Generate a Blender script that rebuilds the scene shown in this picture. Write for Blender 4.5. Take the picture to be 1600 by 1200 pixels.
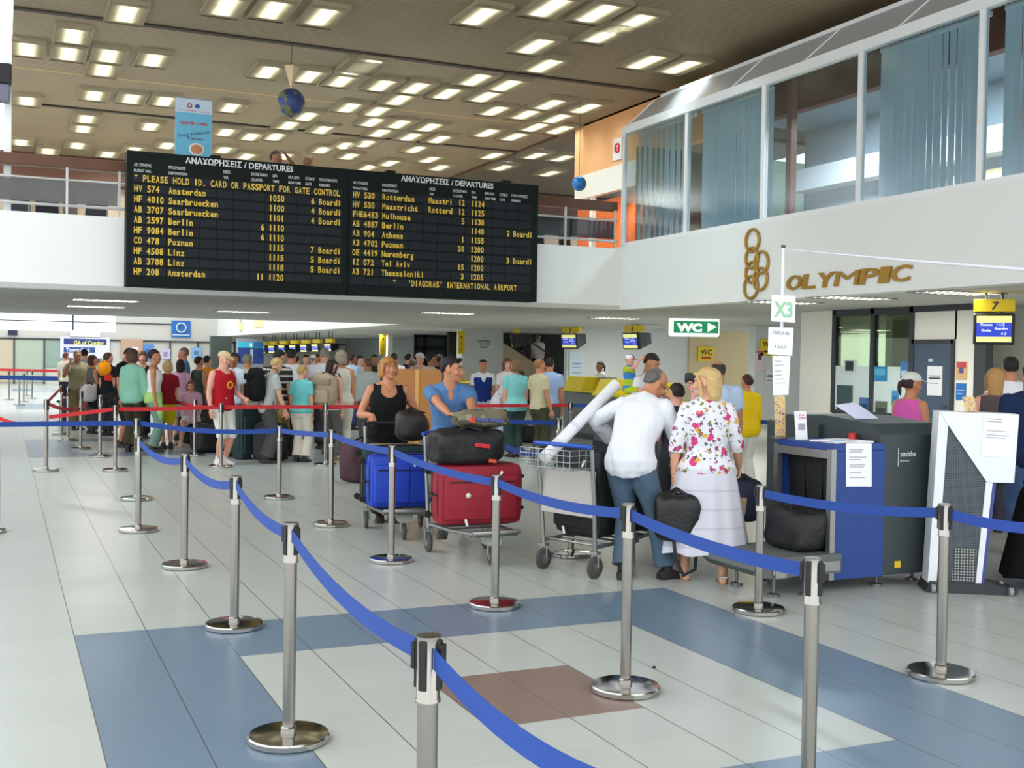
import bpy, bmesh, math, random
from mathutils import Vector, Matrix
V = Vector
random.seed(7)
SC = bpy.context.scene
COL = SC.collection
for o in list(bpy.data.objects):
    bpy.data.objects.remove(o)

# ------------------------------------------------------------------ camera
FPX = 1760.0                       # focal length in pixels of a 1600x1200 frame
YAW, PITCH, ROLL = -0.4254, -0.02186, 0.01546
CAM = V((0.011, -7.146, 1.685))
_r0 = V((math.cos(YAW), math.sin(YAW), 0))
FW = V((-math.sin(YAW) * math.cos(PITCH), math.cos(YAW) * math.cos(PITCH), math.sin(PITCH)))
_u0 = _r0.cross(FW)
RT = math.cos(ROLL) * _r0 + math.sin(ROLL) * _u0
UP = -math.sin(ROLL) * _r0 + math.cos(ROLL) * _u0
cd = bpy.data.cameras.new('camera')
cd.sensor_width = 36.0
cd.lens = 36.0 * FPX / 1600.0
cd.clip_start, cd.clip_end = 0.05, 300
cam = bpy.data.objects.new('camera', cd)
COL.objects.link(cam)
cam.matrix_world = Matrix(((RT.x, UP.x, -FW.x, CAM.x), (RT.y, UP.y, -FW.y, CAM.y), (RT.z, UP.z, -FW.z, CAM.z), (0, 0, 0, 1)))
SC.camera = cam

# ------------------------------------------------------------------ daylight and exposure
w = bpy.data.worlds.new('daylight')
SC.world = w
w.use_nodes = True
wb = w.node_tree.nodes['Background']
wb.inputs[0].default_value = (0.93, 0.97, 1.0, 1)
wb.inputs[1].default_value = 2.35
SC.view_settings.view_transform = 'Standard'
SC.view_settings.look = 'None'
SC.view_settings.gamma = 1.0
SC.view_settings.use_curve_mapping = False
SC.view_settings.exposure = 0.0
SC.cycles.max_bounces = 7
SC.cycles.diffuse_bounces = 4
SC.cycles.glossy_bounces = 4
SC.cycles.transparent_max_bounces = 12
SC.cycles.caustics_reflective = False
SC.cycles.caustics_refractive = False
SC.cycles.sample_clamp_indirect = 4.0

def area_light(name, loc, size, power, color=(1, 1, 1), rot=(0, 0, 0), sy=None):
    l = bpy.data.lights.new(name, 'AREA')
    l.energy = power
    l.color = color
    l.size = size
    if sy:
        l.shape = 'RECTANGLE'
        l.size_y = sy
    o = bpy.data.objects.new(name, l)
    o.location = loc
    o.rotation_euler = rot
    COL.objects.link(o)
    return o

# ------------------------------------------------------------------ where a line of sight meets a plane (places are then fixed in metres)
def ray(x, y):
    return FW + RT * ((x - 800) / FPX) - UP * ((y - 600) / FPX)
def on_z(x, y, z=0.0):
    d = ray(x, y); return CAM + d * ((z - CAM.z) / d.z)
def on_y(x, y, Y):
    d = ray(x, y); return CAM + d * ((Y - CAM.y) / d.y)
def on_x(x, y, X):
    d = ray(x, y); return CAM + d * ((X - CAM.x) / d.x)
def at(x, y, D):
    return CAM + ray(x, y) * D
def hor(x):
    return 561.5 + 0.01546 * (x - 800)
def facing(a):
    """heading: 0 looks at the viewer, 90 to the viewer's right, 180 away"""
    a = math.radians(a)
    return V((-0.4127, -0.911, 0)) * math.cos(a) + V((0.911, -0.4127, 0)) * math.sin(a)
def rotz(d):
    return math.atan2(-d.x, d.y)

# ------------------------------------------------------------------ materials
def lin(c):
    c = c / 255.0
    return c / 12.92 if c <= 0.04045 else ((c + 0.055) / 1.055) ** 2.4
def rgb(t):
    return (lin(t[0]), lin(t[1]), lin(t[2]), 1)
_M = {}
def mat(name, col=(200, 200, 200), rough=0.55, metal=0.0, noise=0.06, scale=14.0, bump=0.0, bscale=120.0, emit=0.0, spec=0.5, alpha=None):
    key = (name, col, rough, metal, emit)
    if key in _M:
        return _M[key]
    m = bpy.data.materials.new(name)
    m.use_nodes = True
    nt = m.node_tree
    b = nt.nodes['Principled BSDF']
    b.inputs['Roughness'].default_value = rough
    b.inputs['Metallic'].default_value = metal
    b.inputs['Specular IOR Level'].default_value = spec
    c = rgb(col)
    tc = nt.nodes.new('ShaderNodeTexCoord')
    n = nt.nodes.new('ShaderNodeTexNoise')
    n.inputs['Scale'].default_value = scale
    n.inputs['Detail'].default_value = 3
    nt.links.new(tc.outputs['Object'], n.inputs['Vector'])
    mx = nt.nodes.new('ShaderNodeMix'); mx.data_type = 'RGBA'
    mx.inputs[6].default_value = tuple(max(0, x * (1 - noise)) for x in c[:3]) + (1,)
    mx.inputs[7].default_value = tuple(min(1, x * (1 + noise)) for x in c[:3]) + (1,)
    nt.links.new(n.outputs['Fac'], mx.inputs[0])
    nt.links.new(mx.outputs[2], b.inputs['Base Color'])
    if bump:
        n2 = nt.nodes.new('ShaderNodeTexNoise'); n2.inputs['Scale'].default_value = bscale
        nt.links.new(tc.outputs['Object'], n2.inputs['Vector'])
        bp = nt.nodes.new('ShaderNodeBump'); bp.inputs['Strength'].default_value = bump; bp.inputs['Distance'].default_value = 0.02
        nt.links.new(n2.outputs['Fac'], bp.inputs['Height'])
        nt.links.new(bp.outputs['Normal'], b.inputs['Normal'])
    if emit:
        b.inputs['Emission Color'].default_value = c
        b.inputs['Emission Strength'].default_value = emit
    _M[key] = m
    return m

class G:
    """tiny node-graph helper"""
    def __init__(s, m):
        s.nt = m.node_tree
    def math(s, op, a, b=0.0, c=None):
        n = s.nt.nodes.new('ShaderNodeMath'); n.operation = op
        for i, v in enumerate((a, b) if c is None else (a, b, c)):
            if isinstance(v, (int, float)): n.inputs[i].default_value = v
            else: s.nt.links.new(v, n.inputs[i])
        return n.outputs[0]
    def mix(s, f, a, b):
        n = s.nt.nodes.new('ShaderNodeMix'); n.data_type = 'RGBA'
        for i, v in ((0, f), (6, a), (7, b)):
            if isinstance(v, (int, float, tuple)): n.inputs[i].default_value = v
            else: s.nt.links.new(v, n.inputs[i])
        return n.outputs[2]
    def node(s, t, **k):
        n = s.nt.nodes.new(t)
        for a, v in k.items(): n.inputs[a].default_value = v
        return n
    def xyz(s, kind='Object'):
        tc = s.nt.nodes.new('ShaderNodeTexCoord'); sp = s.nt.nodes.new('ShaderNodeSeparateXYZ')
        s.nt.links.new(tc.outputs[kind], sp.inputs[0]); s.tc = tc.outputs[kind]
        return sp.outputs

def striped(name, c1, c2, period, duty=0.5, axis=2, rough=0.85, phase=0.0):
    m = mat(name, c1, rough); g = G(m); p = g.xyz()
    f = g.math('LESS_THAN', g.math('FRACT', g.math('ADD', g.math('DIVIDE', p[axis], period), phase)), duty)
    o = g.mix(f, rgb(c1), rgb(c2))
    g.nt.links.new(o, g.nt.nodes['Principled BSDF'].inputs['Base Color'])
    return m

def blotched(name, base, cols, scale=14.0, thr=0.32, rough=0.85):
    """printed cloth: spots of several colours on a ground"""
    m = mat(name, base, rough); g = G(m); g.xyz()
    out = rgb(base)
    for i, (c, sc, th) in enumerate(cols):
        v = g.node('ShaderNodeTexVoronoi', Scale=sc)
        mp = g.nt.nodes.new('ShaderNodeMapping'); mp.inputs['Location'].default_value = (i * 3.1, i * 1.7, i * 2.3)
        g.nt.links.new(g.tc, mp.inputs[0])
        nz = g.node('ShaderNodeTexNoise', Scale=sc * 2.5)
        g.nt.links.new(g.tc, nz.inputs['Vector'])
        ad = g.nt.nodes.new('ShaderNodeVectorMath'); ad.operation = 'MULTIPLY_ADD'
        g.nt.links.new(nz.outputs['Color'], ad.inputs[0]); ad.inputs[1].default_value = (0.06, 0.06, 0.06)
        g.nt.links.new(mp.outputs[0], ad.inputs[2])
        g.nt.links.new(ad.outputs[0], v.inputs['Vector'])
        sp = g.nt.nodes.new('ShaderNodeSeparateColor'); g.nt.links.new(v.outputs['Color'], sp.inputs[0])
        f = g.math('MULTIPLY', g.math('LESS_THAN', v.outputs['Distance'], th), g.math('LESS_THAN', sp.outputs[0], 0.55))
        out = g.mix(f, out, rgb(c))
    g.nt.links.new(out, g.nt.nodes['Principled BSDF'].inputs['Base Color'])
    return m

def glassmat(name, tint=(225, 235, 235), refl=0.12, rough=0.02):
    m = bpy.data.materials.new(name); m.use_nodes = True; nt = m.node_tree
    nt.nodes.remove(nt.nodes['Principled BSDF'])
    out = nt.nodes['Material Output']
    t = nt.nodes.new('ShaderNodeBsdfTransparent'); t.inputs[0].default_value = rgb(tint)
    gl = nt.nodes.new('ShaderNodeBsdfGlossy'); gl.inputs['Roughness'].default_value = rough
    lw = nt.nodes.new('ShaderNodeLayerWeight'); lw.inputs[0].default_value = 0.25
    mr = nt.nodes.new('ShaderNodeMath'); mr.operation = 'MULTIPLY_ADD'; mr.inputs[1].default_value = 0.28; mr.inputs[2].default_value = refl
    nt.links.new(lw.outputs['Fresnel'], mr.inputs[0])
    mx = nt.nodes.new('ShaderNodeMixShader')
    nt.links.new(mr.outputs[0], mx.inputs[0]); nt.links.new(t.outputs[0], mx.inputs[1]); nt.links.new(gl.outputs[0], mx.inputs[2])
    nt.links.new(mx.outputs[0], out.inputs[0])
    return m

# ------------------------------------------------------------------ mesh helpers
class B:
    """collects shapes and links them as ONE mesh object"""
    def __init__(s):
        s.bm = bmesh.new(); s.mi = 0
    def _add(s, vs, fs):
        bv = [s.bm.verts.new(v) for v in vs]
        for f in fs:
            try:
                fc = s.bm.faces.new([bv[i] for i in f]); fc.material_index = s.mi
            except ValueError:
                pass
        return bv
    def box(s, c, d, rot=None, bev=0.0):
        x, y, z = d[0] / 2, d[1] / 2, d[2] / 2
        c = V(c)
        if bev > 0:
            b = min(bev, x * 0.9, y * 0.9, z * 0.9)
            t = bmesh.new()
            bmesh.ops.create_cube(t, size=1.0)
            for v in t.verts: v.co = V((v.co.x * 2 * x, v.co.y * 2 * y, v.co.z * 2 * z))
            bmesh.ops.bevel(t, geom=list(t.edges), offset=b, segments=2, affect='EDGES', profile=0.5)
            vs = [v.co.copy() for v in t.verts]; t.verts.index_update()
            fs = [[v.index for v in f.verts] for f in t.faces]; t.free()
        else:
            vs = [V((sx * x, sy * y, sz * z)) for sx in (-1, 1) for sy in (-1, 1) for sz in (-1, 1)]
            fs = [(0, 1, 3, 2), (4, 6, 7, 5), (0, 4, 5, 1), (2, 3, 7, 6), (0, 2, 6, 4), (1, 5, 7, 3)]
        if rot is not None:
            R = rot if isinstance(rot, Matrix) else Matrix.Rotation(rot, 3, 'Z')
            vs = [R @ v for v in vs]
        s._add([c + v for v in vs], fs); return s
    def box2(s, a, b, bev=0.0):
        a, b = V(a), V(b)
        return s.box((a + b) / 2, [abs(b[i] - a[i]) for i in range(3)], None, bev)
    def loft(s, rings, cap=True):
        n = len(rings[0]); vs = [p for r in rings for p in r]; fs = []
        for k in range(len(rings) - 1):
            for i in range(n):
                j = (i + 1) % n
                fs.append((k * n + i, k * n + j, (k + 1) * n + j, (k + 1) * n + i))
        if cap:
            fs.append(tuple(reversed(range(n)))); m = (len(rings) - 1) * n; fs.append(tuple(m + i for i in range(n)))
        s._add(vs, fs); return s
    def tube(s, pts, r, n=10, ref=None, flat=None, ends=True):
        """r: one radius, or one (a, b) per point"""
        pts = [V(p) for p in pts]; rings = []; prev = None
        for i, p in enumerate(pts):
            t = (pts[min(i + 1, len(pts) - 1)] - pts[max(i - 1, 0)]).normalized()
            rr = V(ref) if ref is not None else (prev if prev is not None else (V((0, 0, 1)) if abs(t.z) < 0.9 else V((0, 1, 0))))
            a = t.cross(rr)
            if a.length < 1e-6: a = t.orthogonal()
            a.normalize(); b = a.cross(t).normalized(); prev = b
            ra, rb = (r, r) if isinstance(r, (int, float)) else (r[i] if isinstance(r[i], tuple) else (r[i], r[i]))
            rings.append([p + a * ra * math.cos(2 * math.pi * k / n) + b * rb * math.sin(2 * math.pi * k / n) for k in range(n)])
        return s.loft(rings, ends)
    def lathe(s, prof, c=(0, 0, 0), n=28, axis=None):
        c = V(c); R = axis.to_track_quat('Z', 'Y').to_matrix() if axis is not None else Matrix.Identity(3)
        return s.loft([[c + R @ V((r * math.cos(2 * math.pi * k / n), r * math.sin(2 * math.pi * k / n), z)) for k in range(n)] for r, z in prof])
    def cyl(s, p0, p1, r, n=16, r2=None):
        p0, p1 = V(p0), V(p1)
        return s.tube([p0, p1], [r, r if r2 is None else r2], n)
    def ell(s, c, r, n=14, m=9, R=None):
        c = V(c); rings = []
        for k in range(m):
            t = -math.pi / 2 + math.pi * (k + 0.5) / m
            rings.append([V((r[0] * math.cos(t) * math.cos(2 * math.pi * i / n), r[1] * math.cos(t) * math.sin(2 * math.pi * i / n), r[2] * math.sin(t))) for i in range(n)])
        if R is not None: rings = [[R @ p for p in q] for q in rings]
        return s.loft([[c + p for p in q] for q in rings])
    def poly(s, pts, ext):
        """flat polygon given thickness along ext"""
        pts = [V(p) for p in pts]; e = V(ext); n = len(pts)
        fs = [tuple(reversed(range(n))), tuple(n + i for i in range(n))] + [(i, (i + 1) % n, n + (i + 1) % n, n + i) for i in range(n)]
        s._add(pts + [p + e for p in pts], fs); return s
    def ring(s, c, R, r, ax, ay, n=40, k=10, wob=None):
        c, ax, ay = V(c), V(ax), V(ay); nz = V(ax).cross(V(ay)).normalized()
        rings = []
        for i in range(n):
            a = 2 * math.pi * i / n
            d = ax * math.cos(a) + ay * math.sin(a); dn = d.normalized()
            rings.append([c + d * R + dn * r * math.cos(2 * math.pi * j / k) + nz * r * math.sin(2 * math.pi * j / k) for j in range(k)])
        rings.append(rings[0]); return s.loft(rings, False)
    def mesh(s, vs, fs):
        s._add(vs, fs); return s
    def build(s, name, mats, parent=None, smooth=False, loc=None, rz=0.0, label=None):
        bmesh.ops.recalc_face_normals(s.bm, faces=list(s.bm.faces))
        me = bpy.data.meshes.new(name); s.bm.to_mesh(me); s.bm.free()
        for m in (mats if isinstance(mats, (list, tuple)) else [mats]): me.materials.append(m)
        if smooth:
            for p in me.polygons: p.use_smooth = True
            if smooth != 2: me.set_sharp_from_angle(angle=math.radians(40))
        o = bpy.data.objects.new(name, me); COL.objects.link(o)
        if parent: o.parent = parent
        if loc is not None: o.location = loc
        o.rotation_euler.z = rz
        if label: o['label'] = label
        return o

def tag(o, label, cat, group=None):
    o['label'] = label; o['category'] = cat
    if group: o['group'] = group
    return o
def empty(name, loc, rz=0.0, label=None, cat=None, group=None):
    o = bpy.data.objects.new(name, None); COL.objects.link(o)
    o.location = loc; o.rotation_euler.z = rz
    if label: tag(o, label, cat, group)
    return o
def struct(o):
    o['kind'] = 'structure'; return o
def kids(o):
    return [c for c in bpy.data.objects if c.parent == o]
def copy_tree(o, loc=None, rz=None, label=None, parent=None):
    c = o.copy(); COL.objects.link(c)
    if parent: c.parent = parent
    for k in kids(o): copy_tree(k, parent=c)
    if loc is not None: c.location = loc
    if rz is not None: c.rotation_euler.z = rz
    if label: c['label'] = label
    return c

_GL = {}
def glyphs(s, bold=0.0):
    """outline mesh of a text at size 1: vertices, faces, width"""
    k = (s, bold)
    if k not in _GL:
        c = bpy.data.curves.new('text', 'FONT'); c.body = s; c.size = 1.0; c.offset = bold; c.resolution_u = 3; c.fill_mode = 'FRONT'
        o = bpy.data.objects.new('text', c)
        me = o.to_mesh()
        vs = [v.co.copy() for v in me.vertices]; fs = [tuple(p.vertices) for p in me.polygons]
        o.to_mesh_clear(); bpy.data.objects.remove(o); bpy.data.curves.remove(c)
        xs = [v.x for v in vs] or [0.0]; ys = [v.y for v in vs] or [0.0]
        _GL[k] = (vs, fs, min(xs), max(xs), min(ys), max(ys))
    return _GL[k]
def write(b, s, org, ax, ay, height, width=None, bold=0.0, align='l', thick=None, shear=0.0, mono=None):
    """lay text out: org = lower left corner (or centre / right), ax, ay unit vectors, height of a capital"""
    ax, ay, org = V(ax), V(ay), V(org); nz = ax.cross(ay)
    if mono:
        for i, ch in enumerate(s):
            if ch == ' ': continue
            vs, fs, x0, x1, y0, y1 = glyphs(ch, bold)
            sc = height / 0.73; cw = (x1 - x0) * sc
            sx = min(1.0, mono * 0.84 / max(cw, 1e-6)); off = (mono - cw * sx) / 2
            b.mesh([org + ax * (mono * i + off + (v.x - x0) * sc * sx) + ay * (v.y * sc) for v in vs], fs)
        return b
    vs, fs, x0, x1, y0, y1 = glyphs(s, bold)
    sc = height / 0.73; tw = (x1 - x0) * sc; sx = 1.0 if width is None else width / tw
    tw *= sx
    o = org - ax * (tw / 2 if align == 'c' else tw if align == 'r' else 0)
    P = lambda v: o + ax * ((v.x - x0) * sc * sx + shear * v.y * sc) + ay * (v.y * sc)
    b.mesh([P(v) for v in vs], fs)
    if thick:
        b.mesh([P(v) + nz * thick for v in vs], fs)
        from collections import Counter
        ec = Counter(tuple(sorted((f[i], f[(i + 1) % len(f)]))) for f in fs for i in range(len(f)))
        ed = [(f[i], f[(i + 1) % len(f)]) for f in fs for i in range(len(f)) if ec[tuple(sorted((f[i], f[(i + 1) % len(f)])))] == 1]
        for p, q in ed:
            b.mesh([P(vs[p]), P(vs[q]), P(vs[q]) + nz * thick, P(vs[p]) + nz * thick], [(0, 1, 2, 3)])
    return b

white_paint = mat('white_paint', (242, 243, 240), 0.6, noise=0.02, scale=1.2)
steel = mat('brushed_steel', (158, 154, 147), 0.22, 1.0, noise=0.05, scale=30)
chrome = mat('polished_steel', (182, 179, 174), 0.1, 1.0, noise=0.03)
alu = mat('grey_metal', (150, 152, 150), 0.38, 0.85, noise=0.06)
black_plastic = mat('black_plastic', (22, 22, 24), 0.45)
rubber = mat('grey_rubber', (70, 70, 68), 0.8)
dark_frame = mat('dark_grey_frame', (58, 62, 68), 0.5)
white_frame = mat('white_frame', (246, 248, 248), 0.45, noise=0.02)
paper = mat('paper', (240, 241, 242), 0.8, noise=0.015)
ink = mat('printed_ink', (70, 72, 78), 0.8)
ink_pale = mat('pale_ink', (165, 168, 176), 0.8)
gold = mat('gold_lettering', (178, 138, 58), 0.4, 0.35)
yellow = mat('yellow_sign', (238, 205, 20), 0.5, noise=0.03)
# ================================================================== THE SETTING
T = 0.41                                       # floor tile
HC = 7.1                                       # slatted ceiling height
XW, YF = 11.16, 12.3                           # faces of the two mezzanine fronts
ZS, ZM = 2.7, 3.95                             # soffit, mezzanine sill
YE = 25.5                                      # end of the mezzanine slab

def floor_material():
    m = mat('glazed_floor_tiles', (206, 206, 198), 0.2, noise=0.03, scale=0.8, spec=0.35); g = G(m); p = g.xyz()
    L = g.math('DIVIDE', p[0], T); N = g.math('DIVIDE', p[1], T)
    Nm = g.math('SUBTRACT', g.math('FLOORED_MODULO', g.math('ADD', N, 30), 40), 20)     # the pattern comes back every forty tiles
    def inside(a0, a1, b0, b1):
        f = g.math('MULTIPLY', g.math('GREATER_THAN', L, a0), g.math('LESS_THAN', L, a1))
        return g.math('MULTIPLY', f, g.math('MULTIPLY', g.math('GREATER_THAN', Nm, b0), g.math('LESS_THAN', Nm, b1)))
    # rows -10..0 lie at Nm 0..10 after the shift
    outer = inside(1, 11, 0, 10); inner = inside(3, 9, 2, 8); brown = inside(5, 7, 4, 6)
    n = g.node('ShaderNodeTexNoise', Scale=2.2); g.nt.links.new(g.tc, n.inputs['Vector'])
    base = g.mix(n.outputs['Fac'], rgb((176, 181, 174)), rgb((186, 190, 184)))
    # single tiles differ a little
    wn = g.nt.nodes.new('ShaderNodeTexWhiteNoise'); cb = g.nt.nodes.new('ShaderNodeCombineXYZ')
    g.nt.links.new(g.math('FLOOR', L), cb.inputs[0]); g.nt.links.new(g.math('FLOOR', N), cb.inputs[1]); g.nt.links.new(cb.outputs[0], wn.inputs['Vector'])
    base = g.mix(g.math('MULTIPLY', wn.outputs['Value'], 0.35), base, rgb((170, 175, 169)))
    sp = g.node('ShaderNodeTexNoise', Scale=90.0); g.nt.links.new(g.tc, sp.inputs['Vector'])
    bl = g.mix(sp.outputs['Fac'], rgb((92, 112, 130)), rgb((118, 138, 156)))
    br = g.mix(sp.outputs['Fac'], rgb((116, 94, 84)), rgb((138, 116, 106)))
    c = g.mix(g.math('SUBTRACT', outer, inner), base, bl); c = g.mix(brown, c, br)
    fl = g.math('ABSOLUTE', g.math('SUBTRACT', g.math('FRACT', g.math('ADD', L, 0.5)), 0.5))
    fn = g.math('ABSOLUTE', g.math('SUBTRACT', g.math('FRACT', g.math('ADD', N, 0.5)), 0.5))
    c = g.mix(g.math('MULTIPLY', g.math('LESS_THAN', fn, 0.012), 0.14), c, rgb((120, 118, 112)))
    c = g.mix(g.math('MULTIPLY', g.math('LESS_THAN', fl, 0.0075), 0.9), c, rgb((82, 78, 74)))
    b = g.nt.nodes['Principled BSDF']; g.nt.links.new(c, b.inputs['Base Color'])
    b.inputs['Roughness'].default_value = 0.29
    return m
struct(B().box2((-12, -10, -0.1), (27, 60, 0)).build('floor', floor_material()))

# slatted timber ceilings -------------------------------------------------
slat_m = mat('timber_slats', (150, 133, 106), 0.6, noise=0.14, scale=0.9)
slat_grey = mat('grey_slats', (122, 112, 96), 0.6, noise=0.12, scale=0.9)
b = B(); y = -6.0
while y < 27.0:
    if abs(y + 0.04 - 12.35) > 0.07 and abs(y + 0.04 - 19.65) > 0.07:
        b.box2((0.15, y, HC), (12.2, y + 0.084, HC + 0.02))
    y += 0.1
struct(b.build('ceiling', slat_m))
b = B(); y = 15.8
while y < 27.0:
    b.box2((12.2, y, HC + 0.06), (19.0, y + 0.05, HC + 0.11)); y += 0.085
struct(b.build('ceiling_side', slat_grey))
struct(B().box2((0.15, -6, HC + 0.12), (19, 27, HC + 0.2)).build('ceiling_void', mat('dark_ceiling_void', (66, 54, 42), 0.9)))
tm = mat('dark_seam', (60, 50, 42), 0.7)
struct(B().box2((0.15, 12.28, HC - 0.03), (12.2, 12.42, HC + 0.1)).build('trim_1', tm))
struct(B().box2((0.15, 19.6, HC - 0.03), (12.2, 19.72, HC + 0.1)).build('trim_2', tm))
struct(B().box2((0.15, 16.36, HC - 0.012), (12.2, 16.44, HC + 0.0)).build('trim_3', mat('pale_timber', (190, 160, 118), 0.6)))
struct(B().box2((12.16, -6, HC - 0.04), (12.24, 27, HC + 0.1)).build('trim_4', mat('ceiling_edge', (96, 66, 44), 0.6)))

# mezzanine fronts, slab and soffits ---------------------------------------
struct(B().poly([(-12, YF, 3.9), (-12, YF, 2.78), (-12, YF + 0.1, ZS), (-12, YF + 0.35, ZS), (-12, YF + 0.35, 3.9)], (12 + XW + 0.3, 0, 0)).build('wall_north', white_paint))
struct(B().box2((XW, -9, ZS), (XW + 0.3, YF + 0.3, ZM)).build('wall_east', white_paint))
soff = mat('soffit_plaster', (206, 206, 202), 0.75, noise=0.03, scale=2)
struct(B().box2((-12, YF + 0.1, ZS + 0.002), (XW + 0.2, YE, 3.45)).build('ceiling_low_north', soff))
struct(B().box2((XW + 0.1, -9, ZS + 0.003), (26, 58, ZS + 0.2)).build('ceiling_low_east', soff))
struct(B().box2((XW + 0.3, -9, 3.2), (19, 27, 3.45)).build('floor_mezzanine', mat('mezzanine_floor', (150, 140, 128), 0.5)))
struct(B().box2((11.0, YE, ZS), (11.16, 57.2, 7.5)).build('wall_bulkhead', white_paint))

# far hall -------------------------------------------------------------------
YB = 57.2
fw = B()
fw.box2((-12, YB, 0), (26, YB + 0.2, 2.38)); fw.box2((-12, YB, 2.38), (5.6, YB + 0.2, 2.82)); fw.box2((-12, YB, 4.4), (26, YB + 0.2, 8)); fw.box2((5.6, YB, 2.38), (26, YB + 0.2, 4.4))
struct(fw.build('wall_far', mat('far_wall_panels', (206, 204, 196), 0.6)))
b = B()
for x in (-4, -0.2, 3.4): b.box2((x, YB - 0.05, 2.8), (x + 0.08, YB + 0.1, 4.4))
b.box2((-12, YB - 0.06, 3.3), (8.6, YB + 0.05, 3.35))
struct(b.build('window_far_frame', dark_frame))
struct(B().box2((-12, YB + 0.1, 2.82), (5.6, YB + 0.12, 4.4)).build('window_far', glassmat('far_glass', (240, 246, 250), 0.02)))
gl_far = mat('far_partition_glass', (150, 172, 160), 0.15, noise=0.1, scale=3)
b = B(); b.mi = 0
for x0, x1, mi in [(-0.9, 0.55, 0), (0.6, 2.0, 1), (2.05, 3.3, 2), (3.4, 4.7, 2)]:
    b.mi = mi; b.box2((x0, YB - 0.06, 0.9 if mi == 2 else 0.1), (x1, YB - 0.03, 2.3))
b.mi = 3
for x in (-0.93, 0.55, 2.0, 3.3, 4.72, 8.4, 9.9, 11.9, 13.2): b.box2((x, YB - 0.1, 0), (x + 0.08, YB - 0.02, 2.38))
b.box2((-12, YB - 0.1, 2.34), (18.6, YB - 0.02, 2.42))
struct(b.build('window_partition', [mat('cream_panel', (204, 188, 164), 0.6), mat('pale_green_panel', (176, 190, 170), 0.4), gl_far, dark_frame]))
struct(B().box2((-12, 24, 0), (-11.8, YB, 8)).build('wall_far_left', white_paint))

# ground floor walls on the right ------------------------------------------
wall_cool = mat('pale_wall', (214, 219, 216), 0.6, noise=0.03, scale=1.5)
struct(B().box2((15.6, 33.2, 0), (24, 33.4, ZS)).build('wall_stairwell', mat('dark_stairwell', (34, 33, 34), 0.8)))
struct(B().box2((18.4, 33.4, 0), (18.6, YB, ZS)).build('wall_side', mat('grey_side_wall', (150, 160, 160), 0.6)))
pa = on_y(886, 540, 24.4); pb = on_y(1076, 540, 24.4); pc = on_y(1184, 540, 24.4)
struct(B().box2((pa.x, 24.4, 0), (pb.x, 24.6, ZS)).build('wall_counter', wall_cool))
struct(B().box2((pb.x, 24.35, 0), (pc.x + 0.6, 24.55, ZS)).build('wall_beige', mat('beige_wall', (214, 196, 152), 0.65, noise=0.03)))
pd = on_y(1180, 540, 18.0); pe = on_y(1256, 540, 18.0)
struct(B().box2((pd.x, 18.0, 0), (pe.x, 18.3, ZS)).build('wall_toilets', wall_cool))
struct(B().box2((pe.x - 1.6, 12.6, 0), (pe.x + 4, 12.8, ZS)).build('wall_recess', mat('grey_beige_wall', (186, 180, 164), 0.65)))
# lettered white pillar with yellow sign beside the stairs
q0, q1 = on_y(722, 540, 29.0), on_y(786, 540, 29.0)
struct(B().box2((q0.x, 29.0, 0), (q1.x, 29.5, ZS)).build('pillar_white', wall_cool))
q2 = on_y(606, 540, 40.0)
struct(B().box2((q2.x, 40.0, 0), (q2.x + 0.22, 40.3, ZS)).build('pillar_slim', wall_cool))
b = B(); b.mi = 0
u0, u1 = on_y(647, 530, 39.0), on_y(720, 530, 39.0)
b.box2((u0.x, 39.0, 0), (u1.x + 0.4, 39.05, ZS)); b.mi = 1
for px in (647, 661, 696, 716):
    u = on_y(px, 530, 38.95); b.box2((u.x, 38.9, 0), (u.x + 0.12, 39.0, ZS))
b.box2((u0.x, 38.9, 2.05), (u1.x + 0.3, 39.0, 2.15)); b.box2((u0.x, 38.9, 2.58), (u1.x + 0.3, 39.0, 2.66))
struct(b.build('window_shop', [mat('dim_shop_glass', (70, 78, 70), 0.2), black_plastic]))
q3, q4 = on_y(330, 545, 50.0), on_y(362, 545, 50.0)
struct(B().box2((q3.x, 50, 0), (q4.x, 50.5, 2.62)).build('pillar_dark', mat('dark_green_pillar', (66, 76, 72), 0.6)))
k0, k1 = on_y(372, 545, 48.15), on_y(411, 545, 48.15)
struct(B().box2((k0.x, 48.15, 0), (k1.x, 48.6, 2.5)).build('wall_kiosk', mat('kiosk_grey', (150, 156, 166), 0.6)))
# glazed office booth ---------------------------------------------------------
XB = 14.3
def yb(px, y=560): return on_x(px, y, XB).y
Y0, Y1, Y2, Y3, Y4, Y5 = yb(1282), yb(1304), yb(1364), yb(1425), yb(1494), yb(1526)
b = B()
b.box2((XB, Y1, 0), (XB + 0.15, Y0 + 0.6, ZS)); b.box2((XB, Y3 + 0.03, 0), (XB + 0.12, Y1, 0.78))
b.box2((XB, Y4, 2.13), (XB + 0.1, Y3, ZS - 0.05)); b.box2((XB, Y5, 0), (XB + 0.1, Y4 + 0.04, ZS - 0.05)); b.box2((XB + 1.6, Y5, 0), (XB + 1.7, Y0, ZS))
struct(b.build('wall_booth', mat('cream_booth_panels', (244, 242, 232), 0.55, noise=0.02)))
b = B()
for y in (Y1, Y2, Y3): b.box2((XB - 0.04, y - 0.045, 0.78), (XB + 0.08, y + 0.045, ZS))
for z in (0.8, 2.62): b.box2((XB - 0.035, Y3, z - 0.04), (XB + 0.07, Y1, z + 0.04))
b.box2((XB - 0.04, Y5 - 0.25, ZS - 0.1), (XB + 0.08, Y1, ZS)); b.box2((XB - 0.06, Y5 - 0.24, 0), (XB + 0.1, Y5, ZS))
struct(b.build('window_booth_frame', dark_frame))
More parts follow.
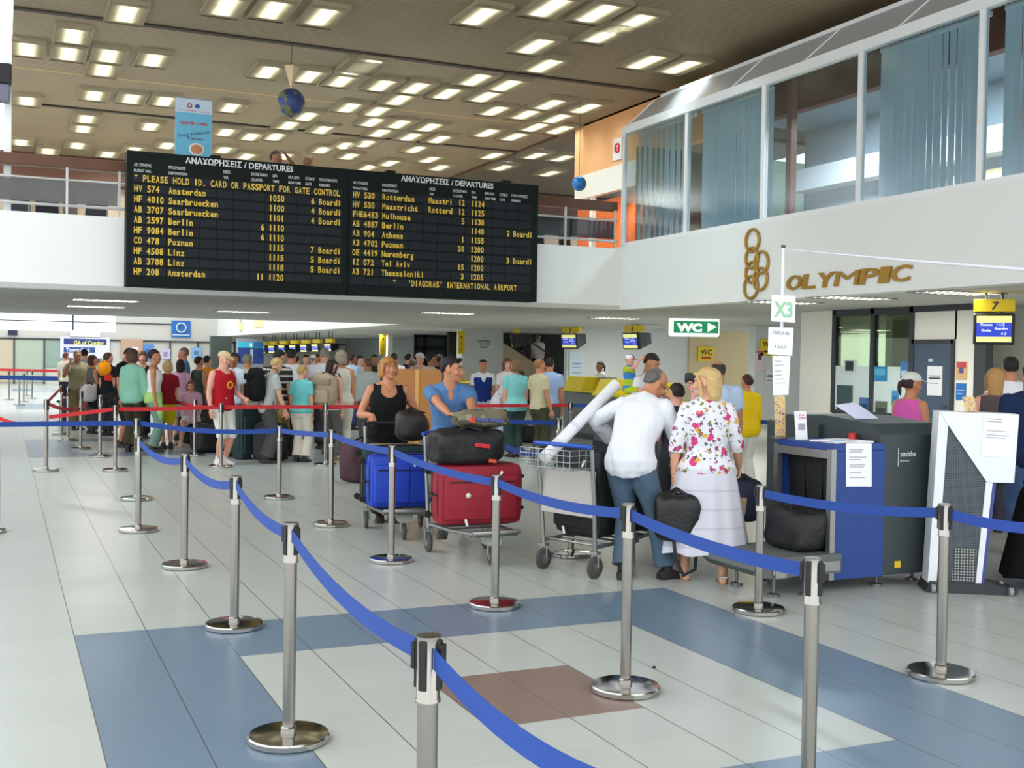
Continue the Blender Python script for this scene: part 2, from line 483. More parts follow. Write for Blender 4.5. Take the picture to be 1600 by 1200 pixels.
struct(B().box2((XB, Y3, 0.82), (XB + 0.012, Y1, 2.6)).build('window_booth', glassmat('booth_glass', (196, 208, 186), 0.06)))
b = B(); b.box2((XB - 0.012, Y3 + 0.05, 0.84), (XB - 0.004, Y2 - 0.05, 1.66)); b.box2((XB - 0.012, Y2 + 0.05, 0.84), (XB - 0.004, Y1 - 0.05, 1.66))
struct(b.build('wall_booth_screen', mat('pale_screen', (208, 224, 222), 0.7)))
struct(B().box2((XB + 1.4, Y3, 0), (XB + 1.45, Y1, 2.6)).build('wall_booth_back', mat('olive_back_wall', (150, 156, 128), 0.7)))
d = empty('door_1', (XB, (Y3 + Y4) / 2, 0)); struct(d)
wd = abs(Y3 - Y4) - 0.06
B().box2((-0.03, -wd / 2 + 0.05, 0.01), (0.03, wd / 2 - 0.05, 2.06)).build('door_leaf', mat('blue_grey_door', (72, 88, 108), 0.5), d)
b = B(); b.box2((-0.05, -wd / 2 - 0.01, 0), (0.06, -wd / 2 + 0.05, 2.13)); b.box2((-0.05, wd / 2 - 0.05, 0), (0.06, wd / 2 + 0.01, 2.13)); b.box2((-0.05, -wd / 2, 2.06), (0.06, wd / 2, 2.13))
b.build('door_frame', dark_frame, d)
b = B(); b.ell((-0.035, 0.03, 1.78), (0.008, 0.06, 0.03)); b.build('door_badge', mat('pale_blue_badge', (190, 215, 235), 0.4), d, True)
b = B(); b.cyl((-0.03, -wd / 2 + 0.12, 1.02), (-0.08, -wd / 2 + 0.12, 1.02), 0.012); b.cyl((-0.08, -wd / 2 + 0.12, 1.02), (-0.08, -wd / 2 + 0.24, 1.02), 0.01); b.build('door_handle', steel, d, True)
struct(B().box2((17.2, -9, 0), (17.4, Y5, ZS)).build('wall_counter_back', mat('warm_grey_wall', (172, 172, 158), 0.65)))

# glass box on the right-hand mezzanine -------------------------------------
ym = [12.36, 10.1, 7.85, 5.6, 3.4, 1.15, -1.1, -3.4]
b = B()
for i, y in enumerate(ym):
    t = 0.045 if i else 0.03
    b.box2((XW + 0.02, y - t, ZM), (XW + 0.1, y + t, 6.22))
b.box2((XW + 0.0, ym[-1], 6.16), (XW + 0.12, ym[0] + 0.03, 6.32)); b.box2((XW + 0.01, ym[-1], ZM), (XW + 0.1, ym[0], ZM + 0.07))
b.box2((11.52, ym[-1], 6.76), (11.62, ym[0] - 0.8, 6.82))
for y in (12.33, 10.7, 8.9, 7.0, 5.0, 3.0): b.tube([(XW + 0.06, y, 6.3), (11.54, y - 0.55, 6.77)], 0.014, 6)
struct(b.build('window_mezzanine_frame', white_frame))
gm = glassmat('box_glass', (226, 236, 240), 0.02, 0.16)
for i in range(len(ym) - 1):
    struct(B().box2((XW + 0.05, ym[i + 1] + 0.045, ZM + 0.06), (XW + 0.062, ym[i] - 0.045, 6.18)).build('window_%d' % (i + 1), gm))
b = B(); b.poly([(XW + 0.08, ym[0], 6.31), (11.55, ym[0] - 0.75, 6.77), (11.55, ym[-1], 6.77), (XW + 0.08, ym[-1], 6.31)], (0, 0, 0.015))
struct(b.build('roof_glazing', mat('grey_roof_panel', (186, 184, 186), 0.35)))
struct(B().box2((12.16, 9.8, 5.94), (12.35, 16.32, HC)).build('wall_orange', mat('apricot_wall', (232, 170, 116), 0.6, noise=0.03)))
struct(B().box2((12.17, -6, 5.94), (12.36, 9.8, HC)).build('wall_maroon', mat('maroon_wall', (92, 42, 32), 0.6)))
# room behind the glass
struct(B().box2((15.6, -4, 3.4), (15.8, 12.3, HC)).build('wall_lounge', mat('lounge_wall', (150, 164, 172), 0.7)))
struct(B().box2((XW + 0.4, -4, 6.62), (15.8, 12.2, 6.7)).build('ceiling_lounge', mat('lounge_ceiling', (140, 156, 168), 0.7)))
struct(B().box2((15.2, -4, 5.3), (15.6, 12.2, 5.75)).build('trim_5', mat('lounge_bulkhead', (226, 232, 238), 0.6)))
b = B()
for y in (9.3, 7.6, 5.3, 3.6, 1.4): b.box2((15.56, y - 0.65, 4.2), (15.6, y + 0.65, 5.1))
struct(b.build('window_lounge', mat('warm_lit_window', (246, 226, 186), 0.5, emit=0.7)))
struct(B().box2((XW + 0.3, 12.24, 3.45), (15.8, 12.32, 5.94)).build('wall_lounge_end', glassmat('lounge_end_glass', (180, 190, 180), 0.1)))
# shop front beyond it
b = B(); b.box2((12.16, 12.5, 5.4), (12.3, 16.3, 5.94)); 
struct(b.build('wall_shop_sign', mat('shop_fascia', (236, 226, 214), 0.5)))
b = B(); b.box2((12.2, 15.5, 3.45), (12.3, 15.62, 5.9)); b.box2((12.2, 12.6, 3.45), (12.3, 12.72, 5.9)); b.box2((12.2, 14.1, 3.45), (12.3, 14.18, 5.4))
struct(b.build('window_shop_frame', white_frame))
struct(B().box2((13.4, 12.4, 3.45), (13.5, 18.5, 5.6)).build('wall_shop', mat('orange_shop_wall', (226, 108, 40), 0.6)))

# upper back wall, mezzanine rail zone -----------------------------------------
b = B(); b.mi = 0; b.box2((-12, 26.8, 3.4), (19, 27.0, HC))
struct(b.build('wall_upper', mat('upper_wall', (206, 190, 166), 0.65)))
b = B()
for x in (-0.9, 0.35, 1.55, 3.3, 5.2, 7.4, 9.6, 13.5, 15.6): b.box2((x, 26.45, 3.4), (x + 0.35, 26.75, HC - 0.7))
struct(b.build('pillar_row', mat('dark_bronze_pillar', (62, 56, 52), 0.5)))
struct(B().box2((-12, 26.2, 6.35), (19, 26.8, HC)).build('beam_upper', mat('brown_beam', (92, 56, 38), 0.5)))
b = B(); b.box2((-4, 12.75, 4.86), (-0.02, 12.8, HC + 0.6)); 
wl = b.build('window_left', glassmat('left_glass', (250, 252, 255), 0.03)); struct(wl)
struct(B().box2((0.02, 12.7, 3.9), (0.13, 12.84, HC)).build('window_left_frame', white_frame))
# daylight falls on the left from the glazed hall front
# (open to the sky beyond the slatted ceiling's left edge and behind the viewer)

# ------------------------------------------------------------------ lamps in the timber ceiling
LAMPS = {
 'front bay': [(198,16),(353,5),(427,10),(504,21),(751,20),(860,6),(935,15),(991,30),(946,49),(837,67),(852,98),(1010,92),(1066,100)],
 'globe bay': [(114,51),(42,72),(107,79),(170,82),(240,89),(161,105),(418,108),(483,115),(534,122),(556,103),(575,98),(597,129),(650,133),(624,152),(744,120),(699,142),(792,129),(759,147),(147,145),(590,170)],
 'middle bay': [(205,150),(257,154),(42,154),(360,164),(480,178),(546,164),(774,169),(822,175),(860,159),(916,165),(871,181),(837,195),(875,199),(804,210),(762,204),(672,195),(624,190),(582,187),(594,204),(642,210),(687,214)],
 'far bay': [(571,221),(650,230),(672,246),(770,240),(609,252),(687,259),(575,259),(135,182),(130,198),(235,194),(33,219),(75,233),(121,224),(168,238),(210,231),(261,224),(353,203),(392,210),(430,210),(350,231),(385,241),(451,192),(504,199),(444,241),(504,231),(539,224),(546,241)],
 'grey side bay': [(785,259),(837,240),(879,244),(860,268)]}
LAMP_E = 46.0
lamp_diff = mat('lamp_diffuser', (222, 244, 250), 0.5, emit=LAMP_E)
lamp_fin = mat('lamp_louvre_timber', (160, 146, 120), 0.6, noise=0.1, scale=0.9)
lamp_soft = mat('lamp_soft_diffuser', (236, 214, 164), 0.6, emit=0.55)
lamp_tray = mat('lamp_tray', (205, 190, 160), 0.5)
proto = None
for bay, pts in LAMPS.items():
    z = HC - 0.004 if bay != 'grey side bay' else HC + 0.05
    for k, (px, py) in enumerate(sorted(pts)):
        p = on_z(px, py, z)
        nth = ['leftmost', 'second', 'third', 'fourth', 'fifth', 'sixth', 'seventh', 'eighth', 'ninth', 'tenth'][k] if k < 10 else '%dth' % (k + 1)
        if k in (20, 21, 22): nth = ('21st', '22nd', '23rd')[k - 20]
        lab = 'glowing ceiling lamp, %s from the left in the %s of the timber ceiling' % (nth, bay)
        if proto is None:
            proto = empty('ceiling_lamp', p)
            B().box2((-0.12, -0.44, -0.014), (0.12, 0.44, -0.002)).build('glowing_tube_plate', lamp_diff, proto)
            b = B(); yy = -0.6
            while yy < 0.61:
                b.box2((-0.29, yy, -0.066), (0.29, yy + 0.012, -0.018)); yy += 0.05
            for sy in (-0.606, 0.606): b.box2((-0.3, sy - 0.006, -0.066), (0.3, sy + 0.006, 0.003))
            for sx in (-0.296, 0.296): b.box2((sx - 0.006, -0.6, -0.066), (sx + 0.006, 0.6, 0.003))
            b.build('timber_louvre', lamp_fin, proto)
            o = proto
        else:
            o = copy_tree(proto, p)
        tag(o, lab, 'ceiling light', 'lamps in the timber ceiling')

# louvred lights in the low ceiling, each with its own tubes
louv = mat('louvre_tubes', (255, 252, 240), 0.5, emit=6.0)
lo = None
for i, (px, py, P, lab) in enumerate([
    (165, 469, 55, 'louvred light in the low ceiling under the left board end'), (150, 479, 55, 'louvred light in the low ceiling behind the first left one'),
    (380, 487, 55, 'louvred light in the low ceiling near the blue round-logo sign'), (700, 489, 60, 'louvred light in the low ceiling above the cardboard box'), (962, 497, 110, 'louvred light in the low ceiling above the two screens'),
    (1222, 472, 110, 'louvred light in the low ceiling behind the paper X3 sign'), (1330, 465, 110, 'louvred light in the low ceiling before the glazed booth'), (1495, 457, 110, 'louvred light in the low ceiling near the yellow 7 sign')]):
    p = on_z(px, py, ZS) - V((0, 0, 0.004))
    if lo is None:
        lo = empty('louvre_light', p)
        b = B(); b.box2((-0.62, -0.32, -0.012), (0.62, -0.29, 0.0)); b.box2((-0.62, 0.29, -0.012), (0.62, 0.32, 0.0)); b.box2((-0.62, -0.3, -0.012), (-0.59, 0.3, 0.0)); b.box2((0.59, -0.3, -0.012), (0.62, 0.3, 0.0))
        for k in range(9): b.box2((-0.6 + 0.133 * (k + 0.5), -0.3, -0.015), (-0.585 + 0.133 * (k + 0.5), 0.3, -0.004))
        b.build('louvre', alu, lo)
        b = B()
        for yy in (-0.18, 0.0, 0.18): b.cyl((-0.57, yy, -0.003), (0.57, yy, -0.003), 0.008, 6)
        b.build('tube', louv, lo); o = lo
    else:
        o = copy_tree(lo, p)
    tag(o, lab, 'ceiling light', 'louvred lights in the low ceiling')
    area_light('louvre_lamp', p + V((0, 0, -0.04)), 1.15, P * 0.35, (1, 0.98, 0.92), sy=0.56)
# area lights without fixtures, added to brighten the space under the low ceiling
for x, y, P in ((16.2, 15, 120), (17.5, 21.5, 150), (14, 31, 120), (14.5, 40, 120), (15, 49, 120), (16, 3, 90), (13, 19, 100), (6, 18, 60), (2, 19, 50), (9.5, 22, 70)):
    area_light('louvre_lamp', V((x, y, ZS - 0.03)), 1.15, P * 0.5, (1, 0.98, 0.92), sy=0.56)
for y in (9.5, 6.0, 2.5):
    area_light('lounge_lamp', V((13.6, y, 6.58)), 0.8, 300, (0.95, 0.97, 1))
area_light('shop_lamp', V((12.9, 15.5, 5.4)), 0.6, 40, (1, 0.8, 0.6))
area_light('upper_lamp', V((3, 24, 6.9)), 1.5, 150, (1, 0.93, 0.82))
area_light('upper_lamp', V((10, 24, 6.9)), 1.5, 150, (1, 0.93, 0.82))

# vertical blinds behind the glass box
bl_m = mat('pale_blinds', (206, 216, 220), 0.75, noise=0.05, scale=2)
R_ = random.Random(3)
def blinds(i, lab, frac, gap, m=bl_m):
    ya, yb_ = ym[i] - 0.12, ym[i + 1] + 0.12
    e = empty('vertical_blinds', (XW + 0.3, (ya + yb_) / 2, ZM), 0, lab, 'blinds', None)
    B().box2((-0.03, (yb_ - ya) / 2, 2.2), (0.03, (ya - yb_) / 2, 2.26)).build('head_rail', white_frame, e)
    b = B(); y = ya - 0.06
    while y > ya - (ya - yb_) * frac:
        a = math.radians(90 + R_.uniform(-14, 14)); yy = y - (ya + yb_) / 2
        dx, dy = 0.06 * math.cos(a), 0.06 * math.sin(a)
        b.poly([(-dx, yy - dy, 0.05 + R_.uniform(0, 0.05)), (dx, yy + dy, 0.05), (dx, yy + dy, 2.2), (-dx, yy - dy, 2.2)], (0.002, 0, 0)); y -= gap
    b.build('slat_field', m, e)
blinds(0, 'half-open vertical blinds in the end pane next to the balcony', 0.9, 0.2)
blinds(1, 'closed vertical blinds in the second pane from the balcony', 1.0, 0.128)
blinds(3, 'vertical blinds in the wide pane above the gold letters', 1.0, 0.128)
blinds(4, 'vertical blinds in the last visible pane at the right edge', 1.0, 0.128)
for k, y in enumerate((7.7, 5.45, 3.25)):
    struct(B().box2((XW + 0.42, y - 0.06, 3.45), (XW + 0.54, y + 0.06, 6.62)).build('pillar_brown_%d' % (k + 1), mat('red_brown_post', (120, 66, 54), 0.5)))
# ================================================================== THINGS OF THE HALL
# departure board ------------------------------------------------------------
amber = mat('amber_flaps', (226, 190, 70), 0.7, noise=0.03)
board_m = mat('board_black', (20, 27, 26), 0.6, spec=0.15)
flap_m = mat('dark_flaps', (30, 34, 40), 0.5, noise=0.3, scale=3, spec=0.2)
white_let = mat('white_lettering', (226, 228, 228), 0.6)
bd = empty('departure_board', (5.48, 12.0, 2.77), 0, 'big black split-flap departures board with amber rows, on the white balcony front', 'departure board')
YT = 11.944 - 12.0
LX = V((1, 0, 0)); LZ = V((0, 0, 1))
def bx(x): return x - 5.48
def bz(z): return z - 2.77
CW = 0.0668
def panel(x0, x1, tx, hx, rows, zr, hdr_off):
    B().box2((bx(x0), -0.05, 0.0), (bx(x1), 0.28, bz(4.95)), 0.012).build('board_panel', board_m, bd)
    b = B()
    for r in range(10):
        z = bz(zr - 0.1668 * r)
        for k in range(13):
            xa = bx(hx - 0.02) + k * CW * 4
            b.box2((xa, YT - 0.000, z - 0.062), (xa + CW * 4 - 0.012, YT + 0.006, z + 0.068))
    b.build('flap_row_field', flap_m, bd)
    b = B(); write(b, 'ΑΝΑΧΩΡΗΣΕΙΣ / DEPARTURES', (bx(tx), YT - 0.004, bz(4.815)), LX, LZ, 0.098, 1.78, 0.022, 'c'); b.build('title_lettering', white_let, bd)
    b = B()
    for c, t1, t2 in ((0, 'ΑΡ. ΠΤΗΣΗΣ', 'FLIGHT NO.'), (8, 'ΠΡΟΟΡΙΣΜΟΣ', 'DESTINATION'), (21.2, 'ΜΕΣΩ', 'VIA'), (28, 'ΕΛΕΓΚΤΗΡΙΟ', 'COUNTER'), (33.4, 'ΩΡΑ', 'TIME'), (37.4, 'ΝΕΑ ΩΡΑ', 'NEW TIME'), (41.8, 'ΕΞΟΔΟΣ', 'GATE'), (45.4, 'ΠΑΡΑΤΗΡΗΣΕΙΣ', 'REMARKS')):
        for t, z in ((t1, 4.70), (t2, 4.61)):
            write(b, t, (bx(hx + c * CW), YT - 0.004, bz(z + hdr_off)), LX, LZ, 0.046, len(t) * 0.0268, 0.012)
    b.build('column_headings', white_let, bd)
    for r, row in enumerate(rows):
        b = B(); z = bz(zr - 0.1668 * r - 0.052)
        for c, t in row:
            write(b, t, (bx(hx + c * CW), YT - 0.004, z), LX, LZ, 0.106, None, 0.028, 'l', mono=CW)
        b.build('flight_row', amber, bd)
Lr = [[(0, '* PLEASE HOLD ID. CARD OR PASSPORT FOR GATE CONTROL')]]
for fn, de, co, ti, ga in (('HV 574', 'Amsterdam', '', '1050', '6'), ('HF 4010', 'Saarbruecken', '', '1100', '4'), ('AB 3707', 'Saarbruecken', '', '1101', '4'), ('AB 2597', 'Berlin', '6', '1110', ''), ('HF 9084', 'Berlin', '6', '1110', ''),
                           ('CO 478', 'Poznan', '', '1115', '7'), ('HF 4508', 'Linz', '', '1115', '5'), ('AB 3708', 'Linz', '', '1118', '5'), ('HP 208', 'Amsterdam', '11', '1120', '')):
    Lr.append([(0, fn), (8, de), (30.5 - (len(co) - 1), co), (32.5, ti)] + ([(43.3, ga), (45.3, 'Boardi')] if ga else []))
panel(1.82, 5.49, 3.62, 1.93, Lr, 4.515, 0.0)
Rr = []
for fn, de, vi, co, ti, ga in (('HV 530', 'Rotterdam', 'Maastri', '12', '1124', ''), ('HV 530', 'Maastricht', 'Rotterd', '12', '1125', ''), ('FHE6453', 'Mulhouse', '', '5', '1130', ''), ('AB 4887', 'Berlin', '', '', '1140', '2'), ('A3 904', 'Athens', '', '1', '1155', ''),
                               ('A3 4702', 'Poznan', '', '20', '1200', ''), ('OE 4419', 'Nuremberg', '', '', '1200', '3'), ('IZ 072', 'Tel Aviv', '', '15', '1200', ''), ('A3 721', 'Thessaloniki', '', '3', '1205', '')):
    Rr.append([(0, fn), (8, de), (20.9, vi), (30.5 - (len(co) - 1), co), (33.3, ti)] + ([(44, ga), (46, 'Boardi')] if ga else []))
Rr.append([(11.2, '*'), (15.4, "'DIAGORAS' INTERNATIONAL AIRPORT")])
panel(5.495, 9.15, 7.33, 5.56, Rr, 4.515, -0.005)
b = B()
for x in (3.15, 6.2, 8.45): b.box2((bx(x), 0.02, bz(4.94)), (bx(x + 0.16), 0.2, bz(5.0)))
b.build('mounting_bracket', board_m, bd)

# brown ledge and railing of the balcony ------------------------------------------
o = B().box2((-4, YF + 0.15, 4.66), (XW - 0.02, YF + 0.36, 4.84), 0.012).build('timber_ledge', mat('brown_timber', (96, 58, 36), 0.45, noise=0.15, scale=4))
tag(o, 'long brown timber ledge running above the balcony rail', 'ledge')
rl = empty('balcony_railing', (3, YF + 0.1, 3.9), 0, 'steel balcony railing with dim glass panes under the brown ledge', 'railing')
B().tube([(-7, 0, 0.56), (8.1, 0, 0.56)], 0.022).build('top_rail', mat('pale_rail', (196, 196, 194), 0.35, 0.6), rl, True)
B().tube([(-7, 0, 0.15), (8.1, 0, 0.15)], 0.026).build('bottom_rail', mat('pale_rail', (196, 196, 194), 0.35, 0.6), rl, True)
xs = [-3.6, -2.05, -1.25, 6.3, 6.95, 8.05]
for x in xs: B().box2((x - 0.018, -0.02, 0), (x + 0.018, 0.02, 0.76)).build('post', mat('pale_rail', (196, 196, 194), 0.35, 0.6), rl)
for a, c in ((-3.6, -2.05), (-2.05, -1.25), (6.3, 6.95), (6.95, 8.05)):
    B().box2((a + 0.03, -0.006, 0.19), (c - 0.03, 0.006, 0.53)).build('glass_pane', glassmat('rail_glass', (128, 124, 122), 0.08), rl)
# chairs of the upstairs cafe
def chair():
    r = empty('cafe_chair', (0, 0, 0))
    for s in (-1, 1):
        B().tube([(s * 0.2, 0.2, 0), (s * 0.2, 0.2, 0.45)], 0.012, 8).build('leg', alu, r, True)
        B().tube([(s * 0.2, -0.2, 0), (s * 0.2, -0.2, 0.45), (s * 0.19, -0.25, 0.86)], 0.012, 8).build('leg', alu, r, True)
    B().box((0, 0, 0.46), (0.42, 0.42, 0.035), None, 0.012).build('seat', mat('dark_seat', (48, 50, 56), 0.6), r)
    B().box((0, -0.235, 0.7), (0.38, 0.03, 0.28), None, 0.012).build('backrest', mat('dark_seat', (48, 50, 56), 0.6), r)
    return r
cp = chair()
for i, (x, y, rz, lab) in enumerate([(0.15, 13.2, 2.8, 'dark cafe chair upstairs at the far left of the railing'), (0.75, 13.3, 3.4, 'dark cafe chair upstairs, second from the left behind the railing'), (1.35, 13.15, 2.6, 'dark cafe chair upstairs, right beside the board edge'),
                                     (9.75, 13.2, 3.0, 'dark cafe chair upstairs just right of the departures board'), (10.6, 13.3, 3.6, 'dark cafe chair upstairs near the glass box corner')]):
    o = cp if i == 0 else copy_tree(cp)
    o.location = (x, y, 3.45); o.rotation_euler.z = rz; tag(o, lab, 'chair', 'cafe chairs upstairs')

# hanging globe ----------------------------------------------------------------------
gp = on_y(455, 160, 12.35); gD = (gp - CAM).dot(FW); gr = 21.5 * gD / FPX
g0 = empty('hanging_globe', (gp.x, 12.35, HC - 0.03), 0, 'dark blue earth globe hanging under a pale inverted pyramid from the ceiling', 'hanging globe')
zz = gp.z - (HC - 0.03)
gm_ = mat('globe_map', (44, 62, 122), 0.45); gg = G(gm_); gg.xyz()
n = gg.node('ShaderNodeTexNoise', Scale=6.0, Detail=4.0); gg.nt.links.new(gg.tc, n.inputs['Vector'])
gg.nt.links.new(gg.mix(gg.math('GREATER_THAN', n.outputs['Fac'], 0.55), rgb((46, 62, 120)), rgb((112, 118, 70))), gm_.node_tree.nodes['Principled BSDF'].inputs['Base Color'])
b = B(); b.ell((0, 0, zz), (gr, gr, gr), 28, 18); b.cyl((0, 0, zz - gr), (0, 0, zz - gr - 0.03), 0.02); b.build('globe', gm_, g0, True)
pt = on_y(455, 103, 12.35).z - (HC - 0.03)
b = B(); b.tube([(0, 0, zz + gr - 0.01), (0, 0, pt - 0.01), (0, 0, pt)], [0.012, 0.125, 0.12], 4); b.build('pyramid', mat('pale_card', (222, 196, 160), 0.7), g0)
B().cyl((0, 0, pt), (0, 0, 0), 0.005, 6).build('cord', black_plastic, g0)
gp = on_y(905, 287, 13.4); gD = (gp - CAM).dot(FW); gr = 11.5 * gD / FPX
g1 = empty('small_globe', (gp.x, 13.4, HC), 0, 'small shiny blue globe hanging by the apricot wall end', 'hanging globe')
B().ell((0, 0, gp.z - HC), (gr, gr, gr), 24, 14).build('globe', mat('shiny_blue', (40, 120, 196), 0.2, noise=0.4, scale=6), g1, True)
B().cyl((0, 0, gp.z - HC + gr), (0, 0, 0), 0.004, 6).build('cord', black_plastic, g1)

# upright banner behind the board ---------------------------------------------------------
ba, bb = on_y(274, 152, 13.0), on_y(331, 200, 13.0)
bt = ba.z
bn = empty('roll_up_banner', ((ba.x + bb.x) / 2, 13.0, 3.45), 0, 'tall pale blue cafe banner standing behind the departures board', 'banner')
bw = (bb.x - ba.x) / 2; bh = bt - 3.45
mb = mat('banner_print', (120, 196, 228), 0.5); gb = G(mb); pz = gb.xyz()
gb.nt.links.new(gb.mix(gb.math('LESS_THAN', pz[2], bh - 0.24), rgb((206, 224, 242)), rgb((112, 192, 226))), mb.node_tree.nodes['Principled BSDF'].inputs['Base Color'])
B().box2((-bw, -0.01, 0.06), (bw, 0.01, bh)).build('banner_sheet', mb, bn)
b = B(); b.box2((-bw - 0.02, -0.08, 0), (bw + 0.02, 0.08, 0.06)); b.box2((-bw, -0.02, bh), (bw, 0.02, bh + 0.02)); b.build('stand', alu, bn)
b = B(); b.ring((-0.07, -0.014, bh - 0.12), 0.035, 0.01, LX, LZ, 20, 6); b.build('red_logo', mat('logo_red', (200, 60, 60), 0.5), bn)
b = B(); b.ell((0.06, -0.012, bh - 0.12), (0.042, 0.008, 0.038)); b.build('blue_logo', mat('logo_blue', (60, 90, 170), 0.5), bn, True)
b = B(); write(b, 'quick cafe', (0, -0.014, bh - 0.44), LX, LZ, 0.06, bw * 1.5, 0.02, 'c'); write(b, 'everyday taste', (0, -0.014, bh - 0.215), LX, LZ, 0.025, bw * 1.7, 0.0, 'c'); b.build('red_lettering', mat('logo_red', (200, 60, 60), 0.5), bn)
b = B(); write(b, 'Greek Traditional', (0.0, -0.014, bh - 0.62), V((0.97, 0, 0.2)), LZ, 0.05, bw * 1.8, 0.01, 'c'); write(b, 'Tastes', (0.02, -0.014, bh - 0.7), LX, LZ, 0.05, bw * 0.9, 0.01, 'c'); b.build('dark_lettering', mat('banner_ink', (60, 70, 90), 0.6), bn)
b = B(); b.ell((0.05, -0.012, bh - 0.86), (0.13, 0.008, 0.11)); b.build('plate_picture', mat('plate_white', (235, 235, 235), 0.5), bn, True)
b = B(); b.ell((0.05, -0.02, bh - 0.86), (0.1, 0.008, 0.08)); b.build('food_picture', mat('food_orange', (206, 140, 96), 0.6, noise=0.3, scale=40), bn, True)

# loudspeaker at the left edge
p = on_y(10, 130, 12.45)
s0 = empty('loudspeaker', (p.x, 12.45, p.z), 0, 'dark loudspeaker high on the bright window at the left edge', 'loudspeaker')
B().box2((-0.16, -0.08, -0.02), (0.075, 0.16, 0.3), 0.02).build('cabinet', mat('speaker_black', (30, 28, 30), 0.6), s0)
B().box2((-0.12, -0.06, -0.3), (0.05, 0.14, -0.02), 0.02).build('lower_housing', mat('speaker_grey', (110, 112, 130), 0.5), s0)
B().box2((-0.04, 0.1, -0.1), (0.02, 0.26, 0.1)).build('bracket', black_plastic, s0)

# airline rings and letters on the right-hand front -----------------------------------------
wy = V((0, -1, 0))
rg = empty('ring_emblem', (XW, 7.95, 2.73), 0, 'six interlocking gold rings mounted on the white right-hand front', 'wall emblem')
for cx, cy, rr in ((248, 115, 0.18), (245, 203, 0.165), (293, 225, 0.175), (245, 275, 0.165), (288, 308, 0.175), (240, 349, 0.18)):
    p = on_x(1100 + cx / 3.2, 340 + cy / 3.2, XW)
    b = B(); b.ring((-0.028, p.y - 7.95, p.z - 2.73), rr, 0.025, wy, LZ, 40, 8); b.build('ring', gold, rg, True)
ol = empty('wall_lettering', (XW, 5.8, 2.83), 0, 'row of gold slanted capital letters on the white right-hand front', 'wall lettering')
xx = 0.0
for ch, wd_ in zip('OLYMPIC', (0.36, 0.3, 0.38, 0.5, 0.36, 0.2, 0.36)):
    b = B(); write(b, ch, (-0.012, 7.13 - 5.8 - xx, 0.0), wy, LZ, 0.225, wd_, 0.0 if ch == 'M' else 0.022, 'l', 0.03, 0.28)
    b.build('letter', gold, ol); xx += wd_ + 0.028

# signs ------------------------------------------------------------------------------------------
def facing_sign(name, px, py, D, a, label, cat, wpx, hpx, thick=0.06):
    """a board of the given pixel size at distance D; local X to its right, Z up, front at -Y"""
    p = at(px, py, D); d = facing(a)
    k = D / FPX
    e = empty(name, p, rotz(-d), label, cat)
    return e, wpx * k / 2, hpx * k / 2
FY = V((0, -1, 0))
p = on_z(1085, 498, ZS); Dw = (p - CAM).dot(FW)
e, hw, hh = facing_sign('illuminated_sign', 1085, 511.5, Dw, 0, 'lit green and white WC sign with arrow under the low ceiling', 'sign', 79, 29)
B().box2((-hw, -0.0, -hh), (hw, 0.12, hh), 0.05).build('light_box', mat('sign_white', (245, 252, 248), 0.4, emit=0.9), e)
B().box2((-hw * 0.82, -0.006, -hh * 0.62), (hw * 0.95, 0.0, hh * 0.66)).build('green_field', mat('sign_green', (24, 150, 98), 0.4, emit=0.5), e)
b = B(); write(b, 'WC', (-hw * 0.7, -0.01, -hh * 0.42), LX, LZ, hh * 0.82, hw * 1.0, 0.06)
b.poly([(hw * 0.52, -0.012, -hh * 0.5), (hw * 0.88, -0.012, 0.02), (hw * 0.52, -0.012, hh * 0.52)], (0, 0.004, 0)); b.build('lettering', mat('sign_white', (245, 252, 248), 0.4, emit=0.9), e)
b = B(); b.box2((-hw * 0.8, 0.04, hh), (-hw * 0.76, 0.08, hh + 0.1)); b.box2((hw * 0.76, 0.04, hh), (hw * 0.8, 0.08, hh + 0.1)); b.build('hanger', black_plastic, e)
def wall_sign_y(name, px, py, Y, wpx, hpx, col, label, cat='sign', txt=None, tcol=(30, 30, 30), extra=None, th=0.02):
    p = on_y(px, py, Y); D = (p - CAM).dot(FW); k = D / FPX; hw, hh = wpx * k / 2 / 0.91, hpx * k / 2
    e = empty(name, p, 0, label, cat)
    B().box2((-hw, -th, -hh), (hw, -0.002, hh)).build('sheet', mat('sheet_%d_%d_%d' % col, col, 0.6, noise=0.03), e)
    if txt:
        b = B()
        for t, cy, h_, w_ in txt: write(b, t, (0, -th - 0.004, hh * cy), LX, LZ, hh * h_, hw * w_, 0.02, 'c')
        b.build('lettering', mat('ink_%d_%d_%d' % tcol, tcol, 0.7), e)
    for nm, c2, x0, x1, z0, z1 in (extra or []):
        B().box2((hw * x0, -th - 0.006, hh * z0), (hw * x1, -th + 0.0, hh * z1)).build(nm, mat('sheet_%d_%d_%d' % c2, c2, 0.6), e)
    return e
wall_sign_y('toilet_sign', 1103, 553, 24.33, 27, 23, (240, 206, 30), 'yellow WC sign with red arrow on the beige wall', txt=[('WC', -0.1, 0.7, 1.4)], extra=[('arrow', (196, 60, 30), -0.6, 0.6, -0.68, -0.38)])
wall_sign_y('toilet_sign', 1199, 543, 17.98, 26, 26, (240, 206, 30), 'yellow WC sign partly behind the pole papers', txt=[('WC', 0.05, 0.7, 1.3)], extra=[('arrow', (60, 50, 30), -0.5, 0.5, -0.6, -0.35)])
wall_sign_y('framed_notice', 1186, 564, 17.98, 13, 32, (236, 214, 220), 'small pink notice on the pale wall left of the pole', 'notice', extra=[('picture', (60, 50, 56), -0.4, 0.5, 0.1, 0.7), ('border', (200, 80, 110), -0.9, 0.9, 0.8, 0.95)])
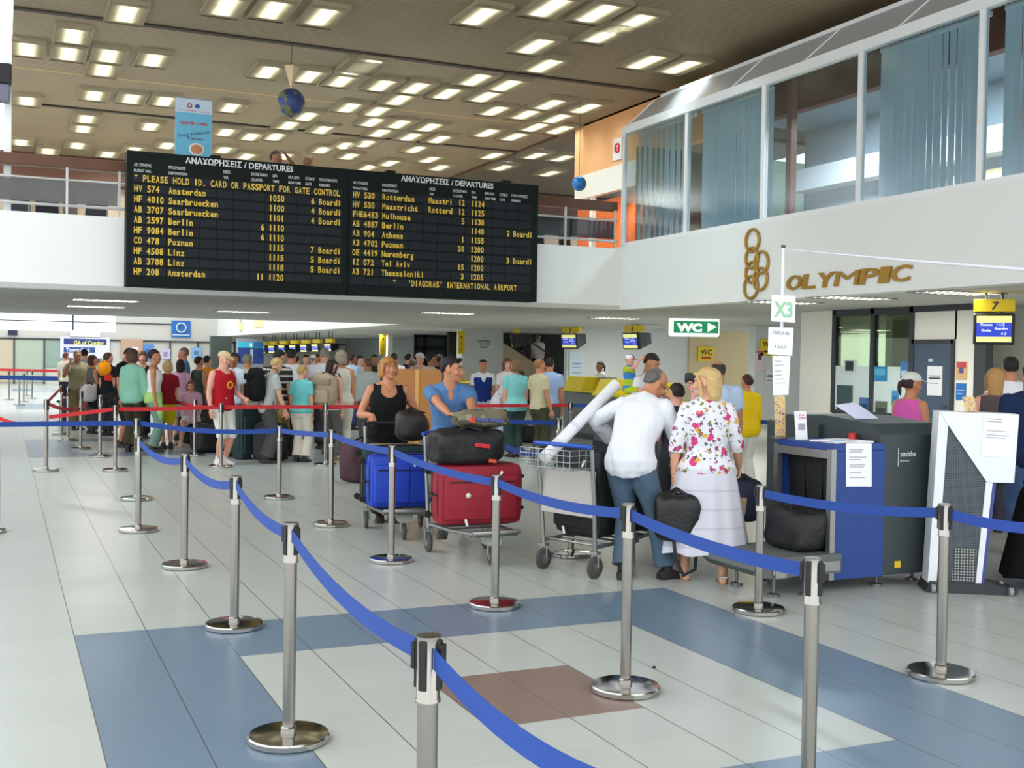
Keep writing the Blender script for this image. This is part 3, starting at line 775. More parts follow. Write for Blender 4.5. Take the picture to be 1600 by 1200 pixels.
wall_sign_y('paper_notice', 1202, 590, 17.98, 13, 26, (222, 224, 230), 'white printed notice low on the pale wall beside the pole', 'notice', extra=[('heading', (80, 80, 90), -0.7, 0.7, 0.1, 0.3), ('text_line', (120, 122, 130), -0.6, 0.6, -0.4, -0.3)])
wall_sign_y('wall_lettering_black', 756, 536, 28.98, 28, 20, (216, 221, 218), 'small black lettering on the white pillar beside the stairs', 'wall lettering', txt=[('A', 0.7, 0.22, 0.2), ('GALERIES', 0.2, 0.3, 1.5), ('TAX FREE', -0.25, 0.3, 1.3), ('SHOP', -0.8, 0.34, 0.8)], th=0.006)
for px, py, Y, w_, h_, lab in ((720, 535, 28.9, 10, 36, 'tall yellow sign on the edge of the white pillar'), (598, 537, 39.9, 9, 34, 'tall yellow sign beside the slim white pillar')):
    wall_sign_y('column_sign', px, py, Y, w_, h_, (232, 200, 30), lab, txt=[('1', 0.3, 0.25, 0.4), ('i', -0.2, 0.25, 0.2), ('2', -0.75, 0.25, 0.4)], th=0.05)
ags = wall_sign_y('airline_sign', 133, 543, YB - 0.1, 66, 33, (226, 226, 240), 'white ticket desk sign with two blue strips on the far wall', extra=[('strip', (48, 62, 130), -0.86, 0.86, 0.28, 0.82), ('strip', (58, 84, 150), -0.86, 0.4, -0.48, 0.02)])
for px, py, wpx, s_, c_ in ((139, 538.5, 40, 'GA of Condor', (240, 232, 130)), (122, 549.5, 32, 'Thomas Cook', (225, 232, 245))):
    q = on_y(px, py, YB - 0.14); k = (q - CAM).dot(FW) / FPX
    b = B(); write(b, s_, q - ags.location, LX, LZ, 6 * k, wpx * k / 0.91, 0.03, 'c'); b.build('lettering', mat('ink_%d_%d_%d' % c_, c_, 0.7), ags)
wall_sign_y('airline_logo_sign', 283, 514, YB - 0.1, 26, 26, (38, 108, 186), 'square blue sign with white round logo high on the far wall', extra=[('underline', (220, 230, 245), -0.9, 0.9, -0.78, -0.66)])
p = on_y(283, 512, YB - 0.15); D = (p - CAM).dot(FW)
b = B(); b.ring((0, -0.05, 0), 7 * D / FPX, 0.035, LX, LZ, 24, 6); o = b.build('round_logo', white_let, None, True, p); tag(o, 'white round logo on the square blue far sign', 'logo')
o = wall_sign_y('light_panel', 133, 522, YB - 0.1, 40, 11, (252, 252, 252), 'white light box above the far ticket desk', 'light box')
o = wall_sign_y('dark_monitor', 20, 520, YB - 0.1, 12, 8, (40, 42, 70), 'small dark screen on the far wall at the left', 'screen')
for px, c, lab, w_, h_ in ((232, (90, 140, 205), 'blue poster on the far wall beside the brown panel', 14, 26), (259, (206, 196, 226), 'pale lilac poster on the far wall', 12, 16), (307, (140, 186, 226), 'light blue poster on the far wall behind the tall man', 14, 16)):
    wall_sign_y('wall_poster', px, 551 if px != 259 else 553, YB - 0.1, w_, h_, c, lab, 'poster', extra=[('picture', tuple(max(0, k - 50) for k in c), -0.5, 0.4, -0.5, 0.4)])
wall_sign_y('brown_panel', 206, 545, YB - 0.105, 30, 30, (196, 160, 136), 'brown display panel on the far wall with a white strip', 'panel', extra=[('strip', (240, 240, 240), -0.4, 0.6, -0.1, 0.15)])
wall_sign_y('kiosk_sign', 392, 539, 48.14, 36, 9, (60, 196, 230), 'cyan kiosk sign with white logo far down the hall', extra=[('logo', (240, 250, 255), -0.1, 0.1, -0.6, 0.6), ('lettering_strip', (40, 120, 190), 0.2, 0.95, -0.9, 0.9)])
wall_sign_y('kiosk_board', 392, 556, 48.14, 36, 24, (38, 66, 140), 'dark blue kiosk board under the cyan sign', 'board', extra=[('panel_gap', (190, 200, 210), -0.05, 0.15, -0.9, 0.9)])
for px, py, w_, h_, lab in ((377, 510, 10, 12, 'small pale yellow hanging sign on the white bulkhead'), (405, 504, 26, 14, 'larger pale yellow hanging sign on the white bulkhead')):
    p = on_x(px, py, 10.995); D = (p - CAM).dot(FW); k = D / FPX
    e = empty('hanging_sign', p, 0, lab, 'sign'); 
    B().box2((-0.06, -w_ * k / 0.8, -h_ * k / 2), (0.0, w_ * k / 0.8, h_ * k / 2)).build('sign_box', mat('pale_yellow', (246, 238, 170), 0.5), e)
    b = B(); b.cyl((-0.03, 0, h_ * k / 2), (-0.03, 0, h_ * k / 2 + 0.3), 0.012, 6); b.build('hanger', black_plastic, e)

# check-in monitors ---------------------------------------------------------------------------------
scr = mat('screen_blue', (44, 62, 176), 0.3, emit=0.9); scy = mat('screen_yellow', (226, 226, 140), 0.3, emit=0.7); crt = mat('monitor_black', (26, 27, 30), 0.4)
scw = mat('screen_text', (225, 235, 245), 0.4, emit=0.8)
def monitor(loc, rz, label, sign='', back=False, w=0.6, h=0.44, dp=0.6):
    """front at -Y"""
    e = empty('check_in_monitor', loc, rz, label, 'monitor')
    tilt = Matrix.Rotation(math.radians(9), 3, 'X')
    b = B(); b.box((0, 0.05, 0), (w, 0.1, h), tilt, 0.02); b.loft([[tilt @ V((sx * w * s / 2, y, sz * h * s / 2)) for sx, sz in ((-1, -1), (1, -1), (1, 1), (-1, 1))] for y, s in ((0.1, 0.95), (dp * 0.6, 0.8), (dp, 0.62))])
    b.build('casing', crt, e)
    def plate(nm, m, x0, x1, z0, z1, y=-0.006):
        bb = B(); bb.box2((x0, y - 0.002, z0), (x1, y + 0.004, z1))
        for v in bb.bm.verts: v.co = tilt @ v.co
        bb.build(nm, m, e)
    sw, sh = w * 0.42, h * 0.42
    plate('screen', scr, -sw, sw, -sh * 0.6, sh * 0.5); plate('screen_header', scy, -sw, sw, sh * 0.5, sh); plate('screen_footer', scy, -sw, sw, -sh, -sh * 0.6)
    bb = B()
    for x, z, t, l in ((-0.8, 0.25, 'Thomson', 0.7), (-0.7, -0.2, 'Rhodes', 0.55), (0.15, 0.25, '11:15', 0.45), (0.05, -0.05, 'Boarding', 0.75), (0.4, -0.45, '4 3', 0.3)):
        write(bb, t, (x * sw, -0.012, z * sh), LX, LZ, sh * 0.2, l * sw, 0.02)
    for v in bb.bm.verts: v.co = tilt @ v.co
    bb.build('screen_text', scw, e)
    if sign is not None:
        B().box2((-w * 0.5, 0.06, h * 0.56), (w * 0.5, 0.22, h * 0.56 + 0.17), 0.01).build('number_box', yellow, e)
        if sign:
            bb = B(); write(bb, sign, (0, 0.054, h * 0.56 + 0.03), LX, LZ, 0.11, None, 0.03, 'c', None, 0.2); bb.build('number', ink, e)
    b = B(); b.cyl((-0.1, 0.16, h * 0.5), (-0.1, 0.16, ZS - loc[2]), 0.018, 8); b.cyl((0.1, 0.16, h * 0.5), (0.1, 0.16, ZS - loc[2]), 0.018, 8); b.build('hanger', crt, e)
    return e
mx_ = rotz(V((1, 0, 0)))   # front (-Y local) towards -X
for px, py, X, lab, sg in ((985, 533, 15.7, 'hanging monitor with yellow number box left of the WC sign', '8'), (889, 533, 15.7, 'hanging monitor with blue screen above the yellow counter by the stairs', '9'), (800, 533, 15.7, 'hanging black monitor beside the lettered white pillar', '10')):
    p = on_x(px, py, X); monitor(p, mx_ + (0.25 if px == 985 else 0.45 if px == 889 else -0.5), lab, sg, w=0.62, h=0.46, dp=0.62)
for i, px in enumerate((512, 492, 474, 457, 440, 424, 409)):
    p = on_x(px, 543 + i * 0.6, 12.0)
    k = (p - CAM).dot(FW) / FPX
    monitor(p, mx_ + 0.5, 'small far hanging monitor, %s from the right in the distant row' % ('first', 'second', 'third', 'fourth', 'fifth', 'sixth', 'seventh')[i], '', w=16 * k, h=13 * k, dp=0.5)
p = at(1553, 514, 15.2)
monitor(p, rotz(-facing(-22)), 'hanging monitor under the yellow number 7 box at the right edge', '7', w=0.52, h=0.42, dp=0.5)

# check-in counters ---------------------------------------------------------------------------------------
cg = mat('counter_grey', (112, 120, 124), 0.5); cyel = mat('counter_yellow', (236, 212, 20), 0.45, noise=0.02)
def counter(px, py, D, lab, wide=1.5, hood=0.85):
    p = at(px, py, D); e = empty('check_in_counter', (p.x, p.y, 0), mx_, lab, 'counter')
    B().box2((-wide / 2, 0.0, 0), (wide / 2, 0.75, 1.0), 0.01).build('body', cg, e)
    B().box2((-wide / 2, -0.06, 1.0), (wide / 2, 0.8, 1.05), 0.008).build('worktop', cyel, e)
    b = B(); b.poly([(-wide / 2 + 0.05, -0.03, 1.05), (-wide / 2 + 0.05, 0.1, 1.33), (-wide / 2 + 0.05, 0.6, 1.33), (-wide / 2 + 0.05, 0.7, 1.05)], (hood, 0, 0)); b.build('hood', cyel, e)
    B().box2((-wide / 2, -0.015, 0.0), (wide / 2, 0.0, 0.12)).build('kick_plate', dark_frame, e)
    b = B(); b.box((wide / 2 - 0.3, 0.45, 1.19), (0.34, 0.3, 0.28), None, 0.02); b.build('terminal', mat('beige_terminal', (150, 146, 132), 0.6), e)
    return e
counter(905, 613, 24.5, 'yellow-topped check-in counter in front of the stairs'); counter(958, 614, 21.5, 'yellow-topped check-in counter behind the white tube'); counter(1010, 618, 18.6, 'yellow-topped check-in counter behind the man carrying a child')
for i, (px, D) in enumerate(((600, 36.0), (560, 41), (700, 32))):
    counter(px, hor(px) + (1.685 - 1.05) * FPX / D, D, ('yellow-topped counter far behind the woman in black', 'farthest yellow-topped counter behind the queue', 'yellow-topped counter behind the cardboard box')[i])
wall_sign_y('wall_notice', 901, 575, 24.38, 24, 54, (206, 226, 238), 'tall pale blue notice on the wall beside the stairs opening', 'notice', extra=[('print_line', (150, 170, 196), -0.6, 0.6, 0.2, 0.3), ('print_line', (150, 170, 196), -0.6, 0.5, 0.0, 0.06), ('print_line', (150, 170, 196), -0.6, 0.6, -0.3, -0.24)])
# staircase in the dark opening ---------------------------------------------------------------------------------
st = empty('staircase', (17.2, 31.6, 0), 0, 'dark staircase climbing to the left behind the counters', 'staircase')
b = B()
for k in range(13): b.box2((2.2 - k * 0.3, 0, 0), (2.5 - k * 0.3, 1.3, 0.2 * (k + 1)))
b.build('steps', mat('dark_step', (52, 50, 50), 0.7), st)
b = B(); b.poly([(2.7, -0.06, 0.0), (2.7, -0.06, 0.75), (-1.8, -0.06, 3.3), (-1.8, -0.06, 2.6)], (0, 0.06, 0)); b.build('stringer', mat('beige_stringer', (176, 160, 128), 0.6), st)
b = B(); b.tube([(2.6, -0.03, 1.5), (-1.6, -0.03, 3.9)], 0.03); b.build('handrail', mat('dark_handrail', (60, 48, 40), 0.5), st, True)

def wall_sign_x(name, px, py, X, wpx, hpx, col, label, cat='poster', parts=None):
    """sheet on a wall that faces -X; wpx, hpx: its size in the view"""
    a, c = on_x(px - wpx / 2, py, X), on_x(px + wpx / 2, py, X); p = on_x(px, py, X); k = (p - CAM).dot(FW) / FPX
    hw, hh = abs(a.y - c.y) / 2, hpx * k / 2
    e = empty(name, p, mx_, label, cat)
    B().box2((-hw, -0.012, -hh), (hw, 0.0, hh)).build('sheet', mat('sheet_%d_%d_%d' % col, col, 0.6, noise=0.06), e)
    for nm, c2, x0, x1, z0, z1 in (parts or []): B().box2((hw * x0, -0.016, hh * z0), (hw * x1, -0.011, hh * z1)).build(nm, mat('sheet_%d_%d_%d' % c2, c2, 0.6, noise=0.3, scale=22), e)
    return e
XP = XB - 0.016
wall_sign_x('window_poster', 1328, 573, XP, 18, 22, (206, 214, 214), 'black and white picture poster at the top of the left booth window', parts=[('picture', (46, 54, 58), -.7, .7, -.6, .8)])
wall_sign_x('window_poster', 1320, 622, XP, 24, 40, (62, 84, 88), 'dark green picture poster at the lower left of the booth window', parts=[('white_cup', (226, 230, 230), -.5, .4, -.95, -.5)])
wall_sign_x('window_poster', 1350, 633, XP, 14, 24, (70, 112, 166), 'small blue picture poster beside the booth mullion', parts=[('picture', (40, 70, 110), -.6, .8, -.7, .2)])
wall_sign_x('window_poster', 1376, 584, XP, 20, 23, (48, 132, 184), 'bright blue sea poster at the top of the right booth window', parts=[('picture', (90, 170, 206), -.8, .8, -.2, .7)])
wall_sign_x('window_poster', 1414, 578, XP, 13, 27, (66, 120, 176), 'narrow blue poster near the booth door', parts=[('picture', (190, 210, 220), -.7, .7, -.7, -.1)])
wall_sign_x('window_poster', 1377, 638, XP, 18, 22, (96, 112, 92), 'small landscape poster low in the right booth window', parts=[('picture', (60, 66, 60), -.8, .8, -.8, .1)])
wall_sign_x('window_poster', 1399, 622, XP, 10, 24, (70, 150, 200), 'narrow light blue poster left of the white cap', parts=[('picture', (50, 110, 160), -.7, .7, -.8, .3)])
wall_sign_x('door_notice', 1461, 595, XB - 0.032, 23, 46, (236, 238, 242), 'white paper notice taped to the blue-grey door', 'notice', parts=[('heading', (90, 92, 100), -.7, .7, .3, .36), ('text_line', (60, 62, 70), -.8, .8, .12, .22), ('text_line', (150, 152, 160), -.7, .5, -.2, -.14)])
wall_sign_x('wall_poster', 1503, 579, XB - 0.004, 16, 28, (222, 180, 130), 'red and cream picture poster right of the blue-grey door', parts=[('picture', (206, 80, 76), -.9, .9, .3, .95), ('picture', (90, 90, 150), -.4, .4, -.3, .3)])
wall_sign_x('wall_poster', 1502, 612, XB - 0.004, 15, 26, (34, 116, 190), 'bright blue poster below the red and cream one', parts=[('text_line', (190, 215, 240), -.7, .7, .1, .2), ('text_line', (190, 215, 240), -.7, .5, -.3, -.2)])
e = wall_sign_x('shop_sign', 965, 233, 12.14, 14, 34, (216, 206, 204), 'grey sign with a red round letter on the apricot wall', 'sign')
b = B(); b.ring((0.02, -0.02, 0.02), 0.09, 0.022, LX, LZ, 24, 6); b.box((0.02, -0.02, 0.02), (0.17, 0.02, 0.03)); b.build('red_letter', mat('letter_red', (206, 30, 48), 0.5), e)
p = on_z(1022, 1044); o = B().ell((0, 0, 0.006), (0.012, 0.009, 0.007), 8, 5).build('crumb', mat('litter_dark', (50, 44, 40), 0.8), None, True, (p.x, p.y, 0)); tag(o, 'tiny dark crumb of litter on the pale tiles', 'litter')
# ================================================================== BELT POSTS AND BELTS
blue_belt = mat('blue_webbing', (28, 68, 150), 0.75, noise=0.1, scale=60, bump=0.15, bscale=300)
red_belt = mat('red_webbing', (196, 34, 44), 0.75, noise=0.1, scale=60)
dark_blue_belt = mat('blue_webbing_dark', (32, 66, 150), 0.75, noise=0.1, scale=60)
def make_post(h):
    r = empty('belt_post', (0, 0, 0))
    B().lathe([(0.0, 0.0), (0.172, 0.0), (0.178, 0.006), (0.178, 0.026), (0.172, 0.033), (0.05, 0.04), (0.0, 0.04)], n=48).build('base', chrome, r, True)
    B().lathe([(0.0, 0.035), (0.036, 0.035), (0.034, 0.06), (0.0275, 0.066), (0.0275, h - 0.16), (0.0, h - 0.16)], n=28).build('pole', steel, r, True)
    B().lathe([(0.0, h - 0.175), (0.034, h - 0.175), (0.034, h - 0.168), (0.0315, h - 0.165), (0.0315, h - 0.006), (0.0, h - 0.006)], n=28).build('belt_head', steel, r, True)
    B().lathe([(0.0, h - 0.006), (0.033, h - 0.006), (0.033, h - 0.001), (0.028, h), (0.0, h)], n=28).build('cap', mat('cap_steel', (150, 146, 140), 0.3, 1.0), r, True)
    for k in range(4):
        a = k * math.pi / 2
        b = B(); b.box((math.cos(a) * 0.032, math.sin(a) * 0.032, h - 0.075), (0.012, 0.022, 0.13), a, 0.003)
        if k in (1, 3): b.box((math.cos(a) * 0.04, math.sin(a) * 0.04, h - 0.055), (0.012, 0.03, 0.07), a, 0.003)
        b.build('belt_slot', black_plastic, r)
    return r
_pp = {}
POST = {}
def post(key, px, py, ytop, label, rz=None, hz=None):
    """px, py: foot on the floor; or hz: known height when the foot is out of the frame"""
    if hz:
        p = on_z(px, ytop, hz); h = hz
    else:
        p = on_z(px, py); D = (p - CAM).dot(FW)
        h = CAM.z - (ytop - hor(px)) * D / FPX
    h = round(min(1.02, max(0.84, h)) / 0.02) * 0.02
    if h not in _pp:
        _pp[h] = make_post(h); o = _pp[h]
    else:
        o = copy_tree(_pp[h])
    o.location = (p.x, p.y, 0); o.rotation_euler.z = rz if rz is not None else random.uniform(0, 1.5)
    tag(o, label, 'belt post', 'steel belt posts'); POST[key] = V((p.x, p.y, h)); return o
post(1, 451, 1157, 817, 'steel belt post with the widest round base, in front left of the blue square', 0.5)
post(2, 670, 0, 992, 'steel belt post cut by the bottom edge, nearest to the viewer', 0.75, 0.96)
post(3, 1270, 0, 871, 'steel belt post cut by the bottom edge where the long blue belt ends', 0.4, 0.96)
post(4, 366, 980, 741, 'steel belt post on the back edge of the blue tile band, far left', 0.5)
post(5, 288, 886, 709, 'steel belt post behind the blue band, third last of the front left row', 0.5)
post(6, 216, 830, 681, 'steel belt post at the far end of the front left blue belt', 0.5)
post(7, 611, 877, 697, 'steel belt post in front of the blue suitcase', 0.3)
post(8, 773, 947, 740, 'steel belt post in front of the red suitcase', 0.3)
post(9, 977, 1079, 786, 'steel belt post in front of the man in jeans, beside the brown square', 0.3)
post(10, 1185, 955, 755, 'steel belt post between the white skirt and the scanner conveyor', 0.3)
post(11, 1470, 1056, 783, 'steel belt post in front of the perforated cabinet', 0.3)
post(12, 517, 821, 672, 'steel belt post second left of the blue suitcase', 0.3)
post(13, 436, 779, 664, 'steel belt post in front of the dark luggage heap', 0.3)
post(14, 72, 736, 600, 'steel belt post at the far left with the red belt tied low on it', 0.3)
post(15, 213, 781, 653, 'steel belt post where two blue belts meet, behind the front left row', 0.3)
for i, (px, py, yt) in enumerate(((180, 736, 634), (156, 714, 618), (126, 702, 610), (106, 689, 603), (96, 679, 598))):
    post(20 + i, px, py, yt, 'steel belt post, %s back in the oblique row behind the tied red belt' % ('first', 'second', 'third', 'fourth', 'fifth')[i], 0.2)
post(30, 345, 730, 631, 'steel belt post in front of the man in the red tank top', 0.2)
post(31, 508, 727, 631, 'steel belt post in front of the woman with the khaki backpack', 0.2)
post(32, 304, 712, 624, 'steel belt post in front of the sitting girl in pink', 0.2)
post(33, 266, 696, 619, 'steel belt post in front of the blond child, left of the sitting girl', 0.2)
post(34, 242, 684, 613, 'steel belt post before the woman with a green cloth at her waist', 0.2)
post(35, 227, 681, 611, 'steel belt post just left of the woman with a green cloth', 0.2)
post(36, 211, 676, 606, 'steel belt post before the person in the green jumper', 0.2)
post(37, 199, 664, 602, 'steel belt post at the left sleeve of the green jumper', 0.2)
post(38, 174, 668, 601, 'steel belt post before the tall man in black', 0.2)
post(39, 162, 659, 596, 'steel belt post right of the grey shoulder bag', 0.2)
for i, (px, py, yt) in enumerate(((14, 625, 580), (30, 633, 586), (37, 628, 583), (42, 619, 578), (50, 623, 580))):
    post(40 + i, px, py, yt, 'distant steel belt post in the empty lane, %s from the left edge' % ('first', 'second', 'third', 'fourth', 'fifth')[i], 0.2)
post(50, 892, 868, 697, 'steel belt post seen behind the trolley with the wire basket', 0.3)
post(51, 891, 0, 629, 'steel belt post where the red belt meets a blue belt before the counters', 0.3, 0.95)
post(52, 873, 0, 655, 'steel belt post behind the white tube and basket', 0.3, 0.95)
post(53, 1207, 0, 655, 'steel belt post behind the scanner where the short blue belt ends', 0.3, 0.95)

post(60, -23, 832, 690, 'steel belt post of which only the base edge shows at the left picture edge', 0.3)

def belt(a, b_, label, m=blue_belt, sag=0.05, za=-0.055, zb=-0.055, wdt=0.055, grp='barrier belts'):
    a = POST[a] if not isinstance(a, Vector) else a; c = POST[b_] if not isinstance(b_, Vector) else b_
    d = V((c.x - a.x, c.y - a.y, 0)).normalized(); n = V((-d.y, d.x, 0)) * 0.0012
    p0 = a + d * 0.035 + V((0, 0, za)); p1 = c - d * 0.035 + V((0, 0, zb))
    N = 20; rings = []
    for i in range(N + 1):
        t = i / N; p = p0.lerp(p1, t); p = p - V((0, 0, 4 * sag * t * (1 - t)))
        tw = math.sin(t * math.pi) * 0.12
        up = V((0, 0, wdt / 2)) + V((-d.y, d.x, 0)) * tw * wdt * 0.5
        rings.append([p - up - n, p - up + n, p + up + n, p + up - n])
    mid = (p0 + p1) / 2
    rings = [[v - mid for v in r] for r in rings]
    o = B().loft(rings).build('barrier_belt', m, None, False, mid); tag(o, label, 'barrier belt', grp); return o
belt(6, 5, 'blue belt from the farthest front-left post to the next one', sag=0.07)
belt(5, 4, 'blue belt sagging to the post on the blue band corner', sag=0.07)
belt(4, 1, 'blue belt from the blue band corner post to the widest-based post', sag=0.05)
belt(1, 2, 'blue belt crossing the front centre to the cut-off post', sag=0.06)
r2 = on_z(1010, 1268, 0.86)
belt(2, V((r2.x, r2.y, 0.93)), 'blue belt running out of the bottom edge in front of the brown square', sag=0.05)
l0 = on_z(-40, 663, 0.9)
belt(V((l0.x, l0.y, 0.95)), 15, 'blue belt coming in from the left edge', sag=0.0)
belt(15, 13, 'blue belt in front of the queue, behind the front left row', sag=0.05)
belt(13, 12, 'blue belt before the cream trousers in the queue', sag=0.01)
belt(12, 7, 'blue belt passing above the blue suitcase', sag=0.02)
belt(7, 8, 'blue belt passing across the red suitcase', sag=0.03)
belt(8, 9, 'blue belt crossing the basket trolley', sag=0.04)
belt(9, 3, 'blue belt crossing the jeans and the white skirt', sag=0.03)
belt(10, 11, 'blue belt in front of the blue scanner hood', sag=0.03)
r3 = on_z(1660, 830, 0.88)
belt(11, V((r3.x, r3.y, 0.94)), 'dark blue belt leaving at the right edge before the cabinet', dark_blue_belt, sag=0.02)
l1 = on_z(-40, 634, 0.85)
tied = POST[14] + V((0, 0, -0.33))
belt(V((l1.x, l1.y, 0.95)), V((tied.x, tied.y, POST[14].z - 0.28)), 'slack red belt at the far left tied round a post', red_belt, sag=0.14)
belt(V((tied.x, tied.y, POST[14].z - 0.2)), 20, 'red belt from the tied post to the oblique row', red_belt, sag=0.0)
belt(20, 30, 'red belt in front of the sitting girl and the red tank top', red_belt, sag=0.01)
belt(30, 31, 'red belt in front of the grey T-shirt and the striped top', red_belt, sag=0.0)
r4 = V((POST[51].x, POST[51].y, POST[31].z))
belt(31, 51, 'red belt passing behind the woman in black to the counters', red_belt, sag=0.0)
belt(14, 24, 'short red belt from the tied post backwards', red_belt, sag=0.0)
belt(14, 39, 'drooping red belt before the dark suitcases', red_belt, sag=0.3)
belt(38, 35, 'red belt before the green jumper', red_belt, sag=0.05)
belt(35, 33, 'red belt before the blond child', red_belt, sag=0.02)
belt(33, 30, 'red belt reaching the red tank top from behind', red_belt, sag=0.05)
lf = on_z(-30, 577, 0.95); rf = on_z(96, 580, 0.95)
belt(lf, rf, 'distant red belt across the empty lane at the left', red_belt, 0.0, 0.0, 0.0, 0.1)
lf = on_z(-30, 589, 0.9); rf = on_z(106, 592, 0.9)
belt(lf, rf, 'distant blue belt across the empty lane at the left', blue_belt, 0.0, 0.0, 0.0, 0.13)
b1 = on_z(783, 659, 0.93)
belt(V((b1.x, b1.y, 0.985)), 52, 'blue belt before the people at the counters', sag=0.0)
b2 = on_z(960, 631, 0.95)
belt(51, V((b2.x, b2.y, 0.95)), 'short blue belt before the yellow counters', sag=0.0)
b3 = on_z(776, 690, 0.86); b4 = on_z(850, 707, 0.86)
belt(V((b3.x, b3.y, 0.9)), V((b4.x, b4.y, 0.9)), 'blue belt low behind the black duffel bag', sag=0.03)
b5 = on_z(1140, 655, 0.9)
belt(V((b5.x, b5.y, 0.95)), 53, 'short blue belt between the floral jacket and the scanner', sag=0.0)

# ================================================================== X-RAY SCANNER
xb = mat('scanner_blue', (28, 62, 132), 0.5, bump=0.06, bscale=300); xg = mat('scanner_grey', (52, 62, 64), 0.5, bump=0.06, bscale=300)
xs_ = empty('baggage_scanner', (6.2, -0.1, 0), 0, 'grey and blue baggage x-ray scanner with conveyor, right of the woman in white', 'x-ray scanner')
def X(v): return (v[0] - 6.2, v[1] + 0.1, v[2])
b = B()
b.poly([X((6.02, -0.6, 0.1)), X((6.02, -0.6, 1.16)), X((6.02, -0.5, 1.24)), X((6.02, 0.0, 1.275)), X((6.02, 0.55, 1.26)), X((6.02, 0.72, 1.18)), X((6.02, 0.75, 0.1))], (0.62, 0, 0))
b.build('body', xg, xs_)
b = B(); b.box2(X((5.58, -0.62, 0.1)), X((6.05, -0.6, 1.045))); b.box2(X((5.58, 0.03, 0.1)), X((6.05, 0.05, 1.045))); b.box2(X((5.56, -0.622, 1.045)), X((6.05, 0.052, 1.1)), 0.008); b.box2(X((5.58, -0.6, 0.1)), X((6.05, 0.03, 0.24)))
b.build('hood', xb, xs_)
b = B(); b.box2(X((5.54, -0.625, 0.1)), X((5.585, -0.575, 1.06))); b.box2(X((5.54, 0.005, 0.1)), X((5.585, 0.055, 1.06))); b.box2(X((5.545, -0.6, 0.99)), X((5.58, 0.03, 1.05)))
b.build('tunnel_frame', alu, xs_)
b = B(); b.box2(X((5.9, -0.59, 0.3)), X((6.0, 0.03, 1.04)))
b.build('tunnel_back', mat('tunnel_black', (8, 8, 9), 0.8), xs_)
for k in range(6):
    y = -0.57 + k * 0.1
    b = B(); b.poly([X((5.68 + 0.02 * (k % 2), y, 0.34 + 0.02 * (k % 3))), X((5.68 + 0.02 * (k % 2), y + 0.096, 0.36)), X((5.66, y + 0.096, 0.99)), X((5.66, y, 0.99))], (0.004, 0, 0)); b.build('curtain_strip', mat('curtain_black', (18, 18, 18), 0.6), xs_)
b = B(); b.box2(X((5.98, 0.06, 0.1)), X((6.02, 0.72, 1.2))); b.build('side_panel', xg, xs_)
b = B(); b.loft([[X((x, y, z)) for x, z in ((5.0, 0.16), (4.9, 0.17), (4.84, 0.22), (4.85, 0.27), (4.92, 0.3), (5.62, 0.3), (5.62, 0.16))] for y in (-0.66, -0.02)]); b.build('conveyor', mat('conveyor_grey', (92, 98, 96), 0.55), xs_, True)
b = B(); b.box2(X((5.0, -0.67, 0.18)), X((5.6, -0.655, 0.25))); b.box2(X((5.02, -0.68, 0.15)), X((5.12, -0.65, 0.27)), 0.01); b.build('side_rail', alu, xs_)
for x, y in ((5.1, -0.55), (5.1, -0.1), (5.35, -0.6), (5.35, -0.1), (6.1, -0.5), (6.55, -0.4), (6.1, 0.6), (6.55, 0.6)):
    b = B(); b.cyl(X((x, y, 0.03)), X((x, y, 0.2)), 0.012, 10); b.lathe([(0.0, 0.0), (0.045, 0.0), (0.045, 0.02), (0.0, 0.032)], X((x, y, 0)), 16); b.build('foot', mat('foot_steel', (120, 122, 120), 0.4, 0.8), xs_, True)
b = B(); write(b, 'smiths', X((6.21, -0.606, 0.995)), LX, LZ, 0.042, 0.155, 0.012); b.box2(X((6.19, -0.606, 0.92)), X((6.194, -0.603, 1.06))); write(b, 'Heimann', X((6.21, -0.606, 0.955)), LX, LZ, 0.016, 0.09, 0.004)
b.build('maker_lettering', mat('pale_lettering', (214, 220, 220), 0.6), xs_)
B().box2(X((6.18, -0.606, 0.15)), X((6.24, -0.601, 0.2))).build('warning_sticker', mat('sticker_yellow', (226, 190, 40), 0.6), xs_)
B().cyl(X((5.97, -0.35, 1.1)), X((5.97, -0.35, 1.16)), 0.03).build('emergency_button', mat('button_red', (186, 36, 40), 0.4), xs_, True)
# papers on the scanner
def sheet(name, pts, label, cat, m=paper, ext=(0, 0.002, 0), lines=None, parent_loc=None):
    c = sum((V(p) for p in pts), V()) / len(pts)
    e = empty(name, c, 0, label, cat)
    B().poly([V(p) - c for p in pts], ext).build('sheet', m, e)
    if lines:
        p0, p1, p2, p3 = [V(p) - c for p in pts]      # lower left, lower right, upper right, upper left
        nz = (p1 - p0).cross(p3 - p0).normalized() * 0.003
        b = B(); bt_ = False
        for t in lines:
            if isinstance(t, tuple):
                s, u, v_, hgt, wd_, col = t
                b2 = B(); o_ = p0 + (p1 - p0) * u + (p3 - p0) * v_ + nz
                write(b2, s, o_, (p1 - p0).normalized(), (p3 - p0).normalized(), hgt * (p3 - p0).length, wd_ * (p1 - p0).length, 0.03, 'c'); b2.build('lettering', col, e)
            else:
                bt_ = True
                a = p0 + (p1 - p0) * 0.12 + (p3 - p0) * t + nz; c_ = p0 + (p1 - p0) * random.uniform(0.55, 0.9) + (p3 - p0) * t + nz
                h_ = (p3 - p0) * 0.018
                b._add([a, c_, c_ + h_, a + h_], [(0, 1, 2, 3)])
        if bt_: b.build('printed_lines', ink_pale, e)
    return e
def quad_y(x0, y0, x1, y1, Y):   # pixel box on a plane y = Y
    return [on_y(x0, y1, Y), on_y(x1, y1, Y), on_y(x1, y0, Y), on_y(x0, y0, Y)]
def quad_d(pts, D): return [at(x, y, D) for x, y in pts]
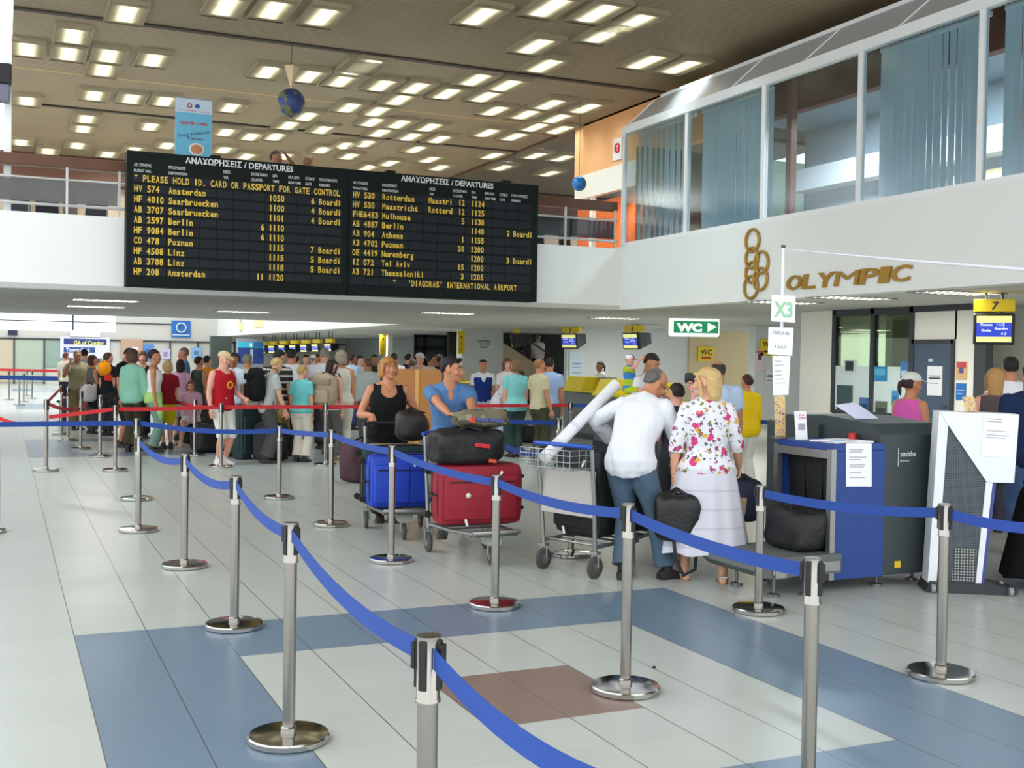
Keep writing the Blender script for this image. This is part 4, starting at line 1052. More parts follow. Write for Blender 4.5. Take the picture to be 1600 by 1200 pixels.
sheet('printed_notice', quad_y(1322, 693, 1362, 760, -0.626), 'white printed notice taped to the blue scanner hood', 'notice', lines=[0.85, 0.8, 0.68, 0.62, 0.5, 0.45, 0.32, 0.2])
bro = blotched('brochure_print', (226, 196, 140), [((206, 60, 60), 40, 0.35), ((70, 80, 150), 34, 0.3), ((240, 210, 60), 28, 0.3)], rough=0.5)
e = empty('upright_leaflet', on_y(1218, 680, 0.0), 0, 'tall red and yellow leaflet standing on the left end of the scanner hood', 'leaflet')
e.location.z = 1.1
B().box((0, 0, 0.165), (0.095, 0.012, 0.33), Matrix.Rotation(-0.05, 3, 'Y')).build('sheet', bro, e); b = B(); b.box((0, 0.0, 0.012), (0.12, 0.06, 0.024)); b.build('holder', glassmat('clear_holder', (230, 235, 235), 0.1), e)
e = empty('counter_card', on_y(1251, 684, -0.15), 0, 'white card with red lettering standing on the blue scanner hood', 'card'); e.location.z = 1.1
B().box((0, 0, 0.11), (0.108, 0.008, 0.22), Matrix.Rotation(-0.12, 3, 'X')).build('card', paper, e)
b = B(); write(b, 'Greek', (-0.04, -0.022, 0.185), LX, LZ, 0.016, 0.06, 0.02); write(b, 'Tastes', (-0.04, -0.02, 0.163), LX, LZ, 0.016, 0.07, 0.02); b.build('red_lettering', mat('logo_red', (200, 60, 60), 0.5), e)
b = B(); b.box((0.0, -0.012, 0.1), (0.06, 0.002, 0.05)); b.build('drawing', ink_pale, e); b = B(); b.box((0.025, -0.003, 0.03), (0.045, 0.003, 0.016)); b.build('logo_strip', mat('logo_blue', (60, 90, 170), 0.5), e)
B().box((0, 0.02, 0.015), (0.1, 0.06, 0.03)).build('holder', glassmat('clear_holder2', (230, 235, 235), 0.1), e)
e = empty('paper_stack', (5.78, -0.45, 1.1), 0.1, 'loose white papers hanging over the front edge of the scanner hood', 'papers')
b = B(); b.box((0.0, 0.0, 0.008), (0.38, 0.28, 0.012)); b.box((-0.06, -0.03, 0.018), (0.3, 0.24, 0.006), 0.2); b.build('sheets', paper, e)
b = B(); b.box((-0.12, -0.08, 0.023), (0.09, 0.07, 0.003), 0.2); b.build('blue_print', mat('print_cyan', (110, 190, 226), 0.6), e)
b = B(); b.box((0.02, -0.08, 0.023), (0.08, 0.03, 0.003), 0.2); b.build('red_print', mat('print_pink', (220, 130, 140), 0.6), e)
e = empty('curled_sheet', on_y(1350, 687, -0.2), 0, 'long curled bluish sheet leaning on the scanner top', 'paper'); e.location.z = 1.105
rings = []
for i in range(9):
    t = i / 8; x = 0.1 - 0.26 * t ** 1.2; z = 0.02 + 0.24 * t ** 0.7; wv = 0.1
    rings.append([V((x - wv, -0.05 + 0.1 * t, z)), V((x + wv, -0.05 + 0.1 * t, z + 0.02)), V((x + wv, -0.047 + 0.1 * t, z + 0.022)), V((x - wv, -0.047 + 0.1 * t, z + 0.002))])
B().loft(rings).build('sheet', mat('bluish_paper', (206, 210, 232), 0.6), e, True)
# pole with paper signs
pp_ = on_y(1218, 660, 0.13)
e = empty('sign_pole', (pp_.x, 0.13, 0), 0, 'thin white pole rising behind the scanner hood with paper signs on it', 'pole')
pD = (pp_ - CAM).dot(FW); ptop = at(1224, 387, pD)
B().tube([(0, 0, 0.03), (ptop.x - pp_.x, ptop.y - 0.13, ptop.z)], 0.014, 10).build('pole', mat('white_pole', (226, 228, 236), 0.4), e, True)
B().lathe([(0, 0), (0.14, 0), (0.14, 0.02), (0.02, 0.035), (0, 0.035)], n=24).build('base', mat('white_pole', (226, 228, 236), 0.4), e, True)
b = B(); b.cyl((ptop.x - pp_.x, ptop.y - 0.13, ptop.z - 0.002), (ptop.x - pp_.x, ptop.y - 0.13, ptop.z + 0.02), 0.017); b.build('tip', ink, e)
green_let = mat('pale_green_print', (152, 206, 166), 0.7)
Dp = pD - 0.03
sheet('paper_sign', quad_d([(1205, 502), (1242, 504), (1243, 462), (1206, 461)], Dp), 'paper sign with big pale green X3 on the white pole', 'paper sign', lines=[('X3', 0.5, 0.2, 0.58, 0.78, green_let)])
sheet('paper_sign', quad_d([(1200, 553), (1238, 556), (1240, 512), (1201, 511)], Dp - 0.01), 'paper sign with small pale CHECK-IN print below the X3 sheet', 'paper sign', lines=[('CHECK-IN', 0.5, 0.76, 0.12, 0.7, ink_pale), ('4 5 6 7', 0.5, 0.24, 0.13, 0.5, ink_pale)])
sheet('paper_sign', quad_d([(1208, 618), (1232, 617), (1235, 556), (1207, 556)], Dp), 'long plain paper sheet on the white pole below the CHECK-IN sheet', 'paper sign', lines=[0.85, 0.75, 0.6, 0.5, 0.4, 0.3])
tend = at(1640, 424, pD - 1.8)
o = B().tube([ptop - V((0, 0, 0.01)), ptop.lerp(tend, 0.5) - V((0, 0, 0.012)), tend], [0.004, 0.009, 0.012], 8).build('white_rod', mat('white_pole', (226, 228, 236), 0.4), None, True); tag(o, 'thin white rod slanting from the pole top to the right edge', 'rod')

# perforated cabinet at the right -------------------------------------------------------------
ca = on_z(1480, 925); cD = (ca - CAM).dot(FW); cdir = facing(-8)
cbn = empty('console_cabinet', (ca.x, ca.y, 0), rotz(-cdir), 'white and grey console cabinet with perforated side, on wheels right of the scanner', 'cabinet')
k = cD / FPX
def cp_(px, py): return ((px - 1480) * k, (925 - py) * k)      # local x, z
def cpoly(nm, pts, y0, dy, m):
    b = B(); b.poly([V((cp_(x, y)[0], y0, cp_(x, y)[1])) for x, y in pts], (0, dy, 0)); return b.build(nm, m, cbn)
cw = mat('cabinet_white', (226, 229, 232), 0.45)
cpoly('side_strip', [(1450, 911), (1463, 912), (1475, 664), (1475, 643), (1461, 643)], -0.012, 0.2, cw)
cpoly('hood', [(1462, 643), (1579, 645), (1574, 751), (1534, 751), (1475, 664)], -0.02, 0.26, cw)
cpoly('edge_strip', [(1521, 916), (1529, 917), (1543, 751), (1533, 751)], -0.012, 0.2, cw)
cpoly('core', [(1458, 914), (1526, 916), (1538, 740), (1474, 650)], 0.004, 0.18, mat('cabinet_dark', (66, 76, 84), 0.5))
cpoly('blue_side', [(1529, 917), (1534, 916), (1549, 751), (1543, 751)], 0.0, 0.18, mat('cabinet_blue', (62, 70, 140), 0.5))
pm = mat('perforated_panel', (66, 76, 84), 0.5); g = G(pm); q = g.xyz()
fx = g.math('ABSOLUTE', g.math('SUBTRACT', g.math('FRACT', g.math('DIVIDE', q[0], 0.0165)), 0.5)); fz = g.math('ABSOLUTE', g.math('SUBTRACT', g.math('FRACT', g.math('DIVIDE', q[2], 0.0165)), 0.5))
hole = g.math('LESS_THAN', g.math('ADD', g.math('MULTIPLY', fx, fx), g.math('MULTIPLY', fz, fz)), 0.07)
g.nt.links.new(g.mix(hole, rgb((74, 84, 92)), rgb((24, 28, 32))), pm.node_tree.nodes['Principled BSDF'].inputs['Base Color'])
cpoly('perforated_panel', [(1464, 912), (1521, 916), (1532, 748), (1476, 668)], -0.004, 0.006, pm)
pm2 = mat('grille_panel', (70, 76, 80), 0.45); g = G(pm2); q = g.xyz()
fx = g.math('ABSOLUTE', g.math('SUBTRACT', g.math('FRACT', g.math('DIVIDE', q[0], 0.021)), 0.5)); fz = g.math('ABSOLUTE', g.math('SUBTRACT', g.math('FRACT', g.math('DIVIDE', q[2], 0.021)), 0.5))
hole = g.math('LESS_THAN', g.math('ADD', g.math('MULTIPLY', fx, fx), g.math('MULTIPLY', fz, fz)), 0.09)
g.nt.links.new(g.mix(hole, rgb((52, 58, 60)), rgb((176, 176, 172))), pm2.node_tree.nodes['Principled BSDF'].inputs['Base Color'])
cpoly('lower_grille', [(1486, 911), (1518, 913), (1522, 857), (1489, 856)], -0.008, 0.004, pm2)
cpoly('base', [(1445, 924), (1572, 930), (1584, 918), (1545, 909), (1452, 908)], -0.05, 0.3, mat('base_charcoal', (48, 52, 56), 0.6))
for px, py in ((1456, 930), (1571, 934)):
    x, z = cp_(px, py)
    b = B(); b.cyl((x - 0.014, -0.06, 0.032), (x + 0.014, -0.06, 0.032), 0.032, 18); b.build('wheel', mat('pale_wheel', (140, 144, 142), 0.5), cbn, True)
    b = B(); b.cyl((x - 0.014, 0.2, 0.032), (x + 0.014, 0.2, 0.032), 0.032, 18); b.build('wheel', mat('pale_wheel', (140, 144, 142), 0.5), cbn, True)
R3 = cbn.rotation_euler.to_matrix()
def cw_(px, py, y): x, z = cp_(px, py); c, s_ = math.cos(cbn.rotation_euler.z), math.sin(cbn.rotation_euler.z); return V((ca.x + c * x - s_ * y, ca.y + s_ * x + c * y, z))
sheet('printed_notice', [cw_(1524, 710, -0.024), cw_(1569, 712, -0.024), cw_(1572, 647, -0.024), cw_(1527, 645, -0.024)], 'white printed notice on the front of the white cabinet hood', 'notice', lines=[0.88, 0.82, 0.6, 0.5, 0.44])
e = empty('brochure_pile', cw_(1513, 643, 0.12), 0.2, 'bright red and yellow brochures leaning on top of the cabinet', 'brochures')
b = B(); b.box((0, 0, 0.055), (0.13, 0.02, 0.11), Matrix.Rotation(-0.3, 3, 'X')); b.box((0.035, 0.03, 0.05), (0.1, 0.015, 0.1), Matrix.Rotation(-0.3, 3, 'X')); b.build('brochure', bro, e)

# ================================================================== LUGGAGE
def suitcase(name, w, h, d, m, label, loc, rz, dark=None, wheels=True, handle=True, tagc=None, lie=False):
    """w across, h up, d deep, front at -Y"""
    dark = dark or mat('luggage_black', (24, 24, 26), 0.7)
    r = empty(name, loc, rz, label, 'suitcase')
    B().box((0, 0, h / 2), (w, d, h), None, min(0.06, d * 0.25)).build('shell', m, r, True)
    B().box((-w * 0.02, -d / 2 - 0.012, h * 0.46), (w * 0.86, 0.04, h * 0.72), None, 0.018).build('front_pocket', m, r, True)
    b = B()
    for y in (-d * 0.28, d * 0.3):
        pts = []
        for i in range(33):
            t = i / 32 * 2 * math.pi; cx, cz = math.cos(t), math.sin(t)
            sx = math.copysign(abs(cx) ** 0.28, cx); sz = math.copysign(abs(cz) ** 0.28, cz)
            pts.append((sx * (w / 2 + 0.001), y, h / 2 + sz * (h / 2 + 0.001)))
        b.tube(pts, 0.007, 6)
    b.build('piping', dark, r, True)
    b = B(); b.tube([(-w * 0.4, -d / 2 - 0.034, h * 0.72), (w * 0.38, -d / 2 - 0.034, h * 0.72)], 0.006, 6); b.tube([(w * 0.1, -d / 2 - 0.034, h * 0.12), (w * 0.1, -d / 2 - 0.034, h * 0.8)], 0.005, 6); b.build('zip', dark, r, True)
    b = B(); b.lathe([(0, 0), (0.022, 0), (0.022, 0.006), (0, 0.008)], (-w * 0.18, -d / 2 - 0.03, h * 0.5), 18, V((0, -1, 0))); b.build('badge', mat('badge_silver', (206, 206, 204), 0.35, 0.6), r, True)
    b = B(); b.box((w * 0.2, -d / 2 - 0.036, h * 0.84), (0.02, 0.006, 0.06), Matrix.Rotation(0.5, 3, 'Y')); b.box((-w * 0.2, -d / 2 - 0.036, h * 0.06), (0.02, 0.006, 0.06), Matrix.Rotation(-0.3, 3, 'Y')); b.build('zip_pull', paper, r)
    if handle:
        B().tube([(-w / 2, -0.07, h * 0.5), (-w / 2 - 0.035, -0.06, h * 0.5), (-w / 2 - 0.035, 0.06, h * 0.5), (-w / 2, 0.07, h * 0.5)], [(0.014, 0.008)] * 4, 8).build('carry_handle', dark, r, True)
        b = B(); b.box((w / 2 + 0.012, -d * 0.2, h * 0.25), (0.03, 0.05, 0.03), None, 0.006); b.box((w / 2 + 0.012, -d * 0.2, h * 0.78), (0.03, 0.05, 0.03), None, 0.006); b.build('corner_guard', dark, r)
    if wheels:
        for z in (0.07, h - 0.07):
            b = B(); b.cyl((-w / 2 - 0.03, d / 2 - 0.06, z), (-w / 2 - 0.03, d / 2 - 0.02, z), 0.03, 14); b.build('wheel', dark, r, True)
    return r
def soft_bag(name, w, h, d, m, label, cat, loc, rz, sq=0.35, strap=True, seed=1, lump=0.05, accents=None):
    """soft holdall: superellipsoid with slumped lumps"""
    R0 = random.Random(seed); ph = [R0.uniform(0, 6) for _ in range(6)]
    r = empty(name, loc, rz, label, cat)
    rings = []; n = 28; mm = 14
    sp = lambda v, e: math.copysign(abs(v) ** e, v)
    for k in range(mm + 1):
        t = -math.pi / 2 + math.pi * (0.02 + 0.96 * k / mm); ring = []
        for i in range(n):
            a = 2 * math.pi * i / n
            x = sp(math.cos(t), sq) * sp(math.cos(a), sq * 1.3); y = sp(math.cos(t), sq) * sp(math.sin(a), sq * 1.3); z = sp(math.sin(t), sq * 1.2)
            l = 1 + lump * (math.sin(3 * a + ph[0] + 2 * z) + 0.7 * math.sin(5 * a + ph[1] - 3 * z) + 0.6 * math.sin(4 * z + ph[2] + a))
            ring.append(V((x * w / 2 * l, y * d / 2 * l, h / 2 + z * h / 2 * (l if z > 0 else 1))))
        rings.append(ring)
    B().loft(rings).build('body', m, r, True)
    dk = mat('strap_black', (18, 18, 19), 0.75)
    B().tube([(-w * 0.42, -d * 0.02, h * 0.93), (-w * 0.1, -0.01, h * 1.0), (w * 0.2, 0.0, h * 1.0), (w * 0.42, 0.02, h * 0.93)], 0.008, 6).build('zip', dk, r, True)
    if strap:
        for s in (-1, 1):
            B().tube([(-w * 0.2, s * d * 0.36, h * 0.62), (-w * 0.14, s * d * 0.3, h * 1.0), (0, s * d * 0.12, h * 1.1), (w * 0.14, s * d * 0.3, h * 1.0), (w * 0.2, s * d * 0.36, h * 0.62)], [(0.016, 0.006)] * 5, 8).build('strap', dk, r, True)
    for nm, c, x, z, sx, sz in (accents or []):
        B().box((x * w, -d * 0.5 - 0.008, z * h), (sx, 0.02, sz), Matrix.Rotation(0.12, 3, 'Y'), 0.005).build(nm, mat('accent_%d_%d_%d' % c, c, 0.6), r)
    return r

# luggage trolleys -------------------------------------------------------------------------------------
def trolley(loc, rz, label, panel_col=(176, 170, 160), basket=True, handle_col=(34, 80, 176), nose=True):
    r = empty('luggage_trolley', loc, rz, label, 'luggage trolley')
    def wheel(x, y, rad, wd_):
        b = B(); b.lathe([(0, -wd_ / 2), (rad * 0.8, -wd_ / 2), (rad, -wd_ * 0.3), (rad, wd_ * 0.3), (rad * 0.8, wd_ / 2), (0, wd_ / 2)], (x, y, rad), 28, V((1, 0, 0))); o = b.build('wheel', rubber, r, True)
        b = B(); b.cyl((x - wd_ * 0.6, y, rad), (x + wd_ * 0.6, y, rad), rad * 0.45, 18); b.build('hub', alu, o, True)
        b = B(); b.tube([(x - wd_ * 0.8, y, rad), (x - wd_ * 0.8, y, rad * 2 + 0.03)], [(0.012, 0.004)] * 2, 6); b.tube([(x + wd_ * 0.8, y, rad), (x + wd_ * 0.8, y, rad * 2 + 0.03)], [(0.012, 0.004)] * 2, 6); b.box((x, y, rad * 2 + 0.03), (wd_ * 2.2, 0.05, 0.02)); b.build('fork', alu, o)
    for s in (-1, 1): wheel(s * 0.27, 0.0, 0.085, 0.035)
    wheel(0, 0.76, 0.075, 0.035)
    b = B()
    for s in (-1, 1): b.tube([(s * 0.27, 0.0, 0.24), (s * 0.24, 0.5, 0.25), (s * 0.2, 0.86, 0.27)], 0.016, 8)
    for y in (0.05, 0.2, 0.35, 0.5, 0.65, 0.8): b.tube([(-0.26 + 0.06 * y, y, 0.245), (0.26 - 0.06 * y, y, 0.245)], 0.01, 6)
    b.box((0, 0.86, 0.28), (0.42, 0.05, 0.035), None, 0.01)
    b.build('platform', alu, r, True)
    b = B(); b.poly([(-0.06, 0.7, 0.17), (0.06, 0.7, 0.17), (0.09, 0.66, 0.26), (-0.09, 0.66, 0.26)], (0, 0.12, 0)); b.build('nose_bracket', mat('bracket_grey', (150, 158, 152), 0.5), r)
    for s in (-1, 1): B().tube([(s * 0.27, -0.0, 0.18), (s * 0.28, -0.03, 0.6), (s * 0.285, -0.08, 1.0)], 0.017, 10).build('upright', alu, r, True)
    B().box((0, -0.02, 0.65), (0.54, 0.018, 0.36), Matrix.Rotation(-0.06, 3, 'X') , 0.006).build('advert_panel', mat('panel_%d' % panel_col[0], panel_col, 0.6, noise=0.02), r)
    B().tube([(-0.3, -0.09, 1.02), (-0.2, -0.16, 1.03), (0.2, -0.16, 1.03), (0.3, -0.09, 1.02)], 0.018, 10).build('handle_bar', mat('handle_%d' % handle_col[2], handle_col, 0.4), r, True)
    if basket:
        b = B()
        for z in (0.86, 0.91, 0.96, 1.0): b.tube([(-0.27, -0.06, z), (-0.26, -0.3, z), (0.26, -0.3, z), (0.27, -0.06, z)], 0.0035, 5)
        for i in range(9): b.tube([(-0.26 + 0.065 * i, -0.3, 1.0), (-0.26 + 0.065 * i, -0.3, 0.85), (-0.26 + 0.065 * i, -0.06, 0.85)], 0.003, 5)
        for s in (-1, 1):
            for y in (-0.12, -0.2): b.tube([(s * 0.265, y, 1.0), (s * 0.265, y, 0.85)], 0.003, 5)
        b.build('wire_basket', mat('wire_grey', (160, 164, 164), 0.35, 0.7), r)
    return r
def h2r(hx, hy): return math.atan2(-hx, hy)
def loc_of(t, v):
    c, s_ = math.cos(t.rotation_euler.z), math.sin(t.rotation_euler.z)
    return V((t.location.x + c * v[0] - s_ * v[1], t.location.y + s_ * v[0] + c * v[1], v[2]))
w2 = on_z(669, 862); t2 = trolley((w2.x + 0.27, w2.y, 0), h2r(0, -1), 'luggage trolley carrying the red suitcase', (170, 166, 150), False)
w1 = on_z(572, 825); a1 = h2r(-0.19, -0.98)
t1 = trolley((w1.x + 0.27 * 0.98, w1.y - 0.27 * 0.19, 0), a1, 'luggage trolley carrying the blue suitcase', (206, 196, 160), False, (40, 40, 44))
w3a, w3b = on_z(851, 889), on_z(927, 904); m3 = (w3a + w3b) / 2
t3 = trolley((m3.x, m3.y, 0), h2r(0.93, 0.36), 'luggage trolley with wire basket and blue handle beside the man in white', (178, 172, 166), True)
red_m = mat('red_luggage', (150, 22, 44), 0.65, noise=0.08, bump=0.1, bscale=250); blue_m = mat('blue_luggage', (22, 66, 190), 0.6, noise=0.08, bump=0.1, bscale=250)
suitcase('suitcase', 0.74, 0.51, 0.3, red_m, 'red suitcase lying on its side on a trolley', loc_of(t2, (-0.03, 0.36, 0.29)), t2.rotation_euler.z + math.pi - 0.08)
suitcase('suitcase', 0.6, 0.5, 0.26, blue_m, 'bright blue suitcase with dark green back on a trolley', loc_of(t1, (0.02, 0.5, 0.275)), t1.rotation_euler.z + math.pi + 0.12)
suitcase('suitcase', 0.66, 0.56, 0.2, mat('dark_green_luggage', (26, 52, 58), 0.7), 'dark green suitcase pressed behind the blue one', loc_of(t1, (0.02, 0.25, 0.275)), t1.rotation_euler.z + math.pi + 0.12, handle=False)
blk = mat('black_nylon', (20, 21, 23), 0.6, noise=0.25, scale=8, bump=0.6, bscale=14)
soft_bag('duffel_bag', 0.63, 0.29, 0.36, blk, 'black duffel bag with red tag on top of the red suitcase', 'bag', loc_of(t2, (0.07, 0.34, 0.8)), t2.rotation_euler.z + math.pi, seed=4, accents=[('red_tag', (206, 44, 54), 0.12, 0.55, 0.14, 0.035), ('orange_tag', (226, 90, 40), 0.27, 0.1, 0.07, 0.03)])
camo = blotched('olive_cloth', (116, 108, 88), [((78, 80, 60), 9, 0.42), ((150, 142, 120), 12, 0.36)])
soft_bag('cloth_bag', 0.5, 0.16, 0.3, camo, 'olive grey cloth bag with red and blue print lying on the black duffel', 'bag', loc_of(t2, (-0.08, 0.28, 1.09)), t2.rotation_euler.z + math.pi + 0.1, 0.6, False, 7, 0.09, accents=[('red_print', (206, 70, 60), -0.3, 0.5, 0.05, 0.05), ('blue_print', (84, 92, 150), -0.12, 0.5, 0.12, 0.03), ('blue_print', (84, 92, 150), 0.16, 0.45, 0.14, 0.03)])
soft_bag('shoulder_bag', 0.34, 0.3, 0.24, mat('brown_black_leather', (38, 30, 26), 0.5, noise=0.2), 'dark brown bag on the trolley before the woman in black', 'bag', loc_of(t1, (-0.16, 0.03, 0.86)), t1.rotation_euler.z + math.pi, 0.6, True, 9, 0.04)
# in the third trolley
suitcase('suitcase', 0.5, 0.7, 0.26, mat('charcoal_luggage', (26, 27, 29), 0.65), 'tall black suitcase on the trolley behind the grey panel', loc_of(t3, (-0.08, 0.3, 0.275)), t3.rotation_euler.z, handle=False)
soft_bag('holdall', 0.5, 0.42, 0.36, blk, 'black holdall on the front of the basket trolley', 'bag', loc_of(t3, (-0.02, 0.66, 0.285)), t3.rotation_euler.z, seed=12)
tu0, tu1 = at(850, 716, 8.75), at(962, 601, 9.35)
e = empty('poster_tube', tu0, 0, 'long white wrapped tube sticking out of the trolley basket', 'tube')
vv = tu1 - tu0
B().tube([V(), vv * 0.35, vv], 0.048, 18).build('wrapped_roll', mat('white_wrap', (232, 234, 238), 0.45, bump=0.3, bscale=30), e, True)
b = B()
for t in (0.18, 0.4): b.tube([vv * t - vv.normalized() * 0.02, vv * t + vv.normalized() * 0.02], 0.0505, 18)
b.build('tape', mat('clear_tape', (214, 218, 226), 0.2), e, True)
soft_bag('travel_bag', 0.46, 0.31, 0.34, blk, 'black travel bag entering the scanner on its conveyor', 'bag', (5.45, -0.36, 0.303), 1.5, seed=21, accents=[('white_tag', (230, 226, 220), -0.4, 0.8, 0.03, 0.05)])
# cardboard box behind the woman in black
cb_ = at(652, 600, 13.6)
e = empty('cardboard_box', (cb_.x, cb_.y, 0), rotz(-facing(0)), 'tall brown cardboard box with tape strip behind the blue polo shirt', 'cardboard box')
kk = 13.6 / FPX; hz_ = CAM.z - (577 - hor(652)) * kk
B().box((0, 0.15, hz_ / 2 + 0.1), (74 * kk, 0.3, hz_ - 0.2)).build('carton', mat('brown_cardboard', (172, 118, 66), 0.8, noise=0.06), e)
B().box((0.0, -0.003, hz_ / 2 + 0.1), (6 * kk, 0.004, hz_ - 0.2)).build('tape_strip', mat('amber_tape', (206, 156, 84), 0.35), e)
b = B(); b.box((0, 0.15, 0.17), (0.62, 0.4, 0.05))
for sx in (-1, 1):
    for sy in (0.0, 0.3): b.cyl((sx * 0.25, sy, 0.07), (sx * 0.25 + 0.03, sy, 0.07), 0.07, 14)
b.build('wheeled_base', alu, e)
# dark luggage heaps in the queue
def gl_(px, py): p = on_z(px, py); return V((p.x, p.y, 0))
navy_l = mat('navy_luggage', (34, 40, 52), 0.7); char_l = mat('charcoal_luggage2', (34, 35, 37), 0.7); teal_l = mat('dark_teal_luggage', (30, 52, 56), 0.7)
suitcase('suitcase', 0.62, 0.85, 0.3, teal_l, 'dark teal suitcase standing below the grey T-shirt in the queue', gl_(392, 716), 0.5)
soft_bag('backpack', 0.5, 0.6, 0.4, blk, 'glossy black backpack standing beside the dark teal suitcase', 'bag', gl_(424, 720), 0.3, seed=31)
soft_bag('holdall', 0.6, 0.5, 0.4, blk, 'round black holdall on the floor behind the red tank top', 'bag', gl_(327, 706), 0.4, seed=32)
soft_bag('holdall', 0.55, 0.44, 0.4, blk, 'black holdall under the sitting girl in pink', 'bag', gl_(302, 692), 0.4, seed=33)
suitcase('suitcase', 0.5, 0.95, 0.35, mat('black_luggage', (24, 24, 26), 0.7), 'black suitcase with raised handle beside the cream trousers', gl_(456, 712), 0.5)
suitcase('suitcase', 1.0, 0.62, 0.4, navy_l, 'large dark suitcase lying behind the drooping red belt', gl_(130, 664), 0.4)
suitcase('suitcase', 0.8, 0.4, 0.4, char_l, 'charcoal suitcase lying on top of the large dark one', gl_(140, 661) + V((0, 0, 0.62)), 0.45)
soft_bag('bag', 0.75, 0.55, 0.45, mat('maroon_cloth', (74, 44, 54), 0.8), 'maroon bag on the floor left of the woman in black', 'bag', gl_(572, 752), 0.4, seed=35)
soft_bag('travel_bag', 1.0, 0.36, 0.5, blk, 'flat black bag on the floor before the counter queue', 'bag', gl_(833, 690), 0.4, seed=36)
# ================================================================== PEOPLE
SKIN = {'light': (214, 160, 130), 'tan': (190, 128, 94), 'brown': (150, 96, 68), 'pink': (222, 160, 138), 'dark': (104, 66, 48)}
def skin(k): return mat('skin_' + k, SKIN[k], 0.5, noise=0.05, scale=9)
def cloth(c): return c if isinstance(c, bpy.types.Material) else mat('cloth_%d_%d_%d' % c, c, 0.9, noise=0.1, scale=7, bump=0.12, bscale=45, spec=0.2)
def hairm(c): return mat('hair_%d_%d_%d' % c, c, 0.55, noise=0.25, scale=40, bump=0.5, bscale=90, spec=0.35)
PENDING = []          # meshes that are fused into one skin at the end
def smooth01(t):
    t = max(0.0, min(1.0, t)); return t * t * (3 - 2 * t)
MALE = [(.455,.062,.052,0),(.49,.088,.066,-.004),(.53,.093,.068,-.004),(.575,.088,.063,0),(.62,.084,.059,.004),(.67,.091,.064,.004),(.72,.101,.069,.003),(.765,.106,.068,0),(.80,.100,.058,-.004),(.825,.072,.046,-.008),(.845,.044,.037,-.010),(.862,.034,.035,-.008)]
FEML = [(.455,.066,.056,0),(.49,.098,.070,-.006),(.53,.103,.070,-.006),(.575,.090,.060,0),(.62,.076,.053,.004),(.67,.082,.060,.006),(.72,.090,.072,.010),(.765,.092,.064,.003),(.80,.086,.052,-.004),(.825,.062,.042,-.008),(.845,.037,.032,-.010),(.862,.029,.030,-.008)]

